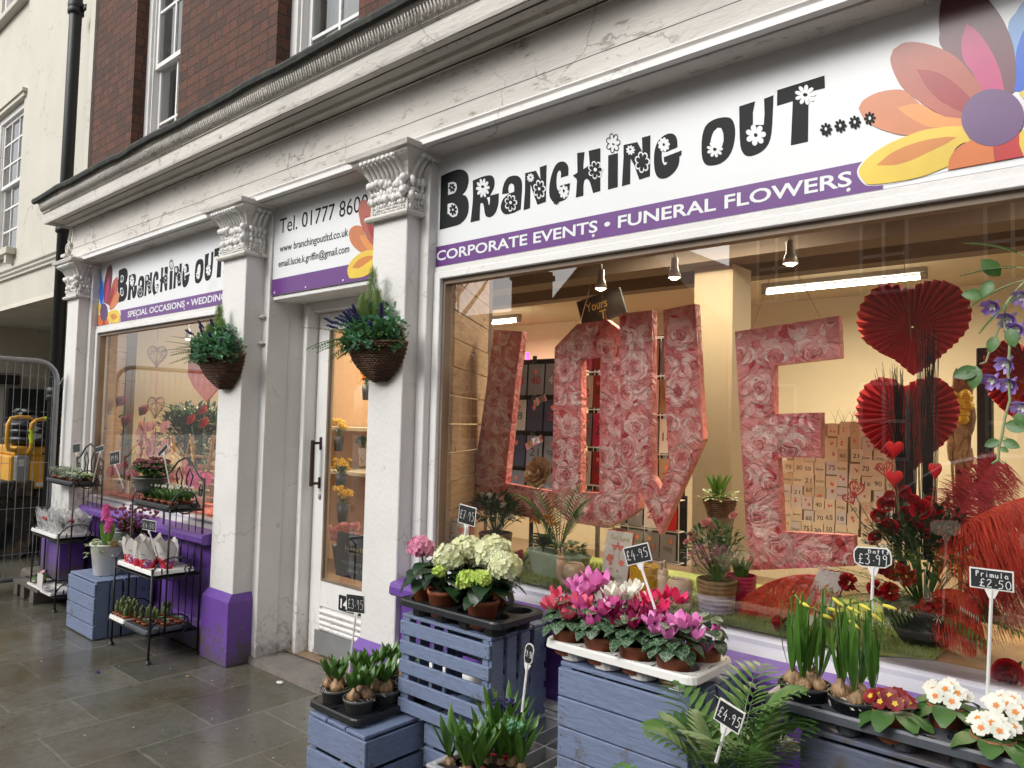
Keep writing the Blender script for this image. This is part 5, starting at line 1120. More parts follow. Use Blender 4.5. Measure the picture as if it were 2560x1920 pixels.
def ostrich(b, r_, base, ctrl, tip, W, n=90, seed=0, droop=.06, hang=.55):
    n = int(n*3.2)
    """plume: a curved quill with drooping barbs"""
    rnd = random.Random(seed); B, C, T_ = V(base), V(ctrl), V(tip); P_ = lambda t: B*(1-t)**2+C*2*t*(1-t)+T_*t*t; pts = [P_(k/12) for k in range(13)]; r_.tube(pts, .0025, 5, .0008)
    for k in range(n*2):
        t = .12+.88*(k//2)/n; p = P_(min(t, 1)); d = (P_(min(1, t+.03))-P_(t-.03)).normalized(); sd = d.cross(V((0, -1, .2))).normalized()*(1 if k % 2 else -1)
        w_ = W*math.sin(pi*min(1, .15+t*.75))**.6*rnd.uniform(.7, 1.15); q = []
        dirv = (sd*(1-hang)+d*.55+V((0, rnd.uniform(-.7, .7), rnd.uniform(-.25, .25)-hang*1.1))).normalized()
        for j in range(5): u = j/4; q.append(p+dirv*w_*u+V((0, 0, -droop*u*u*2))+V((rnd.uniform(-.002, .002),)*3))
        vs = []; 
        for j, e in enumerate(q): ww = .0014*(1-j/6); vs += [e+V((0, 0, ww)), e-V((0, 0, ww))]
        b.add(vs, [(2*j, 2*j+1, 2*j+3, 2*j+2) for j in range(4)])
        vs = []
        for j, e in enumerate(q): ww = .0014*(1-j/6); vs += [e+d*ww, e-d*ww]
        b.add(vs, [(2*j, 2*j+1, 2*j+3, 2*j+2) for j in range(4)])
# ================================================================ PAINTED CRATES
def crate(label, x0, x1, y0, y1, z0, z1, mat='crate_blue', front=5, side='v', top='x', gap=.010, group='painted wooden crates used as plinths', seed=0, sg=.012):
    rnd = random.Random(seed); t = thing('wooden_crate', label, 'crate', ((x0+x1)/2, (y0+y1)/2, z0), 0, group); T_ = .013
    def bd(*a, nm='slat'):
        b = MB(); b.box(*a, .0022); j = [rnd.uniform(-.0012, .0012) for _ in range(3)]; b.v = [(v[0]+j[0], v[1]+j[1], v[2]) for v in b.v]; b.build(nm, mat, t, False, True)
    def ragged(*a):
        b = MB(); b.box(*a, .0022); b.build('slat', mat, t, False, True)
    # four corner posts inside
    for x in (x0+T_, x1-T_-.03):
        for y in (y0+T_, y1-T_-.03): b = MB(); b.box(x, x+.03, y, y+.03, z0+.002, z1-T_-.001, .002); b.build('corner_post', mat, t, False, True)
    h = (z1-z0-T_*(1 if top else 0)); fh = h/front
    for k in range(front):
        za = z0+fh*k; bd(x0, x1, y0, y0+T_, za+gap/2, za+fh-gap/2+rnd.uniform(-.002, .002))
        bd(x0, x1, y1-T_, y1, za+gap/2, za+fh-gap/2)
    if side == 'v':
        n = 4; w_ = (y1-y0-2*T_-.002)/n
        for k in range(n):
            for xa in (x1-T_, x0): bd(xa, xa+T_, y0+T_+.001+w_*k+sg/2*(k > 0), y0+T_+.001+w_*(k+1)-sg/2*(k < n-1), z0+.001, z1-T_-.002)
    else:
        for k in range(front):
            za = z0+fh*k
            for xa in (x1-T_, x0): bd(xa, xa+T_, y0+T_+.002, y1-T_-.002, za+gap/2, za+fh-gap/2)
    if top == 'x':
        n = 4; w_ = (y1-y0)/n
        for k in range(n): bd(x0, x1, y0+w_*k+.004+(k == 0)*.006, y0+w_*(k+1)-.004, z1-T_, z1)
    elif top == 'y':
        n = 3; w_ = (x1-x0)/n
        for k in range(n): bd(x0+w_*k+.004, x0+w_*(k+1)-.004, y0+.002, y1-.002, z1-T_, z1)
    # rusty nail heads
    b = MB()
    for k in range(front):
        for x in (x0+.015, x1-.015):
            for dz in (.3, .7): b.blob((x, y0-.0015, z0+fh*(k+dz)), .0022, 5, 3)
    b.build('nails', 'pallet_wood', t, False, True); return t
crate('small blue crate at the far left carrying a white bucket of pink hyacinth', -5.81, -5.33, 1.945, 2.31, .004, .385, front=4, gap=.008, seed=1)
crate('low blue crate at the bottom left corner of the stall under a tray of bulbs', -2.537, -2.18, 1.725, 2.20, .004, .36, front=3, side='h', top='y', gap=.014, seed=2)
crate('tall gappy blue crate beside the white pilaster under the hydrangeas', -2.264, -1.79, 1.945, 2.27, .365, .745, front=5, gap=.024, seed=3, sg=.022)
crate('shadowed blue crate on the ground beneath the hydrangea crate', -2.16, -1.83, 1.99, 2.30, .004, .362, front=4, gap=.012, seed=4)
crate('wide close-boarded blue crate in the middle under the cyclamen', -1.462, -1.008, 1.915, 2.262, .37, .748, front=4, gap=.005, seed=5, top='x')
crate('blue crate underneath the cyclamen crate, resting on the flags', -1.462, -1.004, 1.92, 2.262, .004, .367, front=4, gap=.005, seed=6, top='x')
crate('weathered grey blue crate at the right under the long dark primula tray', -.708, -.20, 1.93, 2.262, .37, .752, 'crate_grey', front=4, gap=.006, seed=7)
crate('lowest weathered crate at the right, resting on the flags', -.708, -.20, 1.935, 2.262, .004, .367, 'crate_grey', front=4, gap=.006, seed=8)
# grey moulded plastic crates with hyacinths
def pcrate(label, x0, x1, y0, y1, z0, z1, nx):
    t = thing('plastic_crate', label, 'crate', ((x0+x1)/2, (y0+y1)/2, z0)); b = MB(); T_ = .006
    for a in ((x0, x1, y0, y0+T_), (x0, x1, y1-T_, y1), (x0, x0+T_, y0+T_, y1-T_), (x1-T_, x1, y0+T_, y1-T_)): b.box(*a, z0+.002, z1)
    b.box(x0, x1, y0, y1, z0, z0+.0018); b.build('walls', 'grey_plastic', t, False, True)
    b = MB(); r_ = .012
    for a in ((x0-r_, x1+r_, y0-r_, y0+r_), (x0-r_, x1+r_, y1-r_, y1+r_), (x0-r_, x0+r_, y0+r_, y1-r_), (x1-r_, x1+r_, y0+r_, y1-r_)): b.box(*a, z1+.0005, z1+.012, .003)
    b.build('rim', 'grey_plastic', t, False, True)
    b = MB()
    for k in range(1, nx): x = x0+(x1-x0)*k/nx; b.box(x-.003, x+.003, y0-r_*.8, y0-.0005, z0+.01, z1); b.box(x-.003, x+.003, y0+T_, y1-T_, z1-.045, z1-.004)
    for k in (1, 2): y = y0+(y1-y0)*k/3; b.box(x0+T_, x1-T_, y-.003, y+.003, z1-.045, z1-.0045)
    b.build('rib', 'grey_plastic', t, False, True); return t
pcrate('pale grey moulded plastic crate full of sprouting hyacinth bulbs at the bottom of the picture', -1.785, -1.475, 1.68, 2.26, .205, .395, 4)
pcrate('lower grey plastic crate on the flags beneath the hyacinth crate', -1.785, -1.475, 1.68, 2.26, .004, .192, 4)
# ================================================================ CARRY TRAYS AND THEIR PLANTS
# hydrangeas on the black tray
t, cs, zc = tray('carry_tray', 'big black carry tray of hydrangeas on the tall blue crate', -2.265, -1.735, 1.925, 2.20, .808, 4, 2, 'black_plastic', cup=.062, cr=.40, group='plant carry trays')
LM, CR, PK = 'pet_lime', 'pet_cream', 'pet_pink'
HY = [('pink flowered hydrangea at the left end of the black tray', [(-.03, .0, .235, .046, PK)], 0),
 ('cream hydrangea with a small lime bud, second from the left on the black tray', [(.0, .03, .215, .054, CR), (.03, -.06, .18, .020, LM)], 1),
 ('hydrangea with a tall round cream head at the back of the black tray', [(-.03, .02, .235, .056, CR)], 3),
 ('hydrangea with the largest cream head in the middle of the black tray', [(.0, .0, .24, .064, CR)], 5),
 ('right-hand hydrangea with a cream head and two small lime green heads', [(.07, .03, .215, .055, CR), (-.035, -.06, .175, .034, LM), (.02, -.065, .185, .03, LM)], 4)]
cc = sorted(cs); # four columns, front & back
pos = {0: (cc[0][0]-.02, cc[0][1]+.03), 1: (cc[2][0]-.02, cc[2][1]+.0), 3: (cc[3][0]+.01, cc[3][1]), 5: (cc[5][0]-.02, cc[5][1]+.01), 4: (cc[4][0]+.06, cc[4][1])}
for i, (lb, hd, k) in enumerate(HY): hydrangea(lb, hd, (*pos[k], zc+.010), 20+i, 17)
# bulbs on the low black tray
t, cs, zc = tray('carry_tray', 'low black carry tray of hyacinth bulbs on the bottom left crate', -2.56, -2.245, 1.735, 2.14, .395, 2, 3, 'black_plastic', cup=.032, cr=.40, group='plant carry trays')
LB = ['hyacinth pot at the front left corner of the low black tray', 'hyacinth pot in the middle of the left row of the low black tray', 'hyacinth pot at the back of the left row of the low black tray', 'front right hyacinth pot, the nearest on the low black tray', 'hyacinth pot in the middle of the right row of the low black tray', 'hyacinth pot at the back right, tight against the tall blue crate']
for i, (c, lb) in enumerate(zip(sorted(cs, key=lambda q: (q[0] > -2.4, q[1])), LB)): hyacinth_pot(lb, (c[0], c[1]-.0, zc+.008), 40+i, nb=3, lh=.085, pr=.062, ph=.07, group='hyacinth pots on the low black tray')
# cyclamen on the white tray
t, cs, zc = tray('carry_tray', 'long white carry tray of cyclamen on the middle crate', -1.515, -.985, 1.90, 2.16, .812, 4, 2, 'white_plastic', cup=.060, cr=.44, group='plant carry trays')
cs = sorted(cs); CY = [('pet_coral', 'coral red cyclamen at the left end of the white tray'), ('pet_orchid', 'orchid pink cyclamen at the back left of the white tray'), ('pet_mag', 'pink cyclamen in front of the white one, second from the left'), ('pet_white', 'white flowered cyclamen at the back of the white tray'), ('pet_wine', 'dark wine red cyclamen at the front middle of the white tray'), ('pet_cerise', 'cerise red cyclamen at the back right of the white tray'), ('pet_orchid', 'pale edged pink cyclamen at the right end of the white tray'), ]
for i, (m_, lb) in enumerate(CY): cyclamen(lb, m_, (cs[i][0]-.02+.0*(i % 2), cs[i][1]-.012, zc+.010), 60+i, nf=14 if i != 5 else 9, spread=.082, H_=.195 if i % 2 else .155)
cyclamen('small straggly magenta cyclamen at the far right edge of the white tray', 'pet_mag', (cs[7][0]+.01, cs[7][1], zc+.01), 75, nf=3, spread=.06, H_=.12, leafn=14)
# daffodils and primulas on the slate tray
t, cs, zc = tray('carry_tray', 'long slate grey carry tray of daffodils and primulas at the right', -.80, -.16, 1.915, 2.115, .812, 5, 2, 'slate_plastic', cup=.056, cr=.38, group='plant carry trays')
def daffodil(label, loc, seed, nst, pr=.068):
    rnd = random.Random(seed); t = thing('daffodil', label, 'daffodil', loc, 0, 'potted daffodils'); pot(t, pr, .06, 'black_plastic'); b = MB(); cs = [(-.032, .0, .045), (.002, -.024, .042), (.034, .008, .045), (0, .03, .045)]; bulbs(b, cs, rnd, .024); b.build('bulb', 'bulb', t, True)
    b = MB(); s_ = MB(); fl = MB(); bd = MB(); rt = MB()
    for (x, y, z) in cs[:4]:
        for k in range(6):
            a = rnd.random()*6.28; L = rnd.uniform(.11, .21); lz = rnd.uniform(.08, .45); b.leaf((x+.005*math.cos(a), y+.005*math.sin(a), z+.035), (math.cos(a)*lz, math.sin(a)*lz, 1), L*1.1, .0150, up=V((math.cos(a), math.sin(a), .3)), curl=rnd.uniform(-.25, .55), fold=.25, n=7, peak=.45)
        for k in range(5): a = rnd.random()*6.28; rt.tube([(x, y, z), (x+.03*math.cos(a), y+.03*math.sin(a), z+.012), (x+.045*math.cos(a+.5), y+.045*math.sin(a+.5), z+.004)], .0008, 3)
    for k in range(nst):
        x, y, z = cs[k % 4]; a = rnd.uniform(-.6, .6); h_ = rnd.uniform(.20, .27); q = V((x+rnd.uniform(-.02, .02), y+rnd.uniform(-.02, .02), z+h_)); dr = V((math.cos(a), math.sin(a), -.1-.5*rnd.random()))
        s_.tube([(x, y, z+.04), tuple(q*.6+V((x, y, z))*.4), tuple(q), tuple(q+V((dr.x*.012, dr.y*.012, .008))), tuple(q+dr*.028)], .0026, 5)
        e = q+dr*.028; n0 = len(bd.v); bd.lathe([(.003, 0), (.0048, .010), (.0048, .020), (.0012, .032)], 7)
        M_ = Matrix.Translation(e) @ rot_to(dr); bd.v[n0:] = [tuple(M_ @ V(v)) for v in bd.v[n0:]]
    b.build('leaves', 'leaf_blade', t, True); s_.build('flower_stems', 'leaf_bright', t, True); bd.build('flower_buds', 'pet_lemon', t, True); rt.build('roots', 'root', t)
    b = MB(); 
    return t
daffodil('left pot of daffodils with the tallest yellow buds on the slate tray', (-.715, 1.985, zc+.028), 81, 4)
daffodil('right pot of daffodils with drooping yellow buds next to the red primula', (-.590, 1.985, zc+.026), 86, 5)
leafmat('pet_redwine', (0.15, 0.002, 0.006), (0.30, 0.005, 0.012), 0.5, 14)
def primula(label, loc, seed, mat, eye='pet_yellow', nf=9, nl=8):
    rnd = random.Random(seed); t = thing('primula', label, 'primula', loc, 0, 'potted primulas'); pot(t, .044, .07); b = MB()
    for k in range(nl): a = 2*pi*k/nl+rnd.uniform(-.2, .2); b.leaf((.008*math.cos(a), .008*math.sin(a), .068), (math.cos(a), math.sin(a), rnd.uniform(.0, .35)), rnd.uniform(.075, .098), .050, curl=rnd.uniform(.4, .9), fold=.10, n=6, peak=.58, tip=.2, wave=.05)
    b.build('leaves', 'leaf_mid', t, True); b = MB(); e = MB()
    for k in range(nf):
        a = 2.4*k; r_ = .046*math.sqrt((k+.4)/nf); c = V((r_*math.cos(a), r_*math.sin(a), .112+rnd.uniform(-.004, .008)-r_*.5)); d = V((c.x*14, c.y*14-.55, .75)); M_ = Matrix.Translation(c) @ rot_to(d, rnd.random()*6)
        b.M = M_
        for j in range(5): petal(b, j*2*pi/5, .002, .0185, .0185, 0, .002+rnd.uniform(-.0015, .002), .08, 3, .85)
        e.M = M_ @ Matrix.Translation((0, 0, .0022))
        for j in range(5): petal(e, j*2*pi/5, 0, .0070, .0062, 0, .0004, .0, 2, .35)
    b.M = Matrix.Identity(4); b.build('flowers', mat, t, True); e.build('flower_eyes', eye, t); return t
primula('red primula with yellow eyes next to the daffodils', (-.505, 1.965, zc+.010), 91, 'pet_redwine', 'pet_yellow', 13)
primula('white primula behind the empty tray cell, left of the primula price sign', (-.405, 2.045, zc+.030), 92, 'pet_white', 'pet_orange', 12)
primula('white primula at the back right edge of the picture', (-.285, 2.06, zc+.026), 93, 'pet_white', 'pet_orange', 11)
primula('nearest white primula at the front right of the slate tray', (-.300, 1.965, zc+.008), 94, 'pet_white', 'pet_orange', 12)
# purple hyacinths in the grey crate
HP = [('hyacinth in a red square pot at the left of the grey plastic crate', -1.755, 1.735, 'berry', None), ('hyacinth in a white square pot beside the red one in the grey crate', -1.715, 1.775, 'white_plastic', None), ('tall hyacinth clump at the back of the grey crate with a blue-grey bud', -1.70, 1.93, 'berry', 'pet_navy'), ('front hyacinth clump nearest the picture edge in the grey crate', -1.655, 1.735, 'grey_pot', None), ('hyacinth clump in the centre of the grey crate', -1.655, 1.835, 'berry', None), ('hyacinth in a red pot at the right of the grey crate with a green bud', -1.585, 1.86, 'berry', 'leaf_grey')]
for i, (lb, x, y, pm, bd) in enumerate(HP): hyacinth_pot(lb, (x, y, .345), 100+i, potmat=pm, nb=1 if i < 2 else 2, ph=.055, pr=.042, lh=.15 if i != 2 else .20, bud=bd, sq=True, group='hyacinths in the grey plastic crate')
# ---- parlour palms in front of the middle
def palm(label, loc, seed, n, L, spread, mat='leaf_palm', nl=15, lw=.014, W=.10, pr=.07, ph=.12, potmat='black_plastic', group=None, lean=None):
    rnd = random.Random(seed); t = thing('parlour_palm', label, 'palm', loc, 0, group); pot(t, pr, ph, potmat); b = MB(); s_ = MB()
    for k in range(n):
        a = 2.4*k+rnd.uniform(-.3, .3); e = rnd.uniform(spread[0], spread[1]); d = V((math.cos(a)*e, math.sin(a)*e, 1)); 
        if lean: d += V(lean)
        z0 = ph; st = rnd.uniform(.15, .55)*L; p0 = V((.02*math.cos(a), .02*math.sin(a), z0)); p1 = p0+d.normalized()*st; s_.tube([p0, p1], .0028, 5, .002)
        frond(b, s_, p1, d, L*rnd.uniform(.55, .8), W*rnd.uniform(.85, 1.15), nl, rnd.uniform(.9, 1.9), lw, thick=.002)
    b.build('fronds', mat, t, True); s_.build('stems', 'stem_green', t); return t
palm('bushy green parlour palm between the middle crate and the right crate', (-.83, 1.80, .425), 120, 20, .30, (.10, .58), nl=9, lw=.018, W=.105, pr=.08, ph=.12, lean=(-.02, .04, 0), group='parlour palms')
palm('low parlour palm at the bottom edge in front of the middle crate', (-.93, 1.62, .285), 121, 12, .22, (.1, .6), 'leaf_bright', nl=9, lw=.016, W=.075, pr=.075, ph=.12, lean=(-.1, 0, 0), group='parlour palms')
b = MB(); b.box(-.99, -.74, 1.54, 1.90, .004, .28, .004); o = b.build('upturned_box', 'slate_plastic', None, False, True); tag(o, 'dark plastic box under the parlour palms', 'box')
b = MB(); b.box(-.95, -.76, 1.74, 1.89, .283, .42, .004); o = b.build('upturned_box', 'slate_plastic', None, False, True); tag(o, 'smaller dark plastic box lifting the taller parlour palm', 'box')
# ================================================================ CHALK PRICE SIGNS
psign('£7.95 tag standing in the hydrangea tray', [(1160,1266),(1201,1278),(1178,1310),(1136,1298)], 2.12, (1148,1440), 2.10, [('£7.95', .08, .25, .17, .5)])
psign('£4.95 tag standing in the cyclamen tray', [(1566,1370),(1629,1356),(1622,1400),(1561,1415)], 2.02, (1668,1613), 1.99, [('£4.95', .06, .25, .17, .55)])
psign('£3.99 tag with rounded ends behind the daffodils', [(2140,1368),(2238,1372),(2222,1421),(2128,1412)], 2.08, (2172,1700), 2.08, [('£3.99', .12, .14, .155, .55), ('Daffs', .40, .70, .10, .2)], 'barrel')
psign('white edged Primula £2.50 tag at the right', [(2436,1420),(2546,1433),(2524,1478),(2412,1463)], 2.09, (2468,1745), 2.09, [('£2.50', .22, .10, .145, .42), ('Primula', .14, .60, .095, .28)])
psign('tilted £4.95 tag among the palm leaves', [(1808,1752),(1878,1795),(1834,1826),(1776,1788)], 1.60, (1790,1905), 1.60, [('£4.95', .10, .25, .17, .5)])
psign('£1.50 oval tag standing in the grey plastic crate', [(1322,1610),(1345,1618),(1322,1662),(1303,1648)], 1.90, (1305,1780), 1.88, [('£1.50', .02, .35, .20, .3)], 'oct')
psign('£3.95 tag standing in the low tray of bulbs', [(876,1490),(921,1496),(903,1528),(858,1522)], 2.02, (873,1680), 2.02, [('£3.95', .08, .2, .17, .55)])
# ================================================================ WALL BASKETS OF ARTIFICIAL FLOWERS
def wallbasket(label, xc, zrim, r, seed, cyp=1.0, lean=-.5):
    t = thing('wall_basket', label, 'hanging basket', (xc, 2.33, zrim-r*.95), 0, 'wicker wall baskets'); b = MB(); rnd = random.Random(seed); H_ = r*.98; zt = r*.95
    rows, n = 19, 44
    for i in range(rows):
        u = i/(rows-1); rr = r*(math.sin(pi/2*min(1, (.10+.90*u)))**.75); z = zt-H_*(1-u); pts = []
        for k in range(n+1): a = -pi*(k/n); w_ = (1 if (k+i) % 2 else -1)*.0065; pts.append(((rr+w_)*math.cos(a), (rr*.78+w_)*math.sin(a)-.004, z+pnoise(V((k*.1, i, seed)))*.003))
        b.tube(pts, .0062, 5)
    o = b.build('wicker', 'wicker', t, True); b = MB(); pts = [(r*1.03*math.cos(-pi*k/24), r*.80*math.sin(-pi*k/24)-.004, zt+.004) for k in range(25)]; b.tube(pts, .008, 6); b.tube([(-r, -.006, zt), (r, -.006, zt)], .008, 6); b.build('rim', 'wicker', t, True)
    b = MB(); b.tube([(r*.95*math.cos(pi*k/16), -.02, zt+r*.72*math.sin(pi*k/16)) for k in range(17)], .0055, 6); b.build('handle', 'wicker', t, True)
    b = MB(); b.lathe([(r*.9*q, z) for q, z in ((.05, 0), (.6, .02), (.85, .06))], 10, (0, -r*.35, zt-.10), sy=.6); b.disc((0, -r*.38, zt-.02), r*.9, 20, sy=.75); b.build('lining', 'soil', t)
    # cypress plumes
    b = MB(); s_ = MB()
    for (x, y, h, wd) in ((-.01, -.07, .33*cyp, .085), (.030, -.07, .22*cyp, .08), (-.075, -.07, .21*cyp, .07), (.0, -.13, .18*cyp, .09)):
        for k in range(520): u = k/520; a = 2.4*k; z = zt+.02+h*u; rr = wd*(.9-.75*u**2); d = V((math.cos(a)*.55, math.sin(a)*.55, 1.2)); b.leaf((x+math.cos(a)*rr*.4, y+math.sin(a)*rr*.4, z), d, rnd.uniform(.03, .055), .0035, n=2, fold=.1, curl=-.2)
    b.build('cypress_plume', 'leaf_cypress', t); b = MB()
    for k in range(22): # fern fronds reaching out to the left and forward
        a = rnd.uniform(pi*.80, pi*1.6); e = rnd.uniform(.05, .7); d = V((math.cos(a)+lean*.3, math.sin(a)*.8, e)); frond(b, s_, (rnd.uniform(-.06, .05), -.06, zt), d, rnd.uniform(.20, .33), .055, 18, rnd.uniform(.5, 1.0), .0075, t0=.05)
    b.build('fern_fronds', 'leaf_mid', t); b = MB()
    for k in range(1500): # small round leaved eucalyptus mass
        a = rnd.uniform(pi, 2*pi); q = math.sqrt(rnd.random()); lump = 1+.65*pnoise(V((math.cos(a)*2+seed, math.sin(a)*2, 0))); x, y = r*1.18*lump*q*math.cos(a)-.015, r*1.02*lump*q*math.sin(a)-.01; z = zt+rnd.uniform(-.04, .18)*(1.15-q*.5)+(.02 if q < .6 else -.015); d = V((rnd.uniform(-1, 1), rnd.uniform(-1, .3), rnd.uniform(-.2, 1))); b.leaf((x, y, z), d, rnd.uniform(.022, .036), .021, n=2, peak=.5, curl=.2)
    b.build('eucalyptus_leaves', 'leaf_grey', t); b = MB()
    for k in range(200):
        a = rnd.uniform(pi, 2*pi); q = math.sqrt(rnd.random()); x, y = r*q*math.cos(a), r*.84*q*math.sin(a); b.leaf((x, y, zt+rnd.uniform(-.04, .09)), V((math.cos(a)+rnd.uniform(-.4, .4), math.sin(a), rnd.uniform(-.3, .8))), rnd.uniform(.03, .05), .014, n=3, curl=.5)
    b.build('green_leaves', 'leaf_bright' if seed % 2 else 'leaf_mid', t); b = MB()
    for (x, a) in ((-.9, 200), (-.8, 225), (.85, -20), (.95, 10), (.75, -50)): a = R(a); b.leaf((x*r, -r*.3, zt), (math.cos(a), -.4, math.sin(a)*.5), .085, .034, curl=.5, n=5)
    b.build('laurel_leaves', 'leaf_dark', t, True); b = MB()
    for k in range(17): # lavender spikes
        a = rnd.uniform(pi*.95, pi*2.0); d = V((math.cos(a)*1.1, math.sin(a)*.6, rnd.uniform(.1, 1.0))).normalized(); p = V((rnd.uniform(-.09, .09), -.07, zt+.03))+d*rnd.uniform(.10, .20)
        s_.tube([(0, -.06, zt), p, p+d*.06], .0016, 4)
        for j in range(26): q = p+d*(.055*j/26); aa = j*2.4; w_ = .009*(1-.6*j/26); b.blob((q.x+w_*math.cos(aa), q.y+w_*math.sin(aa), q.z+w_*.3*math.sin(aa)), .0045, 5, 3)
    b.build('lavender_spikes', 'pet_navy', t); b = MB()
    for k in range(9):
        a = rnd.uniform(pi, 2*pi); q = V((r*.75*math.cos(a), r*.7*math.sin(a)-.02, zt+rnd.uniform(.0, .15)))
        for j in range(6): b.M = Matrix.Translation(q) @ rot_to((rnd.uniform(-.5, .5), -1, .4), j); petal(b, j*pi/3, .001, .0075, .007, 0, .003, .1, 2, .8)
        b.M = Matrix.Identity(4)
    b.build('small_blue_flowers', 'pet_violet', t); s_.build('stems', 'stem_green', t); return t
q = A(1655/2212*660+400 if False else 400+1790*.2984, 660+705*.2984, 2.25); wallbasket('wicker wall basket of artificial lavender and fern on the pilaster beside the big window', -2.90, A(938, 856, 2.22).z, .180, 3)
wallbasket('wicker wall basket of artificial flowers on the pilaster left of the door', -4.42, A(555, 888, 2.22).z, .200, 4, .85)
# ================================================================ WROUGHT IRON SHELF RACKS AT THE LEFT
def rack(label, ox, oy, Wd, Dp, zs, back):
    """three shelves stepping back: zs = shelf heights low to high; the rack is deeper at the bottom; origin front left foot"""
    t = thing('plant_rack', label, 'plant stand', (ox+Wd/2, oy, 0), 0, 'wrought iron plant racks'); r_ = .0075
    yb = oy+Dp; steps = [oy, oy+Dp*.30, oy+Dp*.58]
    def part(nm, fn): b = MB(); fn(b); b.build(nm, 'black_iron', t, True, True)
    for x in (ox, ox+Wd):
        part('back_post', lambda b: (b.tube([(x, yb, .004), (x, yb, back)], r_, 6), b.blob((x, yb, .01), (.016, .016, .01), 8, 4)))
        part('front_post', lambda b: (b.tube([(x, oy, .004), (x, oy, zs[1]+.05)], r_, 6), b.lathe([(.02, 0), (.018, .008), (.008, .02)], 8, (x, oy, .002)), b.blob((x, oy, zs[1]+.055), .009, 6, 4)))
        part('middle_post', lambda b: b.tube([(x, steps[1], zs[0]), (x, steps[1], zs[2]+.02)], r_*.9, 6))
        for z, y in ((zs[1], oy), (zs[2], steps[1]), (zs[0], oy)): # scrolled side rail
            def sr(b, z=z, y=y):
                pts = []; D_ = yb-y
                for k in range(15): a = pi-pi*.5*k/14; pts.append((x, y+D_*.45+D_*.45*math.cos(a), z+.02+.10*math.sin(a)))
                for k in range(11): a = pi/2-pi*1.55*k/10; rr = D_*.42*(1-.03*k); pts.append((x, y+D_*.45+rr*math.cos(a)*.9, z+.05+.07*math.sin(a)))
                b.tube(pts, .005, 5)
                sp = [(x, y+D_*.72+(.028-.002*k)*math.cos(k*.7), z+.035+(.028-.002*k)*math.sin(k*.7)) for k in range(12)]; b.tube(sp, .0042, 5)
            part('side_scroll', sr)
    for i, z in enumerate(zs):
        y = steps[i] if i != 1 else oy
        if i == 2: y = steps[1]
        def sh(b, y=y, z=z):
            b.tube([(ox, y, z), (ox+Wd, y, z), (ox+Wd, yb, z), (ox, yb, z)], .006, 5, closed=True)
            for k in range(1, 12): x = ox+Wd*k/12; b.tube([(x, y, z), (x, yb, z)], .0028, 4)
            b.add([(ox+.01, y+.01, z-.003), (ox+Wd-.01, y+.01, z-.003), (ox+Wd-.01, yb-.01, z-.003), (ox+.01, yb-.01, z-.003)], [(0, 1, 2, 3)])
        part('shelf', sh)
    def bk(b):
        n = 6
        for k in range(1, n): x = ox+Wd*k/n; b.tube([(x, yb, zs[0]), (x, yb, back-.20)], .0035, 4)
        b.tube([(ox, yb, back-.02), (ox+Wd*.14, yb, back+.01), (ox+Wd*.32, yb, back+.085), (ox+Wd*.5, yb, back+.115), (ox+Wd*.68, yb, back+.085), (ox+Wd*.86, yb, back+.01), (ox+Wd, yb, back-.02)], .0065, 6)
        b.tube([(ox, yb, back-.20), (ox+Wd, yb, back-.20)], .005, 5)
        for s_ in (-1, 1):
            cx = ox+Wd/2; pts = [(cx+s_*.01, yb, back-.20), (cx+s_*.05, yb, back-.10), (cx+s_*.03, yb, back-.02), (cx+s_*.075, yb, back+.05), (cx+s_*.12, yb, back-.0), (cx+s_*.09, yb, back-.06), (cx+s_*.13, yb, back-.14), (cx+s_*.17, yb, back-.10)]; b.tube(pts, .0048, 5)
            b.tube([(cx+s_*Wd*.42+.028*math.cos(k*.6)*(1-k*.05), yb, back-.09+.05*math.sin(k*.6)*(1-k*.05)) for k in range(16)], .004, 5)
    part('scrolled_back', bk); return t
f1 = G(270, 1612); f2 = G(374, 1660); print('rackfeet', f1, f2)
RX0, RX1, RY = -5.17, -4.615, 2.005
rack('nearer black wrought iron rack of three shelves beside the purple plinth', RX0, RY, RX1-RX0, .30, (.155, .50, .90), 1.10)
rack('farther black wrought iron rack of shelves next to the mesh fence', -6.84, 2.02, .56, .29, (.10, .52, .93), 1.13)
def WHERE(i, rows, cols):
    return ('front' if i % rows == 0 else 'back')+' row '+(['leftmost']+['second', 'third', 'fourth'][:cols-2]+['rightmost'])[i//rows]
def WHERE3(i): return ['front', 'middle', 'back'][i % 3]+' row '+['leftmost', 'second', 'third', 'rightmost'][i//3]
def sm_pot(parent, loc, r=.035, h=.05): return pot(parent, r, h, loc=loc, seg=12)
def cactus(label, loc, seed, kind):
    rnd = random.Random(seed); t = thing('cactus', label, 'cactus', loc, rnd.random()*6, 'small potted cacti'); pot(t, .030, .045, seg=12); b = MB()
    if kind == 'pad':
        b.blob((0, 0, .075), (.020, .010, .034), 9, 6, .1, seed); b.blob((-.014, 0, .115), (.014, .008, .022), 8, 5, .1, seed); b.blob((.016, .002, .11), (.015, .008, .02), 8, 5, .1, seed)
    elif kind == 'col':
        for (x, y, h) in ((0, 0, .075), (.014, .008, .05), (-.013, .006, .058)): b.lathe([(.011, 0), (.0125, h*.5), (.011, h*.85), (.004, h)], 12, (x, y, .042), wob=.10)
    else:
        for rr, n, z in ((.028, 9, .048), (.019, 7, .054), (.010, 5, .06)):
            for k in range(n): a = 2*pi*k/n+rr*50; b.leaf((0, 0, z), (math.cos(a), math.sin(a), .5), rr, .012, n=3, peak=.6, fold=.4, curl=-.3)
    b.build('cactus_body' if kind != 'ros' else 'rosette', 'cactus' if kind != 'ros' else 'leaf_grey', t, True); return t
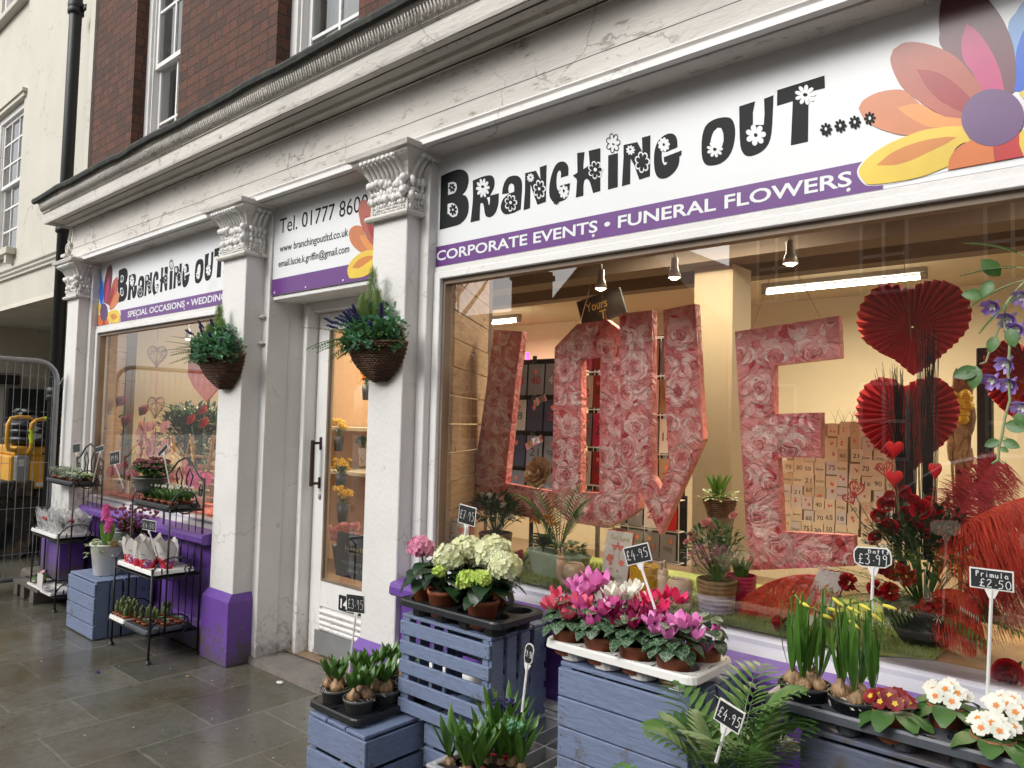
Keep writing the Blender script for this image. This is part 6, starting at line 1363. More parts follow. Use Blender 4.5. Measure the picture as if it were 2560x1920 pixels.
# bottom shelf of the nearer rack: white strip of cacti and a black tray
z = .165; t, cs, zc = tray('seed_tray', 'white strip tray of prickly pear cacti on the bottom shelf', RX0-.02, RX0+.20, RY-.015, RY+.11, z+.03, 4, 2, 'white_plastic', cup=.028, group='small trays on the racks', rnd=.012)
ci = [('prickly pear cactus in the white strip tray', k) for k in range(8)]
for i, c in enumerate(sorted(cs)): cactus(WHERE(i, 2, 4)+(' prickly pear' if i % 3 else ' column cactus')+' in the white strip tray on the bottom shelf', (c[0], c[1], zc), i, 'pad' if i % 3 else 'col')
t, cs, zc = tray('seed_tray', 'dark tray of small cacti and succulents on the bottom shelf', RX0+.215, RX1-.01, RY-.015, RY+.26, z+.03, 4, 3, 'slate_plastic', cup=.028, group='small trays on the racks', rnd=.015)
for i, c in enumerate(sorted(cs)):
    if i == 9: continue
    cactus([WHERE3(i)+' prickly pear in the dark tray of cacti', WHERE3(i)+' column cactus in the dark tray of cacti', WHERE3(i)+' blue green rosette succulent in the dark tray'][0 if i in (0, 3, 5) else (1 if i in (1, 2, 4) else 2)], (c[0], c[1], zc), 20+i, 'pad' if i in (0, 3, 5) else ('col' if i in (1, 2, 4) else 'ros'))
# middle shelf: white tray with wrapped pots
t, cs, zc = tray('seed_tray', 'white tray of printed flower sleeves on the middle shelf', RX0+.03, RX1+.0, RY-.0, RY+.26, .545, 5, 3, 'white_plastic', cup=.035, group='small trays on the racks', rnd=.015)
def sleeve(label, loc, seed, mat='wrap_print', r=.032, h=.17, group='pots in printed paper sleeves'):
    rnd = random.Random(seed); t = thing('wrapped_plant', label, 'wrapped plant', loc, rnd.random()*6, group); n = 24; b = MB(); vs = []
    for i in range(7):
        u = i/6
        for k in range(n):
            a = 2*pi*k/n; q = r*(1+1.15*u)*(1+.05*math.sin(a*5+seed)*u); fl = 1-.25*u*abs(math.sin(a)); z = h*u+(.03*math.cos(4*a+seed) if i == 6 else 0)*1.0; vs.append((q*math.cos(a), q*math.sin(a)*fl, z))
    b.add(vs, [(i*n+k, i*n+(k+1) % n, (i+1)*n+(k+1) % n, (i+1)*n+k) for i in range(6) for k in range(n)]); b.build('paper_sleeve', mat, t, True)
    b = MB(); s_ = MB()
    for k in range(9): a = rnd.random()*6.28; b.leaf((0, 0, h*.35), (math.cos(a)*.5, math.sin(a)*.5, 1), h*.62, .022, n=4, curl=.6)
    b.build('foliage', 'leaf_dark', t, True); return t
sl = [(RX0+.10, .06), (RX0+.19, .05), (RX0+.29, .04), (RX0+.39, .04), (RX0+.13, .17), (RX0+.24, .16), (RX0+.34, .16), (RX0+.45, .13)]
for i, (x, y) in enumerate(sl): sleeve(('front ' if i < 4 else 'back ')+['leftmost', 'second from left', 'third from left', 'rightmost'][i % 4]+' printed paper sleeve in the group on the middle shelf', (x, RY+y, zc), i)
# top shelf: black tray of snowdrop pots and the grey bowl of skimmia
t, cs, zc = tray('seed_tray', 'black tray of grassy snowdrop pots on the top shelf', RX0+.03, RX1-.01, RY+.08, RY+.29, .935, 5, 2, 'black_plastic', cup=.03, group='small trays on the racks', rnd=.015)
def tuft(label, loc, seed, name='snowdrop', mat='leaf_mid', n=44, L=.095, w_=.008, pr=.034, group='snowdrop pots', fl=True):
    rnd = random.Random(seed); t = thing(name, label, name.replace('_', ' '), loc, 0, group); pot(t, pr, .045, seg=12); b = MB(); f = MB()
    for k in range(n):
        a = 2.4*k; b.leaf((.012*math.cos(a), .012*math.sin(a), .042), (math.cos(a)*.4, math.sin(a)*.4, 1), L*rnd.uniform(.7, 1.2), w_, n=4, curl=rnd.uniform(.3, .9), fold=.2)
        if fl and k % 6 == 0: f.blob((.03*math.cos(a), .03*math.sin(a), .045+L*.9), (.004, .004, .007), 5, 4)
    b.build('leaves', mat, t, True)
    if fl: f.build('flowers', 'pet_white', t)
    return t
for i, c in enumerate(sorted(cs)): tuft(WHERE(i, 2, 5)+' snowdrop pot in the black tray on the top shelf', (c[0], c[1], zc), int(c[0]*1000) % 97)
t = thing('skimmia_bowl', 'grey bowl planted with red budded skimmia on the top shelf', 'planted bowl', (RX0+.12, RY+.15, .985), 0)
b = MB(); b.lathe([(.075, 0), (.09, .03), (.105, .085), (.112, .09), (.112, .10), (.10, .10), (.095, .085)], 24, bot=True); b.disc((0, 0, .088), .096, 20); b.build('bowl', 'grey_pot', t, True)
rnd = random.Random(6); b = MB(); f = MB(); s_ = MB()
for k in range(20):
    a = 2.4*k; q = .09*math.sqrt((k+.5)/20); c = V((q*math.cos(a)*1.35, q*math.sin(a)*1.1, .20+rnd.uniform(-.02, .03)-q*.35)); s_.tube([(c.x*.3, c.y*.3, .08), c], .003, 4)
    for j in range(34): d = V((rnd.uniform(-1, 1), rnd.uniform(-1, 1), rnd.uniform(0, 1))).normalized(); f.blob(c+V((d.x*.026, d.y*.026, d.z*.018)), .0052, 5, 4)
    for j in range(14): aa = 2*pi*j/14*2.6; b.leaf(c+V((0, 0, -.018-.006*(j % 8))), (math.cos(aa), math.sin(aa), .25), .068, .024, n=4, curl=.5)
b.build('leaves', 'leaf_mid', t, True); f.build('flower_buds', 'pet_skimmia', t, True); s_.build('stems', 'stem_brown', t)
# white bucket with hyacinth on the small crate
t = thing('white_bucket', 'tall white bucket planted with pink hyacinth and ivy on the small blue crate', 'bucket', (-5.53, 2.09, .387)); b = MB(); b.lathe([(.075, 0), (.08, .004), (.108, .20), (.114, .205), (.114, .215), (.104, .213), (.10, .19)], 28, bot=True); b.disc((0, 0, .19), .10, 20); b.build('bucket', 'white_plastic', t, True)
def hyflower(b, c, h, r_, seed):
    rnd = random.Random(seed)
    for k in range(44):
        u = k/44; a = 2.4*k; z = h*u; q = r_*(1-.5*u**3); b.M = Matrix.Translation((c[0]+q*.6*math.cos(a), c[1]+q*.6*math.sin(a), c[2]+z)) @ rot_to((math.cos(a), math.sin(a), .15), rnd.random())
        for j in range(6): petal(b, j*pi/3, .001, r_*.55, r_*.25, .004, .010, -.1, 2, .4)
    b.M = Matrix.Identity(4)
f = MB(); hyflower(f, (-.04, -.01, .37), .10, .028, 1); hyflower(f, (.055, -.02, .30), .085, .028, 2); f.build('hyacinth_flower', 'pet_mag', t, False)
b = MB(); rnd = random.Random(3)
for (x, y) in ((-.04, -.01), (.05, -.01)):
    for k in range(7): a = 2*pi*k/7; b.leaf((x*.6+.01*math.cos(a), y, .19), (math.cos(a)*.3+x*2, math.sin(a)*.3, 1), .17, .028, up=V((math.cos(a), math.sin(a), .3)), curl=.15, n=5, fold=.3)
b.build('hyacinth_leaves', 'leaf_bright', t, True); b = MB()
for k in range(90): a = rnd.uniform(0, 6.28); q = rnd.uniform(.5, 1.25)*.10; b.leaf((q*math.cos(a), q*math.sin(a), .21+rnd.uniform(-.05, .05)-max(0, q-.1)*1.5), (math.cos(a), math.sin(a), rnd.uniform(-.5, .4)), .034, .030, n=3, peak=.4)
b.build('ivy', 'leaf_pale', t); b = MB()
for k in range(40): a = rnd.uniform(-.4, .8); b.tube([(.04, 0, .2), (.09+.02*rnd.random(), rnd.uniform(-.03, .03), .24), (.10+.03*rnd.random(), rnd.uniform(-.04, .04), .20)], .003, 4)
b.build('dry_moss', 'rope_tan', t)
t = thing('zinc_bucket', 'zinc bucket with a reddish heather behind the white bucket', 'bucket', (-5.66, 2.25, .387)); b = MB(); b.lathe([(.08, 0), (.10, .26), (.105, .27), (.10, .275), (.09, .26)], 24, bot=True); b.build('bucket', 'galv', t, True); b = MB(); f = MB()
for k in range(160): a = rnd.random()*6.28; q = rnd.random()**.5*.16; p = V((q*math.cos(a)+.14, q*math.sin(a), .34+rnd.uniform(-.06, .12))); b.leaf((.03, 0, .26), p-V((.03, 0, .26)), (p-V((.03, 0, .26))).length, .008, n=3); f.blob(p, .011, 5, 4)
b.build('foliage', 'leaf_bronze', t); f.build('flower_clusters', 'pet_skimmia', t)
# ---- farther rack contents
fz = .93; X0, Y0 = -6.84, 2.02
t, cs, zc = tray('seed_tray', 'black tray of silvery foliage plants on the top shelf by the fence', X0-.02, X0+.55, Y0+.07, Y0+.28, fz+.035, 5, 2, 'black_plastic', cup=.03, group='small trays on the racks', rnd=.015)
for i, c in enumerate(sorted(cs)):
    if i < 4: tuft(WHERE(i, 2, 5)+' wispy silver plant on the far top shelf', (c[0], c[1], zc), i, 'silver_plant', 'leaf_silver', 70, .10, .005, .036, 'silver foliage plants', False)
    else:
        t = thing('cream_leaf_plant', WHERE(i, 2, 5)+' pale leaved plant on the far top shelf', 'foliage plant', (c[0], c[1], zc), i, 'pale leaved plants'); pot(t, .036, .045, seg=12); b = MB(); rnd = random.Random(i)
        for k in range(26): a = 2.4*k; b.leaf((0, 0, .04+.001*k), (math.cos(a), math.sin(a), rnd.uniform(.1, .9)), .062, .034, n=4, curl=.5, wave=.05)
        b.build('leaves', 'leaf_pale' if i % 2 else 'leaf_silver', t, True)
t, cs, zc = tray('seed_tray', 'white tray of film wrapped pots on the far middle shelf', X0-.04, X0+.53, Y0-.01, Y0+.26, .565, 4, 2, 'white_plastic', cup=.03, group='small trays on the racks', rnd=.015)
for i, c in enumerate(sorted(cs)):
    o = sleeve(WHERE(i, 2, 4)+' clear film sleeve with a red bow on the far middle shelf', (c[0], c[1], zc), 30+i, 'wrap_film', .040, .17, 'film wrapped plants')
    b = MB(); b.blob((0, -.075, .13), (.018, .006, .012), 6, 4); b.blob((.025, -.072, .12), (.012, .005, .014), 6, 4); b.build('bow', 'berry', o, True)
t, cs, zc = tray('seed_tray', 'white tray with one primula at the bottom of the far rack', X0-.04, X0+.50, Y0-.02, Y0+.25, .135, 4, 2, 'white_plastic', cup=.03, group='small trays on the racks', rnd=.015)
primula('green leaved primula with a pale bud on the bottom tray by the fence', (cs[0][0]+.02, cs[0][1], zc+.01), 200, 'pet_rose', 'pet_yellow', 2, 9)
b = MB(); b.box(-6.50, -6.38, 1.96, 1.966, .16, .27); b.M = Matrix.Identity(4); o = b.build('plant_label', 'card_white', None, False, True); tag(o, 'white card label leaning in the bottom tray by the fence', 'label')
b = MB(); b.box(-6.98, -6.55, 2.12, 2.30, .18, .46, .004); t = b.build('purple_box', 'purple_paint', None, False, True); tag(t, 'purple box behind the far rack beside the fence', 'box')
b = MB(); b.box(-7.06, -6.66, 2.20, 2.33, .58, .92, .004); t = b.build('white_board', 'white_paint', None, False, True); tag(t, 'plain white board standing behind the far rack', 'board')
# price tags on the racks
psign('small £4.50 tag hanging under the top shelf of the nearer rack', [(358,1299),(392,1303),(388,1329),(354,1321)], 2.02, (392,1390), 2.05, [('£4.50', .06, .22, .17, .5)])
psign('blank-looking tag on a slanting stick at the left of the skimmia bowl', [(281,1135),(303,1130),(296,1155),(270,1160)], 2.10, (310,1222), 2.16, [('£9.95', .1, .3, .15, .4)], r=.0012)
psign('tag seen edge-on above the skimmia bowl', [(397,1130),(420,1110),(418,1118),(396,1146)], 2.12, (428,1235), 2.18, [], r=.001)
psign('tag seen nearly edge-on above the silver foliage', [(186,1118),(206,1113),(196,1124),(180,1126)], 2.12, (176,1195), 2.16, [], r=.001)
psign('small tag on a white stick above the pale leaved plants', [(242,1120),(262,1114),(258,1124),(238,1130)], 2.15, (232,1205), 2.18, [], r=.001)
# ================================================================ LIGHTS INSIDE THE SHOP
def lamp(name, kind, loc, e, c, size=.1, rot=None, par=None, spot=None):
    l = bpy.data.lights.new(name, kind); l.energy = e; l.color = c
    if kind == 'AREA': l.shape = 'RECTANGLE'; l.size = size[0]; l.size_y = size[1]
    elif kind == 'SPOT': l.shadow_soft_size = size; l.spot_size = spot; l.spot_blend = .6
    else: l.shadow_soft_size = size
    o = bpy.data.objects.new(name, l); col.objects.link(o); o.location = loc
    if rot: o.rotation_euler = rot
    if par: o.parent = par
    return o
def tube_light(label, x0, x1, y, z):
    t = thing('fluorescent_tube', label, 'tube light', ((x0+x1)/2, y, z), 0, 'fluorescent ceiling tubes'); b = MB(); b.tube([(x0+.05, y, z), (x1-.05, y, z)], .016, 10); b.build('lit_tube', 'tube_light', t, True, True)
    b = MB(); b.box(x0, x1, y-.03, y+.03, z+.03, z+.07, .005); b.box(x0, x0+.04, y-.02, y+.02, z-.02, z+.03); b.box(x1-.04, x1, y-.02, y+.02, z-.02, z+.03); b.build('batten', 'lamp_shell', t, False, True)
    lamp('tube_glow', 'AREA', (0, 0, -.03), TUBE_E*(.3 if y < 4 else 1), (1.0, .86, .64), (x1-x0, .05), None, t)
TUBE_E = 72
tube_light('long lit fluorescent tube on the shop ceiling behind the letter E', -2.42, -1.24, 5.75, 2.58)
tube_light('short visible piece of lit tube near the boarded cheek behind the letter L', -6.2, -5.14, 5.95, 2.58)
for x, lb in ((-.3, 'ceiling tube tucked behind the beam above the right of the big window'), (-2.6, 'ceiling tube tucked behind the beam above the letters')): tube_light(lb, x, x+1.1, 3.85, 2.63)  # out-of-sight tubes added as fill for the column and letters
tube_light('ceiling tube over the display in the left window', -6.6, -5.5, 3.85, 2.63)  # another unseen tube, added to brighten the left room
def spotlight(label, x, y, Y, aim=(0, 0, -1), e=9, s=1.0):
    q = A(x, y, Y); t = thing('spotlight', label, 'spotlight', q, 0, 'ceiling spotlights'); zc = ZC-q.z
    b = MB(); b.tube([(0, 0, .10), (0, 0, zc)], .005, 6); b.tube([(-.16, .02, zc-.015), (.16, .02, zc-.015)], .012, 8); b.build('stem', 'lamp_shell', t)
    b = MB(); b.lathe([(.014, .10), (.018, .09), (.018, .045), (.024, .035), (.033, 0), (.030, 0), (.018, .03)], 16, top=False); b.build('lamp_shade', 'lamp_shell', t, True)
    b = MB(); b.disc((0, 0, .004), .028, 14); b.blob((0, 0, .002), (.022, .022, .012), 10, 6); b.build('bulb', 'bulb_light', t, True)
    lamp('spot_glow', 'SPOT', (0, 0, -.02), e, (1.0, .78, .45), .03, Euler((0, 0, 0)) if aim == (0, 0, -1) else V(aim).to_track_quat('-Z', 'Y').to_euler(), t, R(100))
spotlight('left ceiling spotlight above the letter O', 1502, 722, 3.10, (.15, -.15, -1), 26); spotlight('middle ceiling spotlight above the letter V', 1686, 695, 3.25, (0, -.1, -1), 25); spotlight('right ceiling spotlight above the letter E', 1976, 660, 3.10, (.25, -.2, -1), 30)
spotlight('spotlight behind the wall basket in the left window', 470, 848, 3.15, e=25); spotlight('second spotlight in the left window, hidden behind basket leaves', 522, 845, 3.2, e=25)
lamp('door_room_glow', 'AREA', (-5.2, 3.7, 2.4), 13, (1.0, .74, .50), (.8, .8))
# ================================================================ THE BIG LOVE LETTERS
def letter(label, pts, Y, th, tilt=0, hole=None, name='letter_block'):
    P_ = [A(x, y, Y) for x, y in pts]; poly = [(p.x, p.z) for p in P_]; b = MB()
    if hole:
        h = [(A(x, y, Y).x, A(x, y, Y).z) for x, y in hole]
        # outer ring bridged to the hole
        b.k = 0; from mathutils.geometry import tessellate_polygon
        o3 = [V((x, z, 0)) for x, z in poly]; h3 = [V((x, z, 0)) for x, z in h]; tris = tessellate_polygon([o3, h3]); al = poly+h; n = len(al)
        vs = [(x, Y, z) for x, z in al]+[(x, Y+th, z) for x, z in al]; fs = [tuple(t_) for t_ in tris]+[tuple(i+n for i in t_) for t_ in tris]
        m_ = len(poly); fs += [(i, (i+1) % m_, (i+1) % m_+n, i+n) for i in range(m_)]; q = len(h); fs += [(m_+i, m_+(i+1) % q, m_+(i+1) % q+n, m_+i+n) for i in range(q)]; b.add(vs, fs)
    else: b.prism(poly, Y, Y+th)
    inner = [(A(x, y, Y).x, A(x, y, Y).z) for x, y in hole] if hole else None
    def inside(px, pz):
        def pin(P, x, z):
            c = False
            for i in range(len(P)):
                (x1, z1), (x2, z2) = P[i], P[i-1]
                if (z1 > z) != (z2 > z) and x < (x2-x1)*(z-z1)/(z2-z1)+x1: c = not c
            return c
        return pin(poly, px, pz) and not (inner and pin(inner, px, pz))
    rnd = random.Random(int(pts[0][0])); x0, x1 = min(p[0] for p in poly), max(p[0] for p in poly); z0, z1 = min(p[1] for p in poly), max(p[1] for p in poly); lay = [0]
    def shape(pp, k):
        e = .003
        if not all(inside(x+dx, z+dz) for x, z in pp for dx, dz in ((e, 0), (-e, 0), (0, e), (0, -e))): return
        lay[0] += 1; yy = Y-.0004-.0000035*lay[0]; b.k = k; n_ = len(pp); ar = sum(pp[i][0]*pp[(i+1) % n_][1]-pp[(i+1) % n_][0]*pp[i][1] for i in range(n_)); pp = pp if ar > 0 else pp[::-1]; b.add([(x, yy, z) for x, z in pp], [tuple(range(n_))])
    def cresc(cx, cz, r_, a0, sp, w_, k, el=1.0):
        m__ = 6; o_ = []; i_ = []
        for j in range(m__+1):
            u = j/m__; a = a0+sp*u; ww = w_*math.sin(pi*u)**.7; rr = r_*(1+.05*math.sin(a*3)); o_.append((cx+(rr+ww)*math.cos(a), cz+(rr+ww)*math.sin(a)*el)); i_.append((cx+rr*math.cos(a), cz+rr*math.sin(a)*el))
        shape(o_+i_[::-1][1:-1], k)
    for j in range(420): # loose petals between the roses
        cx, cz = rnd.uniform(x0, x1), rnd.uniform(z0, z1); a = rnd.random()*6.28; L = rnd.uniform(.014, .032); w_ = L*rnd.uniform(.35, .7); q = [(cx+L*math.cos(t_)*math.cos(a)-w_*math.sin(t_)*(1+.4*math.cos(t_))*math.sin(a), cz+L*math.cos(t_)*math.sin(a)+w_*math.sin(t_)*(1+.4*math.cos(t_))*math.cos(a)) for t_ in [2*pi*i/10 for i in range(10)]]; shape(q, rnd.choice((1, 2, 3, 3, 4, 5)))
    zz = z0-.03; row = 0
    while zz < z1+.06:
        xx = x0-.05+(.075 if row % 2 else 0)
        while xx < x1+.06:
            cx, cz = xx+rnd.uniform(-.02, .02), zz+rnd.uniform(-.02, .02); Rr = rnd.uniform(.062, .082); sp0 = rnd.random()*6
            for rg in range(8):
                t_ = 1-rg/8; r_ = Rr*t_; n_ = 5 if t_ > .6 else (4 if t_ > .35 else 3)
                for i in range(n_):
                    a0 = sp0+rg*1.1+2*pi*i/n_; sp = 2*pi/n_*1.15; cresc(cx, cz, r_*.72, a0, sp, r_*.34, rnd.choice((3, 4, 4, 5)) if t_ > .45 else rnd.choice((2, 3, 3, 4))); cresc(cx, cz, r_*.70, a0+.1, sp*.8, r_*.10, 1 if rg % 2 else 2)
            cresc(cx, cz, Rr*.03, sp0, 5.5, Rr*.05, 1); xx += .150
        zz += .130; row += 1
    b.k = 0
    o = b.build(name, ['rose_ground']+['rose_tone%d' % q for q in range(5)], None, False, True); tag(o, label, 'giant letter', 'rose patterned letters hanging in the window')
    if not hole:
        pass
    else:
        import bmesh
        pass
    return o
lL = letter('giant rose patterned letter L hanging at the left of the window', [(1235,824),(1306,829),(1293,919),(1263,1208),(1374,1228),(1367,1302),(1168,1268),(1190,1150),(1213,990)], 3.05, .045)
lO = letter('giant rose patterned letter O hanging behind the V', [(1387,868),(1443,810),(1517,799),(1546,822),(1592,868),(1600,1270),(1575,1290),(1516,1321),(1425,1305),(1380,1262),(1383,1050)], 3.03, .045, hole=[(1453,897),(1501,891),(1499,1060),(1498,1232),(1451,1230),(1453,1060)])
lV = letter('giant rose patterned letter V hanging in the middle of the window', [(1548,785),(1630,775),(1631,1190),(1651,1224),(1672,1165),(1662,960),(1658,775),(1738,759),(1752,1020),(1758,1098),(1650,1338),(1552,1125)], 2.93, .045)
lE = letter('giant rose patterned letter E hanging at the right of the others', [(1837,829),(1950,812),(2097,789),(2101,894),(1935,913),(1936,1035),(2052,1031),(2052,1144),(1945,1144),(1955,1329),(2134,1339),(2137,1415),(1871,1426),(1855,1150)], 2.95, .045)
def threads(label, pts, Y):
    b = MB()
    for (x, y), (x2, y2) in pts: b.tube([A(x, y, Y), A(x2, y2, Y)], .0012, 4)
    o = b.build('hanging_cord', 'rope_tan', None, False, True); tag(o, label, 'cord')
threads('cords holding up the letter E', [((2050,792),(1985,668)), ((1880,822),(1945,640))], 2.98)
threads('cords holding up the letter O', [((1517,800),(1503,728)), ((1450,808),(1480,700))], 3.05)
threads('thin cord holding the upper fan heart', [((2278,850),(2255,600))], 2.98)
# hanging dark placard
q = [A(1441,755,3.2), A(1548,718,3.2), A(1566,780,3.2), A(1458,822,3.2)]; b = MB(); b.add([p for p in q]+[p+V((0, .012, 0)) for p in q], [(3, 2, 1, 0), (4, 5, 6, 7), (0, 1, 5, 4), (1, 2, 6, 5), (2, 3, 7, 6), (3, 0, 4, 7)]); o = b.build('placard', 'board_black', None, False, True); tag(o, 'tilted black placard reading Yours hanging above the letter O', 'placard')
ux = (q[1]-q[0]).normalized(); uz = V((-ux.z, 0, ux.x)); M_ = Matrix(((ux.x, 0, uz.x, q[3].x-o.location.x), (ux.y, 1, uz.y, q[3].y-o.location.y), (ux.z, 0, uz.z, q[3].z-o.location.z), (0, 0, 0, 1)))
wq = (q[1]-q[0]).length; hq = (q[0]-q[3]).length
text('gold_lettering', 'Yours', wq*.14, wq*.62, hq*.50, hq*.80, -.002, 'ink_gold', o, .0, world=False, M=M_); text('gold_lettering', 'T', wq*.42, wq*.58, hq*.12, hq*.42, -.002, 'ink_gold', o, .0, world=False, M=M_)
# neon pieces on the wall
b = MB(); y = 6.9
for s_ in ([(1300,890),(1302,905),(1320,905)], [(1318,882),(1321,908)], [(1300,912),(1322,912)]): b.tube([A(x, yy, y) for x, yy in s_], .022, 6)
o = b.build('neon_lettering', 'neon_pink', None, True, True); tag(o, 'pink neon writing glimpsed between the letters L and O', 'neon sign', 'pink neon pieces on the back wall')
b = MB(); b.tube([A(x, yy, y) for x, yy in ((1652,925),(1661,905),(1668,912),(1664,935),(1656,958),(1664,962),(1668,950))], .022, 6); o = b.build('neon_heart', 'neon_pink', None, True, True); tag(o, 'pink neon squiggle glimpsed through the letter V', 'neon sign', 'pink neon pieces on the back wall')
# ================================================================ PLEATED PAPER HEARTS
def fanheart(label, c, out, Y, seed):
    P_ = [A(x, y, Y) for x, y in out]; C_ = A(*c, Y); poly = [(p.x-C_.x, p.z-C_.z) for p in P_]; n = 76
    def hit(a):
        best = None; dx, dz = math.cos(a), math.sin(a)
        for i in range(len(poly)):
            x1, z1 = poly[i]; x2, z2 = poly[(i+1) % len(poly)]; ex, ez = x2-x1, z2-z1; det = dx*(-ez)-dz*(-ex)
            if abs(det) < 1e-12: continue
            t_ = (x1*(-ez)-z1*(-ex))/det; u = (dx*z1-dz*x1)/det
            if t_ > 0 and -1e-6 <= u <= 1+1e-6: best = t_ if best is None else max(best, t_)
        return best or .05
    vs = []; fs = []
    for k in range(n):
        a = 2*pi*k/n; r_ = hit(a); s_ = (1 if k % 2 else -1)
        vs += [(.004*math.cos(a), s_*.002, .004*math.sin(a)), (r_*.5*math.cos(a), s_*.010, r_*.5*math.sin(a)), (r_*math.cos(a), s_*.017, r_*math.sin(a))]
    for k in range(n):
        i, j = k*3, ((k+1) % n)*3; fs += [(i, i+1, j+1, j), (i+1, i+2, j+2, j+1)]
    b = MB(); b.add(vs, fs); o = b.build('paper_heart', 'fan_red', None, False); o.location = C_; tag(o, label, 'paper heart', 'pleated red paper hearts'); return o
RG = lambda L, ox=1700, oy=600, s=.38879: [(ox+x*s, oy+y*s) for x, y in L]
fanheart('upper pleated red paper heart hanging right of the letter E', RG([(1495,560)])[0], RG([(1475,320),(1430,290),(1350,275),(1260,300),(1190,370),(1145,450),(1137,550),(1180,650),(1290,730),(1380,770),(1500,875),(1620,800),(1780,660),(1850,580),(1880,470),(1860,380),(1790,300),(1700,260),(1620,255),(1540,275)]), 3.0, 1)
fanheart('lower pleated red paper heart behind the heart picks and roses', RG([(1465,1130)])[0], RG([(1440,945),(1380,895),(1290,880),(1200,920),(1145,1000),(1130,1130),(1170,1230),(1250,1330),(1380,1430),(1490,1490),(1560,1430),(1700,1310),(1780,1200),(1803,1080),(1760,960),(1680,890),(1600,875),(1500,905)]), 3.06, 2)
fanheart('third pleated paper heart cut off by the right picture edge', RG([(2240,830)])[0], RG([(2230,700),(2150,640),(2030,650),(1950,750),(1935,880),(1990,1010),(2090,1110),(2240,1200),(2400,1110),(2500,950),(2520,750),(2420,650),(2310,640)]), 3.3, 3)
# ================================================================ CARD RACKS INSIDE
PM('card_cream2', (0.56, 0.46, 0.31), 0.7, 0.10, 12, 0)
FS = ['75', '80', '90', '70', '60', '65', '50', '16', '18', '21', '30', '40']
def card(name, label, x, y, z, w_, h_, mat, par=None, txt=None, tm='ink', lean=.0, blot=None, world=True, rnd=None):
    b = MB(); b.M = Matrix.Translation((x, y, z)) @ Matrix.Rotation(-lean, 4, 'X'); b.box(-w_/2, w_/2, 0, .002, 0, h_); o = b.build(name, mat, par, False, world)
    base = V((0, 0, 0)); 
    M_ = Matrix.Translation((x, y, z)) @ Matrix.Rotation(-lean, 4, 'X')
    if txt: text('printing', txt[0], -w_/2+w_*txt[1], -w_/2+w_*txt[2], h_*txt[3], h_*txt[4], -.0012, tm, o, world=True, M=M_)
    if blot:
        bb = MB(); bb.M = M_
        for (cx, cz, r_) in blot: bb.prism([(cx*w_-w_/2+r_*w_*math.cos(a)*(1+.25*math.sin(3*a)), cz*h_+r_*w_*math.sin(a)*(1+.25*math.cos(4*a))) for a in [2*pi*k/12 for k in range(12)]], -.0016, -.0008)
        bb.build('printed_flower', 'paper_pink', o, False, True)
    return o
def cardboard(label, x0, x1, z0, z1, Y, nc, nr, seed, mats, group_lean=.25):
    """a tiered board of greeting cards"""
    rnd = random.Random(seed); t = thing('card_display', label, 'card display', ((x0+x1)/2, Y+.1, z0)); b = MB(); b.box(x0-.02, x1+.02, Y+.14, Y+.16, z0, z1); b.build('back_board', 'card_kraft', t, False, True)
    k = 0
    for j in range(nr):
        for i in range(nc):
            w_ = (x1-x0)/nc*rnd.uniform(.86, 1.0); h_ = (z1-z0)/nr*rnd.uniform(.98, 1.22); x = x0+(x1-x0)*(i+.5)/nc+rnd.uniform(-.006, .006); z = z0+(z1-z0)*j/nr+rnd.uniform(-.010, .006); y = Y+.004*j+rnd.uniform(0, .004)
            r_ = rnd.random(); tx = (rnd.choice(FS), .2, .8, .30, .62) if r_ < .38 else ((rnd.choice(['Mum', 'Silver', 'Mr & Mr', 'Wife', 'Birthday', 'Sorry']), .12, .88, .35, .55) if r_ < .62 else None)
            card('greeting_card', None, x, y, z, w_, h_, rnd.choice(mats), t, tx, 'ink', .06, [(rnd.uniform(.3, .7), rnd.uniform(.3, .7), rnd.uniform(.08, .16)) for _ in range(2)] if tx is None else None)
    return t
qa = A(1950, 1330, 3.75); qb = A(2240, 1062, 3.75); cardboard('tiered wall display of cream greeting cards behind the letter E', qa.x, qb.x, qa.z, qb.z, 3.75, 10, 9, 5, ['card_cream', 'card_cream', 'card_cream', 'card_white', 'card_cream2'])
PM('card_navy', (0.04, 0.05, 0.10), 0.5, 0.1, 12, 0)
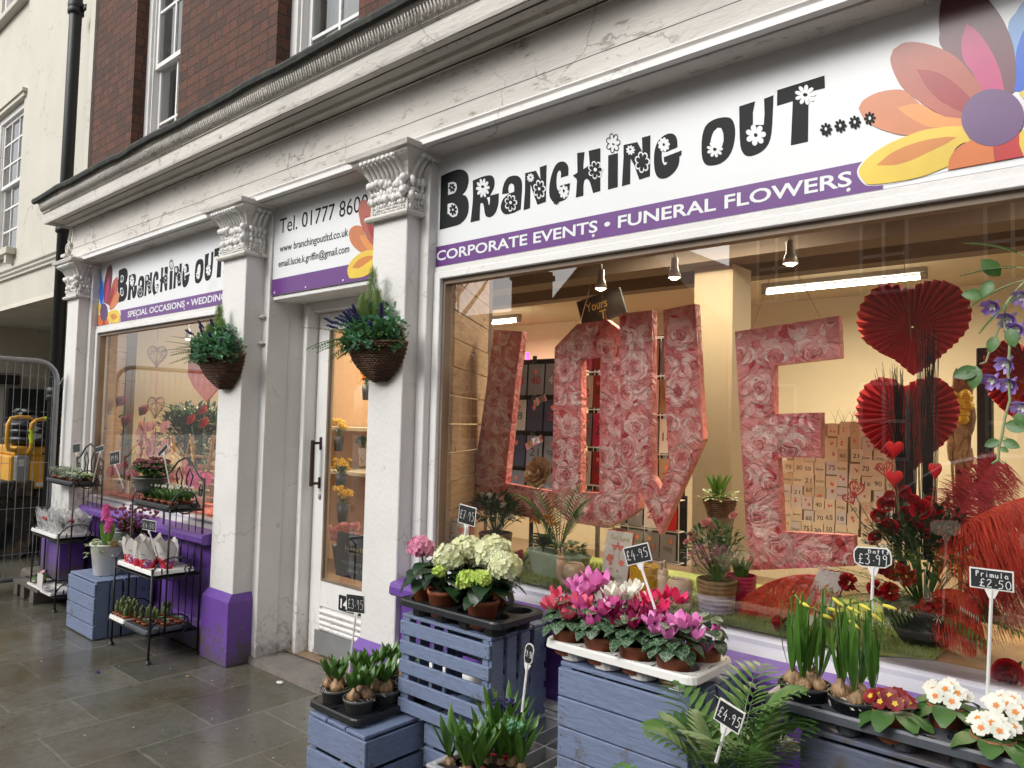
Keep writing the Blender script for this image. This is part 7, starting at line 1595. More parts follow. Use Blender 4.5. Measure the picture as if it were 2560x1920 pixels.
def spinner(label, x, y, z0, z1, w_, nc, nr, seed, mats, wire=False):
    rnd = random.Random(seed); t = thing('card_spinner', label, 'card rack', (x, y, 0.06)); b = MB(); b.tube([(x, y, .06), (x, y, z1+.04)], .015, 8); b.lathe([(.22, 0), (.2, .02), (.02, .04)], 16, (x, y, .06)); b.build('pole', 'black_iron' if not wire else 'galv', t, True, True)
    b = MB()
    for j in range(nr+1): z = z0+(z1-z0)*j/nr; b.tube([(x-w_/2, y-.06, z), (x+w_/2, y-.06, z)], .004, 5); b.tube([(x-w_/2, y-.06, z), (x-w_/2, y, z), (x+w_/2, y, z), (x+w_/2, y-.06, z)], .003, 5)
    for i in range(nc+1): xx = x-w_/2+w_*i/nc; b.tube([(xx, y-.06, z0), (xx, y-.06, z1)], .003, 5)
    b.build('wire_frame', 'black_iron' if not wire else 'white_plastic', t, False, True); b = MB(); b.box(x-w_/2, x+w_/2, y+.02, y+.03, z0-.02, z1+.02); b.build('back_panel', 'board_black', t, False, True)
    for j in range(nr):
        for i in range(nc):
            cw = w_/nc*.9; chh = (z1-z0)/nr*.86; xx = x-w_/2+w_*(i+.5)/nc; z = z0+(z1-z0)*j/nr+.01; mm = rnd.choice(mats); card('greeting_card', None, xx, y-.075-.01*rnd.random(), z, cw, chh, mm, t, (rnd.choice(['18', '2', 'Happy', 'for you', '21', '40', '30']), .2, .8, .35, .6), rnd.choice(['ink', 'ink_red', 'card_white' if mm == 'card_grey' else 'ink']), .05, [(rnd.uniform(.3, .7), .75, .12)])
    return t
q = A(1330, 1230, 4.0); q2 = A(1330, 905, 4.0); spinner('black floor rack of birthday badges and cards behind the letter L', q.x, 4.0, .95, q2.z, .60, 4, 4, 1, ['card_grey', 'card_grey', 'card_white', 'card_grey', 'card_white', 'card_navy'])
q = A(1478, 900, 3.7); spinner('white wire card spinner seen through the hole of the letter O', q.x, 3.8, .9, 2.05, .20, 2, 5, 2, ['card_grey', 'card_white', 'print_dred', 'pot_pink'], True)
q = A(1655, 900, 3.7); spinner('white wire card spinner seen between the arms of the letter V', q.x, 3.75, .9, 2.0, .22, 2, 5, 3, ['card_white', 'card_grey', 'leaf_dark', 'card_kraft'], True)
q = A(1560, 1330, 3.4); spinner('low wire rack of cards behind the cream Valentine card', q.x+.1, 3.5, .80, 1.12, .40, 4, 2, 4, ['card_grey', 'card_white', 'print_red'], True)
# large pale paper flower and shiny foil tags on the black rack
t = thing('paper_flower', 'big pale paper flower decoration between the letters L and O', 'paper flower', A(1350, 1185, 3.5)); b = MB()
for j, (r_, n, z_) in enumerate(((.10, 8, 0), (.085, 7, -.02), (.06, 6, -.035), (.035, 5, -.05))):
    for k in range(n):
        a = 2*pi*k/n+j*.4; b.M = Matrix.Rotation(R(70), 4, 'X') @ Matrix.Identity(4); petal(b, a, .01, r_, r_*.8, -z_*.3, .02-z_, .15, 3, .8)
b.build('petals', 'paper_flower', t)
for lb, (x, y), w_ in (('upper shiny foil tag hanging beside the letter O', (1350, 1000), .05), ('lower shiny foil tag hanging beside the letter L', (1335, 1105), .07)):
    q = A(x, y, 3.3); b = MB(); b.M = Matrix.Rotation(R(-25), 4, 'Y'); vs = []; [vs.extend([(-w_+2*w_*k/8, .012*math.sin(k*1.2), -.02), (-w_+2*w_*k/8, .012*math.sin(k*1.2+.5), .02)]) for k in range(9)]; b.add(vs, [(2*k, 2*k+2, 2*k+3, 2*k+1) for k in range(8)]); o = b.build('foil_tag', 'silver_foil'); o.location = q; tag(o, lb, 'tag')
# ================================================================ WINDOW BED OF THE BIG WINDOW
ZB = .798
def bed(x, y): q = G(x, y, ZB+.012); return V((q.x, q.y, ZB+.008))
b = MB(); rnd = random.Random(9)
b.add([(-2.66, 2.525, ZB+.004), (-.72, 2.525, ZB+.004), (-.55, 2.62, ZB+.004), (-.62, 3.28, ZB+.004), (-2.66, 3.28, ZB+.004)], [(0, 1, 2, 3, 4)])
for k in range(26000):
    x = rnd.uniform(-2.66, -.55); y = 2.522+.6*rnd.random()**1.4
    if x > -.72 and y < 2.6: continue
    a = rnd.random()*6.28; h_ = rnd.uniform(.010, .020); w_ = .0016; dx, dy = math.cos(a)*w_, math.sin(a)*w_; lx, ly = rnd.uniform(-.008, .008), rnd.uniform(-.008, .008); b.add([(x-dx, y-dy, ZB+.004), (x+dx, y+dy, ZB+.004), (x+lx, y+ly, ZB+.004+h_)], [(0, 1, 2)])
o = b.build('artificial_turf', 'turf'); tag(o, kind='stuff'); o['label'] = 'green artificial turf lining the window bed'
# LOVE card
def bigcard(name, label, pts, Y, lines, extra=None, mat='card_white'):
    p = [A(x, y, Y) for x, y in pts]; t = thing(name, label, 'greeting card', (p[3]+p[2])/2); ux = (p[1]-p[0]).normalized(); uz = (p[0]-p[3]).normalized(); uy = uz.cross(ux); W, Hh = (p[1]-p[0]).length, (p[0]-p[3]).length; o_ = p[3]-t.location
    M_ = Matrix(((ux.x, uy.x, uz.x, o_.x), (ux.y, uy.y, uz.y, o_.y), (ux.z, uy.z, uz.z, o_.z), (0, 0, 0, 1)))
    b = MB(); b.M = M_; b.box(0, W, 0, .004, 0, Hh); b.build('front', mat, t)
    b = MB(); b.M = M_; b.box(W*.02, W*1.04, .006, .009, .005, Hh*1.02); b.build('back_leaf', 'print_red', t)
    for (s, a, c, d, e, m__) in lines: text('printing', s, a*W, c*W, d*Hh, e*Hh, -.0008, m__, t, .01, world=False, M=M_)
    if extra: b = MB(); b.M = M_; extra(b, W, Hh); b.build('drawing', 'paper_pink', t)
    return t
bigcard('greeting_card', 'white card with red LOVE letters leaning at the left edge of the window', [(1113,1292),(1173,1298),(1172,1378),(1110,1374)], 2.60, [('L', .18, .38, .52, .75, 'print_red'), ('V', .16, .42, .20, .44, 'print_red'), ('E', .58, .78, .20, .44, 'print_red'), ('on this', .1, .5, .86, .92, 'ink')], lambda b, W, H_: b.prism([(W*.66+W*.11*(math.sin(a)**3)*1.2, H_*.64+H_*.012*(13*math.cos(a)-5*math.cos(2*a)-2*math.cos(3*a)-math.cos(4*a))*.75) for a in [2*pi*k/20 for k in range(20)]], -.0012, -.0004))
def drink(b, W, H_):
    for cx in (.38, .60): b.prism([(W*(cx-.16), H_*.76), (W*(cx+.16), H_*.74), (W*cx, H_*.64)], -.0012, -.0004); b.prism([(W*(cx-.01), H_*.64), (W*(cx+.01), H_*.64), (W*(cx+.01), H_*.44), (W*(cx-.01), H_*.44)], -.0012, -.0004)
    for (cx, cz, r_) in ((.25, .50, .13), (.72, .43, .10), (.30, .40, .07), (.5, .78, .05), (.35, .30, .04), (.6, .28, .04)): b.prism([(W*(cx+r_*math.cos(a)*(1+.2*math.sin(4*a))), H_*cz+W*r_*math.sin(a)) for a in [2*pi*k/14 for k in range(14)]], -.0016, -.0008)
bigcard('greeting_card', 'white Valentine card reading One I Love with two pink glasses, behind the cyclamen', [(1518,1325),(1583,1333),(1567,1470),(1500,1458)], 2.66, [('One', .18, .42, .84, .92, 'ink_gold'), ('I Love', .46, .90, .83, .92, 'ink_gold'), ('Valentine\'s Day', .25, .85, .12, .17, 'ink_gold')], drink)
bigcard('greeting_card', 'white card reading Husband lying under the red plume', [(2048,1422),(2122,1436),(2060,1570),(1985,1555)], 2.72, [('Husband', .1, .95, .55, .72, 'print_red')], lambda b, W, H_: b.prism([(W*.3, H_*.2), (W*.6, H_*.18), (W*.62, H_*.42), (W*.32, H_*.44)], -.0012, -.0004))
# pots on the bed
def belly(label, p, r, h, mat, rings=0, band=None, name='plant_pot', group=None):
    t = thing(name, label, 'pot', p, 0, group); b = MB(); pr = [(r*.80, 0)]
    n = 26
    for i in range(n+1): u = i/n; pr.append((r*(.82+.18*u)+(r*.035*abs(math.sin(u*pi*rings)) if rings else 0), h*u))
    pr += [(r*.93, h), (r*.90, h*.85)]; 
    if band: k = int(n*band); b.lathe(pr[:k+2], 26); b.build('pot_base', mat[0], t, not rings); b = MB(); b.lathe(pr[k+1:], 26); b.build('pot_rim', mat[1], t, not rings)
    else: b.lathe(pr, 26); b.build('pot_wall', mat, t, not rings)
    b = MB(); b.disc((0, 0, h*.87), r*.91, 20); b.build('compost', 'soil', t); return t
def bush(par, n, h, r, mat, L, seed, z0=0, cover=1.0, w_=.5, name='foliage'):
    rnd = random.Random(seed); b = MB(); s_ = MB()
    for k in range(n):
        d = V((rnd.uniform(-1, 1), rnd.uniform(-1, 1), rnd.uniform(-.2, 1))).normalized(); q = rnd.random()**.4; p = V((d.x*r*q, d.y*r*q, z0+h*.5+d.z*h*.5*q)); b.leaf(p, (d+V((rnd.uniform(-.6, .6), rnd.uniform(-.6, .6), rnd.uniform(-.2, .5)))), L*rnd.uniform(.7, 1.2), L*w_, n=3, curl=.4)
        if k % 9 == 0: s_.tube([(0, 0, z0), (p.x*.5, p.y*.5, z0+(p.z-z0)*.6), p], .0018, 4)
    b.build(name, mat, par); s_.build('stems', 'stem_green', par)
p = bed(1240, 1392); p.y = 2.86; t = belly('rope banded lilac pot holding a dark leafy white azalea near the left end', V((A(1238,1380,2.86).x, 2.86, ZB+.006)), .085, .13, ['rope_lilac', 'rope_tan'], 18, .5); bush(t, 420, .22, .14, 'leaf_dark', .04, 3, .11)
b = MB(); [rose(b, (x, y, z), .018, (0, -.6, .8), k, 3) for k, (x, y, z) in enumerate(((.0, -.05, .32), (-.08, -.05, .27), (.10, -.06, .28), (.13, -.03, .22)))]; b.build('flower', 'pet_white', t)
t = thing('trough_planter', 'sage green metal trough planted with palm, kalanchoe and ivy', 'planter', V((A(1388,1440,2.70).x, 2.72, ZB+.006))); b = MB(); n = 28; vs = []; L_ = [(.13, .045, 0), (.135, .048, .004), (.165, .062, .10), (.172, .066, .108), (.172, .066, .114), (.155, .056, .112), (.15, .054, .09)]
for (a_, c_, z_) in L_:
    for k in range(n): a = 2*pi*k/n; vs.append((a_*math.copysign(abs(math.cos(a))**.75, math.cos(a)), c_*math.copysign(abs(math.sin(a))**.75, math.sin(a)), z_))
b.add(vs, [(i*n+k, i*n+(k+1) % n, (i+1)*n+(k+1) % n, (i+1)*n+k) for i in range(len(L_)-1) for k in range(n)]+[tuple((len(L_)-1)*n+k for k in range(n))]); b.build('trough', 'pot_sage', t, True)
b = MB(); s_ = MB(); rnd = random.Random(4)
for k in range(15): a = 2.4*k; d = V((math.cos(a)*.5-.08, math.sin(a)*.35, 1)); p1 = V((.0, 0, .1))+d.normalized()*rnd.uniform(.05, .17); s_.tube([(0, 0, .1), p1], .002, 4); frond(b, s_, p1, d, rnd.uniform(.15, .24), .075, 12, rnd.uniform(.6, 1.2), .010)
b.build('palm_fronds', 'leaf_palm', t, True); b = MB(); f = MB()
for k in range(26): a = 2.4*k; b.leaf((-.09, .0, .12+.002*k), (math.cos(a), math.sin(a), .3), .07, .05, n=4, curl=.3)
b.build('kalanchoe_leaves', 'leaf_mid', t, True)
for (x, z) in ((-.12, .235), (-.05, .26), (-.03, .235)):
    s_.tube([(-.09, 0, .1), (x, -.02, z)], .002, 4)
    for k in range(26): d = V((rnd.uniform(-1, 1), rnd.uniform(-1, 1), rnd.uniform(0, 1))).normalized(); f.blob((x+d.x*.026, -.02+d.y*.02, z+d.z*.018), .0055, 5, 4)
f.build('kalanchoe_flowers', 'pet_orange', t); b = MB()
for k in range(60): a = rnd.random()*6.28; b.leaf((.09+.05*math.cos(a), -.02+.03*math.sin(a), .12+.04*rnd.random()), (math.cos(a), math.sin(a)-.3, rnd.uniform(-.3, .7)), .035, .03, n=3, peak=.4)
b.build('ivy', 'leaf_pale', t); s_.build('stems', 'stem_green', t)
def snail(label, p, s, rz=0):
    t = thing('snail_planter', label, 'planter', p, rz, 'snail shaped clay planters'); b = MB()
    b.tube([(.05*s, 0, .012*s), (.0, 0, .013*s), (-.045*s, 0, .016*s), (-.060*s, 0, .04*s), (-.062*s, 0, .085*s), (-.060*s, 0, .112*s)], .016*s, 12, .020*s); b.blob((-.061*s, 0, .118*s), (.021*s, .019*s, .019*s), 12, 8)
    for d in (-.012, .012): b.tube([(-.061*s, d*s, .13*s), (-.063*s, d*1.4*s, .152*s)], .0042*s, 6); b.blob((-.063*s, d*1.45*s, .155*s), .0068*s, 8, 6)
    b.build('body', 'snail_clay', t, True); b = MB(); b.lathe([(.015*s, 0), (.038*s, .01*s), (.050*s, .04*s), (.047*s, .065*s), (.036*s, .082*s), (.033*s, .083*s), (.030*s, .075*s)], 22, (.005*s, 0, .022*s)); b.disc((.005*s, 0, .095*s), .031*s, 16); b.build('shell_pot', 'snail_clay', t, True)
    b = MB(); [b.blob((-.072*s, d*s, .120*s), .003*s, 6, 4) for d in (-.009, .009)]; b.build('eyes', 'ink', t); return t
snail('left clay snail planter in front of the sage green trough', V((A(1432,1462,2.60).x, 2.60, ZB+.006)), 1.0, .15)
snail('right clay snail planter next to the mustard pot', V((A(1695,1500,2.62).x, 2.62, ZB+.006)), 1.05, .1)
def rosething(label, q, r, d, seed, mat='pet_red', stem=True, group='single artificial roses'):
    t = thing('red_rose', label, 'rose', q, 0, group); b = MB(); rose(b, (0, 0, 0), r, d, seed, 6); b.build('flower', mat, t, False)
    b = MB(); dd = -V(d).normalized()
    for k in range(5): a = k*1.256; b.leaf(dd*r*.6, (math.cos(a), .5, math.sin(a)), r*1.4, r*.6, n=3, curl=.3)
    b.build('leaves', 'leaf_dark', t); return t
rosething('bright red rose just above the coral cyclamen', A(1472, 1450, 2.50+.08), .036, (-.1, -1, .5), 5); rosething('second bright red rose touching the Valentine card', A(1508, 1452, 2.62), .030, (.2, -1, .6), 6)
rosething('red rose lying on the turf left of the daffodils', A(1948, 1556, 2.56), .026, (-.8, -.6, .2), 7); rosething('large dark red rose lying behind the glass at the right edge', A(2522, 1688, 2.57), .040, (-.3, -1, .35), 8)
t = rosething('red rose bunch lying behind the hydrangeas on the turf', V((A(1290, 1430, 2.7).x, 2.72, ZB+.05)), .045, (-.5, -.7, .5), 9)
t = belly('mustard yellow pot on a stepped foot behind the cyclamen', V((A(1610, 1478, 2.68).x, 2.68, ZB+.006)), .062, .125, 'pot_mustard')
b = MB(); b.lathe([(.05, -.0), (.051, .012), (.04, .014)], 22); b.build('foot_ring', 'pot_mustard', t, True)
t = belly('grey lilac rope pot with a tan band holding a pink rose bush', V((A(1782, 1532, 2.63).x, 2.66, ZB+.006)), .074, .125, ['rope_lilac', 'rope_tan'], 18, .60); bush(t, 260, .24, .12, 'leaf_mid', .028, 7, .10, w_=.6)
b = MB(); s_ = MB()
for k, (x, y, z, r_) in enumerate(((-.02, -.05, .335, .021), (.075, -.02, .37, .017), (-.085, -.04, .285, .015), (-.10, -.05, .255, .013), (-.07, -.06, .27, .015), (-.075, -.06, .22, .012))): rose(b, (x, y, z), r_, (-.2, -.6, .7), k, 4); s_.tube([(0, 0, .12), (x*.7, y*.7, z*.7), (x, y, z-.01)], .0018, 4)
b.build('pink_roses', 'pet_rose', t); s_.build('rose_stems', 'stem_green', t)
t = belly('shiny pink ribbed pot with green shoots beside the rope pot', V((A(1852, 1520, 2.78).x, 2.78, ZB+.006)), .058, .13, 'pot_pink', 9); b = MB(); rnd = random.Random(8)
for k in range(14): a = 2.4*k; b.leaf((.02*math.cos(a), .02*math.sin(a), .11), (math.cos(a)*.2, math.sin(a)*.2, 1), .09, .02, n=4, fold=.3)
b.build('leaves', 'leaf_blade', t, True)
# raised basket of hyacinths further in
q = A(1800, 1290, 3.15); t = thing('basket_planter', 'dark wicker basket of hyacinth shoots and ivy raised on a tree-stump stand', 'planter', (q.x, 3.15, q.z)); b = MB()
for i in range(9): u = i/8; b.tube([((.05+.022*u)*math.cos(a)*(1+.03*((k+i) % 2)), (.05+.022*u)*math.sin(a)*(1+.03*((k+i) % 2)), .075*u) for k, a in enumerate([2*pi*k/24 for k in range(24)])], .005, 5, closed=True)
b.build('wicker', 'wicker', t, True); b = MB(); [b.leaf((.02*math.cos(2.4*k)-.01, .02*math.sin(2.4*k), .07), (math.cos(2.4*k)*.22, math.sin(2.4*k)*.2, 1), .13, .022, n=4, fold=.3) for k in range(12)]; b.build('hyacinth_leaves', 'leaf_blade', t, True); bush(t, 90, .06, .09, 'leaf_pale', .03, 4, .05, name='ivy')
b = MB(); b.lathe([(.05, -.0), (.045, .1), (.05, .2), (.055, q.z-ZB-.004)], 14, (q.x, 3.15, ZB+.004), top=True, bot=True); o = b.build('stump_stand', 'wood_dark', None, True, True); tag(o, 'short tree-stump stand under the raised hyacinth basket', 'stand')
# plumes
def plume(label, pts, Y, W, seed, mat='feather_red', dr=.06, n=90):
    B, C, T_ = A(*pts[0], Y), A(*pts[1], Y-.02), A(*pts[2], Y-.04); t = thing('ostrich_plume', label, 'feather', B, 0, 'dyed red ostrich plumes'); b = MB(); r_ = MB(); ostrich(b, r_, (0, 0, 0), C-B, T_-B, W, n, seed, dr, .12 if 'tall' in label else .6); b.build('barbs', mat, t); r_.build('quill', mat, t, True)
plume('bright red ostrich plume arching low beside the pink ribbed pot', [(2150,1480),(2000,1385),(1850,1500)], 2.75, .085, 1, dr=.04, n=110)
plume('red ostrich plume curving up from the arrangement at the right', [(2340,1400),(2420,1270),(2580,1240)], 2.72, .15, 2, dr=.05, n=130)
plume('tall darker red ostrich plume standing behind the others', [(2350,1420),(2400,1230),(2500,1150)], 2.85, .12, 3, 'feather_dark', .02, 120)
plume('dark red plume drooping toward the lower right corner of the window', [(2400,1500),(2470,1380),(2600,1330)], 2.80, .14, 4, 'feather_dark', .05, 120)
plume('short red plume at the foot of the arrangement bowl', [(2300,1500),(2380,1440),(2440,1510)], 2.75, .08, 5, 'feather_red', .06, 70)
# slate bowl arrangement
q = V((A(2310, 1640, 2.80).x, 2.80, ZB+.006)); t = thing('bowl_arrangement', 'dark slate bowl packed with red carnations, roses and palm leaves', 'flower arrangement', q); b = MB(); b.lathe([(.05, 0), (.07, .004), (.115, .07), (.135, .12), (.138, .125), (.128, .122), (.10, .08)], 28, wob=.012, bot=True); b.disc((0, 0, .11), .125, 24); b.build('bowl', 'bowl_slate', t, True)
bush(t, 700, .36, .19, 'leaf_dark', .045, 9, .10, w_=.35); b = MB(); rnd = random.Random(5)
LR = [((2215,1262),.026),((2195,1290),.022),((2265,1285),.024),((2305,1275),.032),((2225,1320),.028),((2190,1345),.024),((2305,1312),.026),((2262,1230),.02),((2225,1240),.018),((2283,1250),.018),((2350,1290),.018),((2322,1255),.017)]
for k, ((x, y), r_) in enumerate(LR): rose(b, A(x, y, 2.72+.03*rnd.random())-q, r_, (rnd.uniform(-.5, .3), -1, .5), k, 5)
b.build('red_roses', 'pet_dred' if False else 'pet_red', t); b = MB()
for (x, y), r_ in (((2235,1425),.03),((2270,1440),.028),((2225,1478),.026),((2190,1470),.024),((2330,1510),.030),((2360,1520),.026),((2120,1455),.026),((2205,1418),.02),((2290,1530),.02)):
    c = A(x, y, 2.70)-q
    for k in range(60): d = V((rnd.uniform(-1, 1), rnd.uniform(-1, .3), rnd.uniform(-1, 1))).normalized(); b.M = Matrix.Translation(c+d*r_*.35) @ rot_to(d, rnd.random()*6); petal(b, 0, 0, r_*.5, r_*.5, 0, r_*.75, .1, 2, .9)
b.M = Matrix.Identity(4); b.build('carnations', 'pet_red', t); b = MB(); s_ = MB()
for k in range(12): a = rnd.uniform(pi*.9, pi*2.1); d = V((math.cos(a), math.sin(a)*.4, rnd.uniform(-.1, .6))); frond(b, s_, (0, 0, .13), d, rnd.uniform(.22, .34), .11, 16, rnd.uniform(.3, .8), .007)
b.build('palm_leaves', 'leaf_palm', t); s_.build('palm_stems', 'stem_green', t); b = MB()
for (x, y) in ((2110,1400),(2330,1490),(2250,1450),(2345,1545),(2222,1555)):
    c = A(x, y, 2.68)-q; [b.leaf(c, (math.cos(k*.9), -.4, math.sin(k*.9)), .020, .004, n=2) for k in range(7)]
b.build('white_star_flowers', 'pet_white', t); b = MB()
for (x0, y0, x1, y1) in ((2160,1500,2290,1540),(2400,1520,2450,1550),(2370,1400,2440,1360)):
    p0, p1 = A(x0, y0, 2.67)-q, A(x1, y1, 2.66)-q
    for k in range(9): c = p0.lerp(p1, k/9); b.add([c, c+(p1-p0)/20+V((0, 0, .010)), c+(p1-p0)/20+V((0, 0, -.010))], [(0, 1, 2)])
b.build('barred_feathers', 'card_white', t)
def pick(label, x, y, Y, kind, sx, sy, foot, rz=0):
    c = A(x, y, Y); f_ = A(*foot, Y+.02); t = thing('heart_pick', label, 'heart pick', f_, 0, 'hearts on sticks in the arrangement'); b = MB(); c0 = c-f_; b.tube([(0, 0, 0), c0+V((0, 0, -sy*.8))], .0018, 5); b.build('stick', 'rope_tan', t)
    def hp(k, n=28): a = 2*pi*k/n; return (.0625*16*math.sin(a)**3*sx, (.0625*(13*math.cos(a)-5*math.cos(2*a)-2*math.cos(3*a)-math.cos(4*a)))*sy)
    if kind == 'foam':
        b = MB(); n = 28; vs = []; fs = []; m_ = 8
        for j in range(m_+1):
            ph = pi*j/m_; s = math.sin(ph); yy = -math.cos(ph)*sx*.55
            for k in range(n): x_, z_ = hp(k); vs.append((c0.x+x_*s, c0.y+yy, c0.z+z_*s))
        for j in range(m_):
            for k in range(n): fs.append((j*n+k, j*n+(k+1) % n, (j+1)*n+(k+1) % n, (j+1)*n+k))
        b.add(vs, fs); b.build('foam_heart', 'foam_red', t, True)
    else:
        b = MB(); cr_, sr_ = math.cos(rz), math.sin(rz)
        def tr(p): return (c0.x+p[0]*cr_-p[1]*sr_, c0.z+p[0]*sr_+p[1]*cr_)
        n = 28; o_ = [tr(hp(k)) for k in range(n)]; i_ = [tr((hp(k)[0]*.80, hp(k)[1]*.80)) for k in range(n)]; vs = [(x_, c0.y, z_) for x_, z_ in o_]+[(x_, c0.y, z_) for x_, z_ in i_]+[(x_, c0.y+.004, z_) for x_, z_ in o_]+[(x_, c0.y+.004, z_) for x_, z_ in i_]
        fs = []; 
        for k in range(n): j = (k+1) % n; fs += [(k, j, n+j, n+k), (2*n+k, 3*n+k, 3*n+j, 2*n+j), (k, 2*n+k, 2*n+j, j), (n+k, n+j, 3*n+j, 3*n+k)]
        b.add(vs, fs)
        for (u, w_, r_) in ((-.4, .3, .2), (.4, .3, .2), (0, -.1, .24), (-.25, 0, .16), (.25, 0, .16), (0, -.5, .15)):
            x_, z_ = tr((u*sx, w_*sy)); b.tube([(x_+r_*sx*math.cos(q_), c0.y+.002, z_+r_*sy*math.sin(q_)) for q_ in [2*pi*k/10 for k in range(10)]], sx*.05, 4, closed=True)
        b.build('fretwork_heart', 'heart_wood', t)
pick('upper fuzzy red foam heart on a stick in front of the lower paper heart', 2236, 1122, 2.70, 'foam', .028, .034, (2250,1290)); pick('lower fuzzy red foam heart on a stick just above the roses', 2236, 1195, 2.69, 'foam', .027, .034, (2250,1300)); pick('egg-shaped side-on red foam heart on a stick at the right', 2338, 1176, 2.70, 'foam', .020, .032, (2325,1290))
pick('cut-out red wooden heart half hidden behind the lower foam heart', 2212, 1172, 2.72, 'cut', .028, .030, (2225,1300), .2); pick('larger cut-out red wooden heart on a thin stick left of the roses', 2140, 1222, 2.70, 'cut', .026, .034, (2190,1330), -.25); pick('smaller cut-out red wooden heart leaning left behind the larger one', 2124, 1245, 2.72, 'cut', .024, .026, (2170,1330), .5)
# black twig bundles
t = thing('twig_bundle', 'tall bundles of black dyed twigs in front of the paper hearts', 'dried twigs', V((A(2290, 1400, 2.95).x, 2.95, ZB+.01))); rnd = random.Random(12)
for cx, w0, w1, y0 in ((2322, 20, 26, 800), (2245, 34, 14, 900), (2275, 20, 22, 960)):
    b = MB()
    for k in range(46): x = cx+rnd.gauss(0, w1*.45); u = rnd.random(); xt = x+(rnd.uniform(-60, 20) if cx == 2245 and k < 16 else rnd.uniform(-w0, w0)*.6); p0 = A(x*.6+cx*.4, 1400, 2.95)-t.location; p1 = A(x, (1400+y0)/2, 2.93)-t.location; p2 = A(xt, y0+rnd.uniform(0, 90), 2.93)-t.location; b.tube([p0, p1, p2], .0022, 3, .0008)
    b.build('twigs', 'twig_black', t)
b = MB(); q = A(2440, 870, 3.5); q2 = A(2455, 870, 3.5); b.box(q.x, q2.x+.03, 3.5, 3.56, .06, q.z, .004); o = b.build('display_frame', 'black_iron', None, False, True); tag(o, 'upright black frame post inside at the right', 'frame')
t = thing('dried_grass', 'dried tan pampas grasses behind the right paper hearts', 'dried flowers', (A(2400,1400,3.4).x, 3.4, ZB)); b = MB(); rnd = random.Random(3)
for k in range(60): x = 2400+rnd.uniform(-25, 30); p1 = A(x, rnd.uniform(950, 1150), 3.4)-t.location; b.tube([(0, 0, 0), p1*.6, p1], .003, 4); b.blob(p1, (.014, .014, .05), 6, 4, .3, k)
b.build('stalks', 'rope_tan', t); 
b = MB()
for k in range(22): p1 = A(rnd.uniform(2375, 2425), rnd.uniform(985, 1050), 3.38)-t.location; b.blob(p1, .022, 7, 5, .3, k)
b.build('yellow_heads', 'pet_yellow', t)
t = thing('vase_greenery', 'small tuft of green grass on top of the card display', 'plant', A(2105, 1075, 3.8)); b = MB(); [b.leaf((.01*k-.03, 0, 0), (rnd.uniform(-.4, .4), 0, 1), .12, .006, n=3) for k in range(14)]; b.build('grass', 'leaf_mid', t)
# trailing artificial vine hanging outside, from a basket beyond the picture edge
wallbasket('wicker wall basket of trailing flowers on the rightmost pilaster', .43, 1.98, .17, 8)
t = thing('trailing_vine', 'hanging artificial vine with violet trumpet flowers at the right edge', 'artificial vine', (A(2560, 700, 2.15).x, 2.15, 1.9)); VP = lambda x, y, Y=2.15: A(x, y, Y)-t.location; s_ = MB(); b = MB(); f = MB(); fe = MB(); fr = MB(); rnd = random.Random(2)
s_.tube([(.35, .1, .12), VP(2580, 690), VP(2545, 720), VP(2515, 760), VP(2508, 800), VP(2525, 850), VP(2520, 930), VP(2525, 1000), VP(2512, 1045), VP(2505, 1090), VP(2498, 1115), VP(2495, 1150), VP(2480, 1160)], .0032, 6)
s_.tube([VP(2510, 790), VP(2480, 860), VP(2465, 905), VP(2450, 910)], .0025, 5); s_.tube([VP(2498, 1150), VP(2508, 1160), VP(2514, 1152)], .002, 5); s_.tube([VP(2505, 1095), VP(2490, 1105)], .0018, 5); s_.tube([VP(2505, 1090), VP(2530, 1100)], .0018, 5)
for (x, y, dx, dy, L) in ((2500, 690, -.5, .6, .06), (2478, 700, -.3, -.8, .05), (2448, 925, -.8, -.2, .06), (2440, 915, -.1, -1, .06), (2512, 1060, 1, -.25, .052), (2500, 1102, -1, -.4, .036), (2506, 1102, 1, -.4, .040), (2525, 820, .2, -1, .05), (2490, 840, -.3, -1, .045), (2545, 1030, .2, -1, .04), (2460, 740, -1, .2, .05), (2495, 1112, -1, -.15, .022), (2500, 1118, 1, -.6, .022)): b.leaf(VP(x, y), (dx, -.25, dy), L, L*.62, up=V((0, -1, .2)), n=6, curl=.2, peak=.45)
for (x, y) in ((2479, 768), (2520, 800), (2540, 825), (2512, 910), (2478, 952), (2522, 962), (2553, 1020), (2555, 745)):
    c = VP(x, y); M_ = Matrix.Translation(c) @ rot_to((-.35, -.75, -.55), rnd.random()*6)
    f.M = M_; [petal(f, j*2*pi/5, .003, .024, .020, -.012, .006, .10, 4, .8) for j in range(5)]; f.lathe([(.003, -.035), (.004, -.025), (.008, -.010)], 8)
    fe.M = M_; [petal(fe, j*2*pi/5+.3, 0, .010, .008, -.008, .001, .05, 2, .6) for j in range(5)]
for k in range(4): a = -pi*.9+k*.5; frond(fr, s_, VP(2560, 640+30*k), (-.75, -.2, .5-.35*k), .13, .026, 16, .5, .007)
s_.build('stem', 'leaf_pale', t, True); b.build('leaves', 'leaf_mid', t, True); f.build('violet_flowers', 'pet_violet', t); fe.build('flower_throats', 'pet_white', t); fr.build('fern_fronds', 'leaf_mid', t)
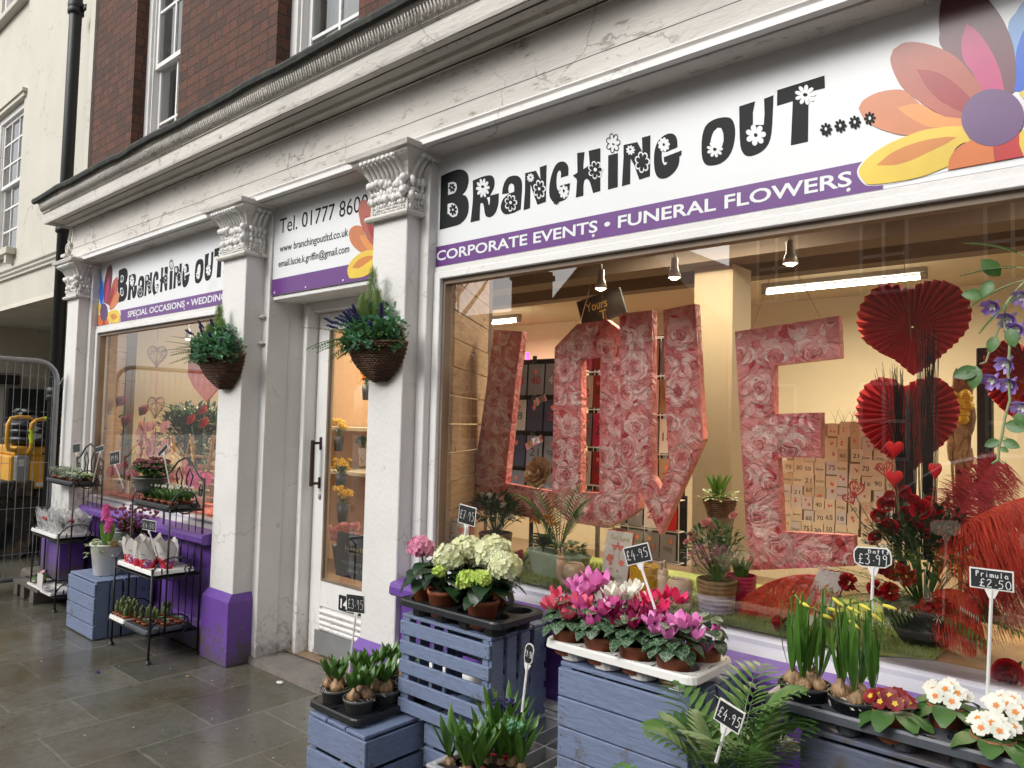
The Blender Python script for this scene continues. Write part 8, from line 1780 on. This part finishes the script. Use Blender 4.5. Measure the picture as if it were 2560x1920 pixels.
# ================================================================ THE LEFT WINDOW DISPLAY
def wireheart(label, c, w_, h_, Y, seed, rz=0):
    rnd = random.Random(seed); q = A(*c, Y); t = thing('wire_heart', label, 'wire heart', q, rz, 'twined hearts on a cord'); b = MB()
    def hp(a, s=1): return (.0625*16*math.sin(a)**3*w_*s, (.0625*(13*math.cos(a)-5*math.cos(2*a)-2*math.cos(3*a)-math.cos(4*a)))*h_*s)
    b.tube([(hp(2*pi*k/30)[0], 0, hp(2*pi*k/30)[1]) for k in range(30)], .004, 5, closed=True); b.build('outline', 'wicker', t); b = MB()
    for k in range(75): a, c_ = rnd.random()*6.28, rnd.random()*6.28; p, r_ = hp(a, .97), hp(c_, .97); b.tube([(p[0], 0, p[1]), ((p[0]+r_[0])/2, rnd.uniform(-.04, .04), (p[1]+r_[1])/2), (r_[0], 0, r_[1])], .0011, 3)
    b.build('twine', 'paper_twine', t)
PM('paper_twine', (0.28, 0.09, 0.07), 0.8, 0.2)
wireheart('upper twined wicker heart hanging in the left window', (393, 888), .080, .11, 2.95, 1, 1.1); wireheart('lower twined wicker heart hanging below the first on a red cord', (390, 1015), .105, .11, 2.95, 2, .3)
b = MB(); b.tube([A(394, 850, 2.95), A(396, 790, 2.95)], .002, 4); b.tube([A(391, 930, 2.95), A(390, 985, 2.95)], .002, 4); o = b.build('hanging_cord', 'print_red', None, False, True); tag(o, 'red cord linking the two twined hearts in the left window', 'cord')
p_ = [A(x, y, 2.95) for x, y in ((470,905),(490,880),(520,885),(545,870),(560,900),(545,970),(514,1004),(485,970),(470,940))]; b = MB(); b.prism([(v.x, v.z) for v in p_], 2.95, 2.97); o = b.build('paper_heart', 'paper_pink', None, False, True); tag(o, 'plain coral pink paper heart half behind the left wall basket', 'paper heart')
def stemrose(label, c, Y, r_, mat, base, seed): 
    q = A(*c, Y); f_ = A(*base, Y); f_.z = ZB+.01; t = thing('stem_rose', label, 'rose', f_, 0, 'long stemmed roses in the left window'); b = MB(); rose(b, q-f_, r_, (-.25, -.9, .55), seed, 6); b.build('flower', mat, t); s_ = MB(); s_.tube([(0, 0, 0), (q-f_)*.5+V((.02, 0, 0)), q-f_+V((0, 0, -r_))], .004, 5); s_.build('stem', 'stem_green', t); b = MB(); [b.leaf((q-f_)*(.55+.1*k)+V((.01, 0, 0)), ((-1)**k, -.3, -.2), .07, .045, n=4) for k in range(4)]; b.build('leaves', 'leaf_dark', t)
for lb, c, Y, r_, m_, bs in (('upper dark red open rose at the left of the left window', (306,1004), 2.68, .055, 'pet_dred', (330,1150)), ('lower dark red open rose beneath it in the left window', (318,1052), 2.70, .055, 'pet_dred', (332,1150)), ('dark red rose in front of the twined heart', (362,1027), 2.80, .055, 'pet_dred', (345,1150)), ('top bright red rose of the trio over the wooden crate', (510,1026), 2.85, .043, 'pet_red', (510,1110)), ('left bright red rose of the trio over the wooden crate', (480,1050), 2.85, .047, 'pet_red', (505,1110)), ('right bright red rose of the trio over the wooden crate', (513,1058), 2.82, .048, 'pet_red', (510,1110))): stemrose(lb, c, Y, r_, m_, bs, c[0])
t = thing('white_vase', 'white cylinder vase under the dark red roses', 'vase', (A(333,1150,2.72).x, 2.72, ZB+.006)); b = MB(); b.lathe([(.05, 0), (.055, .22), (.05, .22), (.048, .1)], 18); b.build('vase_wall', 'white_plastic', t, True)
q = A(385, 1100, 2.72); t = thing('orchid_spray', 'pink orchid spray in the left window', 'orchid', (q.x, 2.72, ZB+.01)); b = MB(); rnd = random.Random(4)
for k in range(40):
    x, y = rnd.uniform(350, 420), rnd.uniform(1058, 1140); c = A(x, y, 2.72)-t.location; b.M = Matrix.Translation(c) @ rot_to((rnd.uniform(-.5, .5), -1, rnd.uniform(-.3, .3)), rnd.random()*6); [petal(b, j*2*pi/5, .004, .042, .038, 0, .010, .1, 3, .7) for j in range(5)]
b.M = Matrix.Identity(4); b.build('flowers', 'pet_rose', t); s_ = MB(); s_.tube([(0, 0, 0), (0, 0, .2), A(390,1070,2.72)-t.location], .004, 5); s_.build('stem', 'stem_green', t)
t = thing('fern_bush', 'dark feathery fern filling the back of the left window', 'fern', (A(492,1090,3.12).x, 3.12, ZB)); bush(t, 1500, .66, .34, 'leaf_dark', .065, 5, .15, w_=.45); b = MB(); s_ = MB()
for k in range(16): a = 2.4*k; frond(b, s_, (0, 0, .5), (math.cos(a)*.8, math.sin(a)*.4, .8), .45, .10, 22, 1.1, .012)
b.build('fronds', 'leaf_palm', t); s_.build('stems', 'stem_green', t)
xa, xb = A(440,1190,2.82).x, A(548,1190,2.82).x; t = thing('slatted_shelf', 'pale wooden slatted stand in the left window draped with a gold chain', 'display stand', ((xa+xb)/2, 2.85, ZB+.006))
for k in range(6): b = MB(); b.box(xa+.5*(xb-xa), xb, 2.82, 2.84, ZB+.03+.05*k, ZB+.065+.05*k, .002); b.build('slat', 'wood_raw', t, False, True)
for (x0, y0, x1, y1) in ((535,1090,520,1180),(500,1180,540,1240),(481,1090,484,1220),(434,1092,436,1130)): p0, p1 = A(x0, y0, 2.80), A(x1, y1, 2.80); b = MB(); b.tube([p0, p1], .013, 4); b.build('strut', 'wood_raw', t, False, True)
b = MB(); b.box(xa, xb, 2.84, 2.86, ZB+.36, ZB+.38); b.build('top_bar', 'wood_raw', t, False, True)
b = MB()
def chain(p0, p1, sag, n):
    for k in range(n):
        u = k/(n-1); p = p0.lerp(p1, u)+V((0, 0, -sag*4*u*(1-u))); d = (p1-p0+V((0, 0, -sag*4*(1-2*u)))).normalized(); s_ = d.cross(V((0, 1, 0) if k % 2 else (.7, .7, 0))).normalized()
        b.tube([p+d*.014*math.cos(a)+s_*.008*math.sin(a) for a in [2*pi*j/8 for j in range(8)]], .0022, 4, closed=True)
chain(A(427,1092,2.76), A(475,1090,2.76), .28, 34); chain(A(475,1090,2.75), A(505,1165,2.75), .15, 28); o = b.build('gold_chain', 'gold_chain', None, False, True); tag(o, 'chunky gold chain looped over the slatted stand', 'chain')
for k, (x, y, lb) in enumerate(((432,1167,'small pink heart tag nearest the skimmia tag'),(462,1158,'largest pink heart tag with writing under the gold chain'),(486,1188,'pink heart tag hanging lowest, by the slats'),(474,1175,'deep pink heart tag between the others'))):
    q = A(x, y, 2.74); b = MB(); s_ = (.03, .05, .03, .04)[k]; b.prism([(.0625*16*math.sin(a)**3*s_, .0625*(13*math.cos(a)-5*math.cos(2*a)-2*math.cos(3*a)-math.cos(4*a))*s_) for a in [2*pi*j/24 for j in range(24)]], -.002, .002); o = b.build('heart_tag', 'pet_rose' if k != 3 else 'pet_mag'); o.location = q; tag(o, lb, 'tag', 'pink heart tags in the left window')
b = MB(); b.box(-6.97, -4.62, 2.56, 3.1, ZB+.002, ZB+.012); o = b.build('pink_cloth', 'paper_pink', None, False, True); tag(o, 'coral cloth covering the bed of the left window', 'cloth')
# back wall shelf and room of the left window and door
b = MB(); b.box(-4.75, -3.11, 4.32, 4.36, .06, 2.6); o = b.build('coral_screen', 'screen_coral', None, False, True) if False else None
PM('screen_coral', (0.62, 0.40, 0.23), 0.85, 0.05)
b = MB(); b.box(-7.3, -5.75, 4.62, 4.66, .06, 2.6); o = b.build('screen_wall', 'screen_coral', None, False, True); tag(o, 'warm apricot partition seen through the door glass', 'partition')
for (z, n_) in ((1.02, 0), (1.42, 1)): b = MB(); b.box(-6.6, -5.2, 4.10, 4.6, z-.03, z); o = b.build('flower_shelf', 'wall_cream', None, False, True); tag(o, ('lower' if n_ == 0 else 'upper')+' cream shelf of cut flowers behind the door glass', 'shelf')
def vase(label, x, ybase, Y, h, r_, fm, nfl, seed, bucket='bowl_slate', fr_=.035, zb=None, kind='rose'):
    q = A(x, ybase, Y); t = thing('flower_vase', label, 'vase of flowers', q, 0, 'vases of cut flowers behind the door'); b = MB(); b.lathe([(r_*.7, 0), (r_, h), (r_*.92, h), (r_*.8, h*.6)], 16, bot=True); b.build('vase', bucket, t, True); rnd = random.Random(seed); b = MB(); s_ = MB(); l_ = MB()
    for k in range(nfl):
        a = 2.4*k; p = V((r_*1.5*math.sqrt((k+.3)/nfl)*math.cos(a), r_*1.2*math.sqrt((k+.3)/nfl)*math.sin(a), h+rnd.uniform(.05, .13))); s_.tube([(0, 0, h*.5), p], .0025, 4)
        if kind == 'rose': rose(b, p, fr_, (p.x, p.y-.03, .1), k, 3)
        else: b.lathe([(.004, 0), (.016, .012), (.018, .03), (.008, .048)], 8, p)
        l_.leaf((0, 0, h), (p.x, p.y, .12), .10, .022, n=4)
    b.build('flowers', fm, t); s_.build('stems', 'stem_green', t); l_.build('leaves', 'leaf_mid', t)
vase('dark vase of yellow tulips on the upper shelf behind the door glass', 846, 1128, 4.0, .13, .05, 'pet_yellow', 9, 1, kind='tulip'); vase('bucket of small yellow chrysanthemums below the tulips', 852, 1215, 3.9, .10, .06, 'pet_yellow', 22, 2, fr_=.018); vase('black bucket of yellow flowers above the poster', 856, 1305, 3.7, .15, .055, 'pet_yellow', 14, 3, fr_=.025); vase('glass vase with long green stems beside the pilaster', 908, 1165, 4.2, .16, .05, 'leaf_blade', 5, 4, 'wrap_film'); vase('bucket of cream and pink chrysanthemums behind the Interflora poster', 860, 1420, 3.2, .16, .09, 'pet_rose', 24, 5, fr_=.032)
vase('bunch of orange flowers high beside the pilaster edge', 915, 1000, 4.3, .14, .045, 'pet_orange', 12, 6, fr_=.022)
# poster on the inside of the door
t = thing('door_poster', 'black poster with pale writing standing inside the lower door glass', 'poster', (-3.6, 2.80, .66)); q0 = A(838,1425,2.80); q1 = A(905,1475,2.80); p0 = A(846,1328,2.80); b = MB(); xl = p0.x; b.box(xl-.01, xl+.42, 2.80, 2.806, .535, p0.z); b.build('board', 'board_black', t, False, True)
zt_ = p0.z; ww = .42
for s, a, c, d, e, m__ in (('Interflora', .18, .86, .62, .72, 'ink_gold'), ('The Flower experts', .18, .78, .54, .58, 'ink_gold'), ('interflora orders', .10, .95, .30, .40, 'card_grey'), ('taken here', .22, .80, .14, .23, 'card_grey')): text('lettering', s, xl+a*ww, xl+c*ww, .535+(zt_-.535)*d, .535+(zt_-.535)*e, 2.7985, m__, t)
# a few more blooms crowding the left window
for lb, x, y, Y, m_ in (('pink potted blooms low at the right of the left window', 500, 1215, 2.70, 'pet_mag'), ('dusky pink blooms in front of the twined hearts', 350, 1180, 2.70, 'pet_pink'), ('red blooms just left of the wooden slats', 465, 1190, 2.85, 'pet_red'), ('rose pink blooms at the centre of the left window bed', 395, 1185, 2.80, 'pet_rose'), ('pink blossom cluster behind the skimmia bowl in the left window', 430, 1195, 2.70, 'pet_rose'), ('red blooms at the far left corner of the left window bed', 300, 1195, 2.64, 'pet_red')):
    q = A(x, y, Y); q.z = ZB+.016; t = thing('potted_blooms', lb, 'potted flowers', q, 0, 'potted flowers in the left window'); pot(t, .05, .08, 'white_plastic'); b = MB(); rnd = random.Random(x)
    for k in range(26): d = V((rnd.uniform(-1, 1), rnd.uniform(-1, .4), rnd.uniform(0, 1))).normalized(); b.M = Matrix.Translation(d*.10+V((0, 0, .16))) @ rot_to(d, k); [petal(b, j*2*pi/5, .002, .030, .026, 0, .006, .1, 3, .7) for j in range(5)]
    b.M = Matrix.Identity(4); b.build('flowers', m_, t, True); b = MB(); [b.leaf((0, 0, .08), (math.cos(2.4*k), math.sin(2.4*k), .5), .09, .035, n=4) for k in range(14)]; b.build('leaves', 'leaf_mid', t, True)
# grit, petals and soil crumbs scattered over the flags
b = MB(); rnd = random.Random(21)
for k in range(420):
    x, y = (rnd.uniform(-6, -1.2), rnd.uniform(.6, 2.2)) if k % 3 else (rnd.gauss(-2.6, .5), rnd.gauss(1.9, .25))
    if y > 2.25: continue
    s_ = rnd.uniform(.002, .0065); a = rnd.random()*6.28; b.k = rnd.choice((0, 0, 0, 1, 2)); b.add([(x+s_*math.cos(a+q)*(1 if q < 3 else .6), y+s_*math.sin(a+q), .0025+.0015*(q > 2)) for q in (0, 1.3, 2.5, 3.6, 5)], [(0, 1, 2, 3, 4)])
o = b.build('scattered_grit', ['soil', 'paper_flower', 'leaf_bronze']); tag(o, kind='stuff'); o['label'] = 'crumbs of soil and petals scattered on the wet flags'
# litter on the flags
for lb, (x, y), m_, s_ in (('small white scrap of paper on the flags in front of the door step', (700, 1705), 'card_white', .028), ('dark scrap of leaf on the wet flags left of the plinth', (243, 1680), 'pet_navy', .022), ('tiny white bulb flake on the flags by the purple plinth', (470, 1690), 'bulb', .018)):
    q = G(x, y, .004); b = MB(); b.blob((0, 0, 0), (s_, s_*.6, .003), 9, 5, .6, x); o = b.build('paper_scrap' if 'paper' in lb else 'leaf_scrap', m_, None, True); o.location = q; tag(o, lb, 'litter')
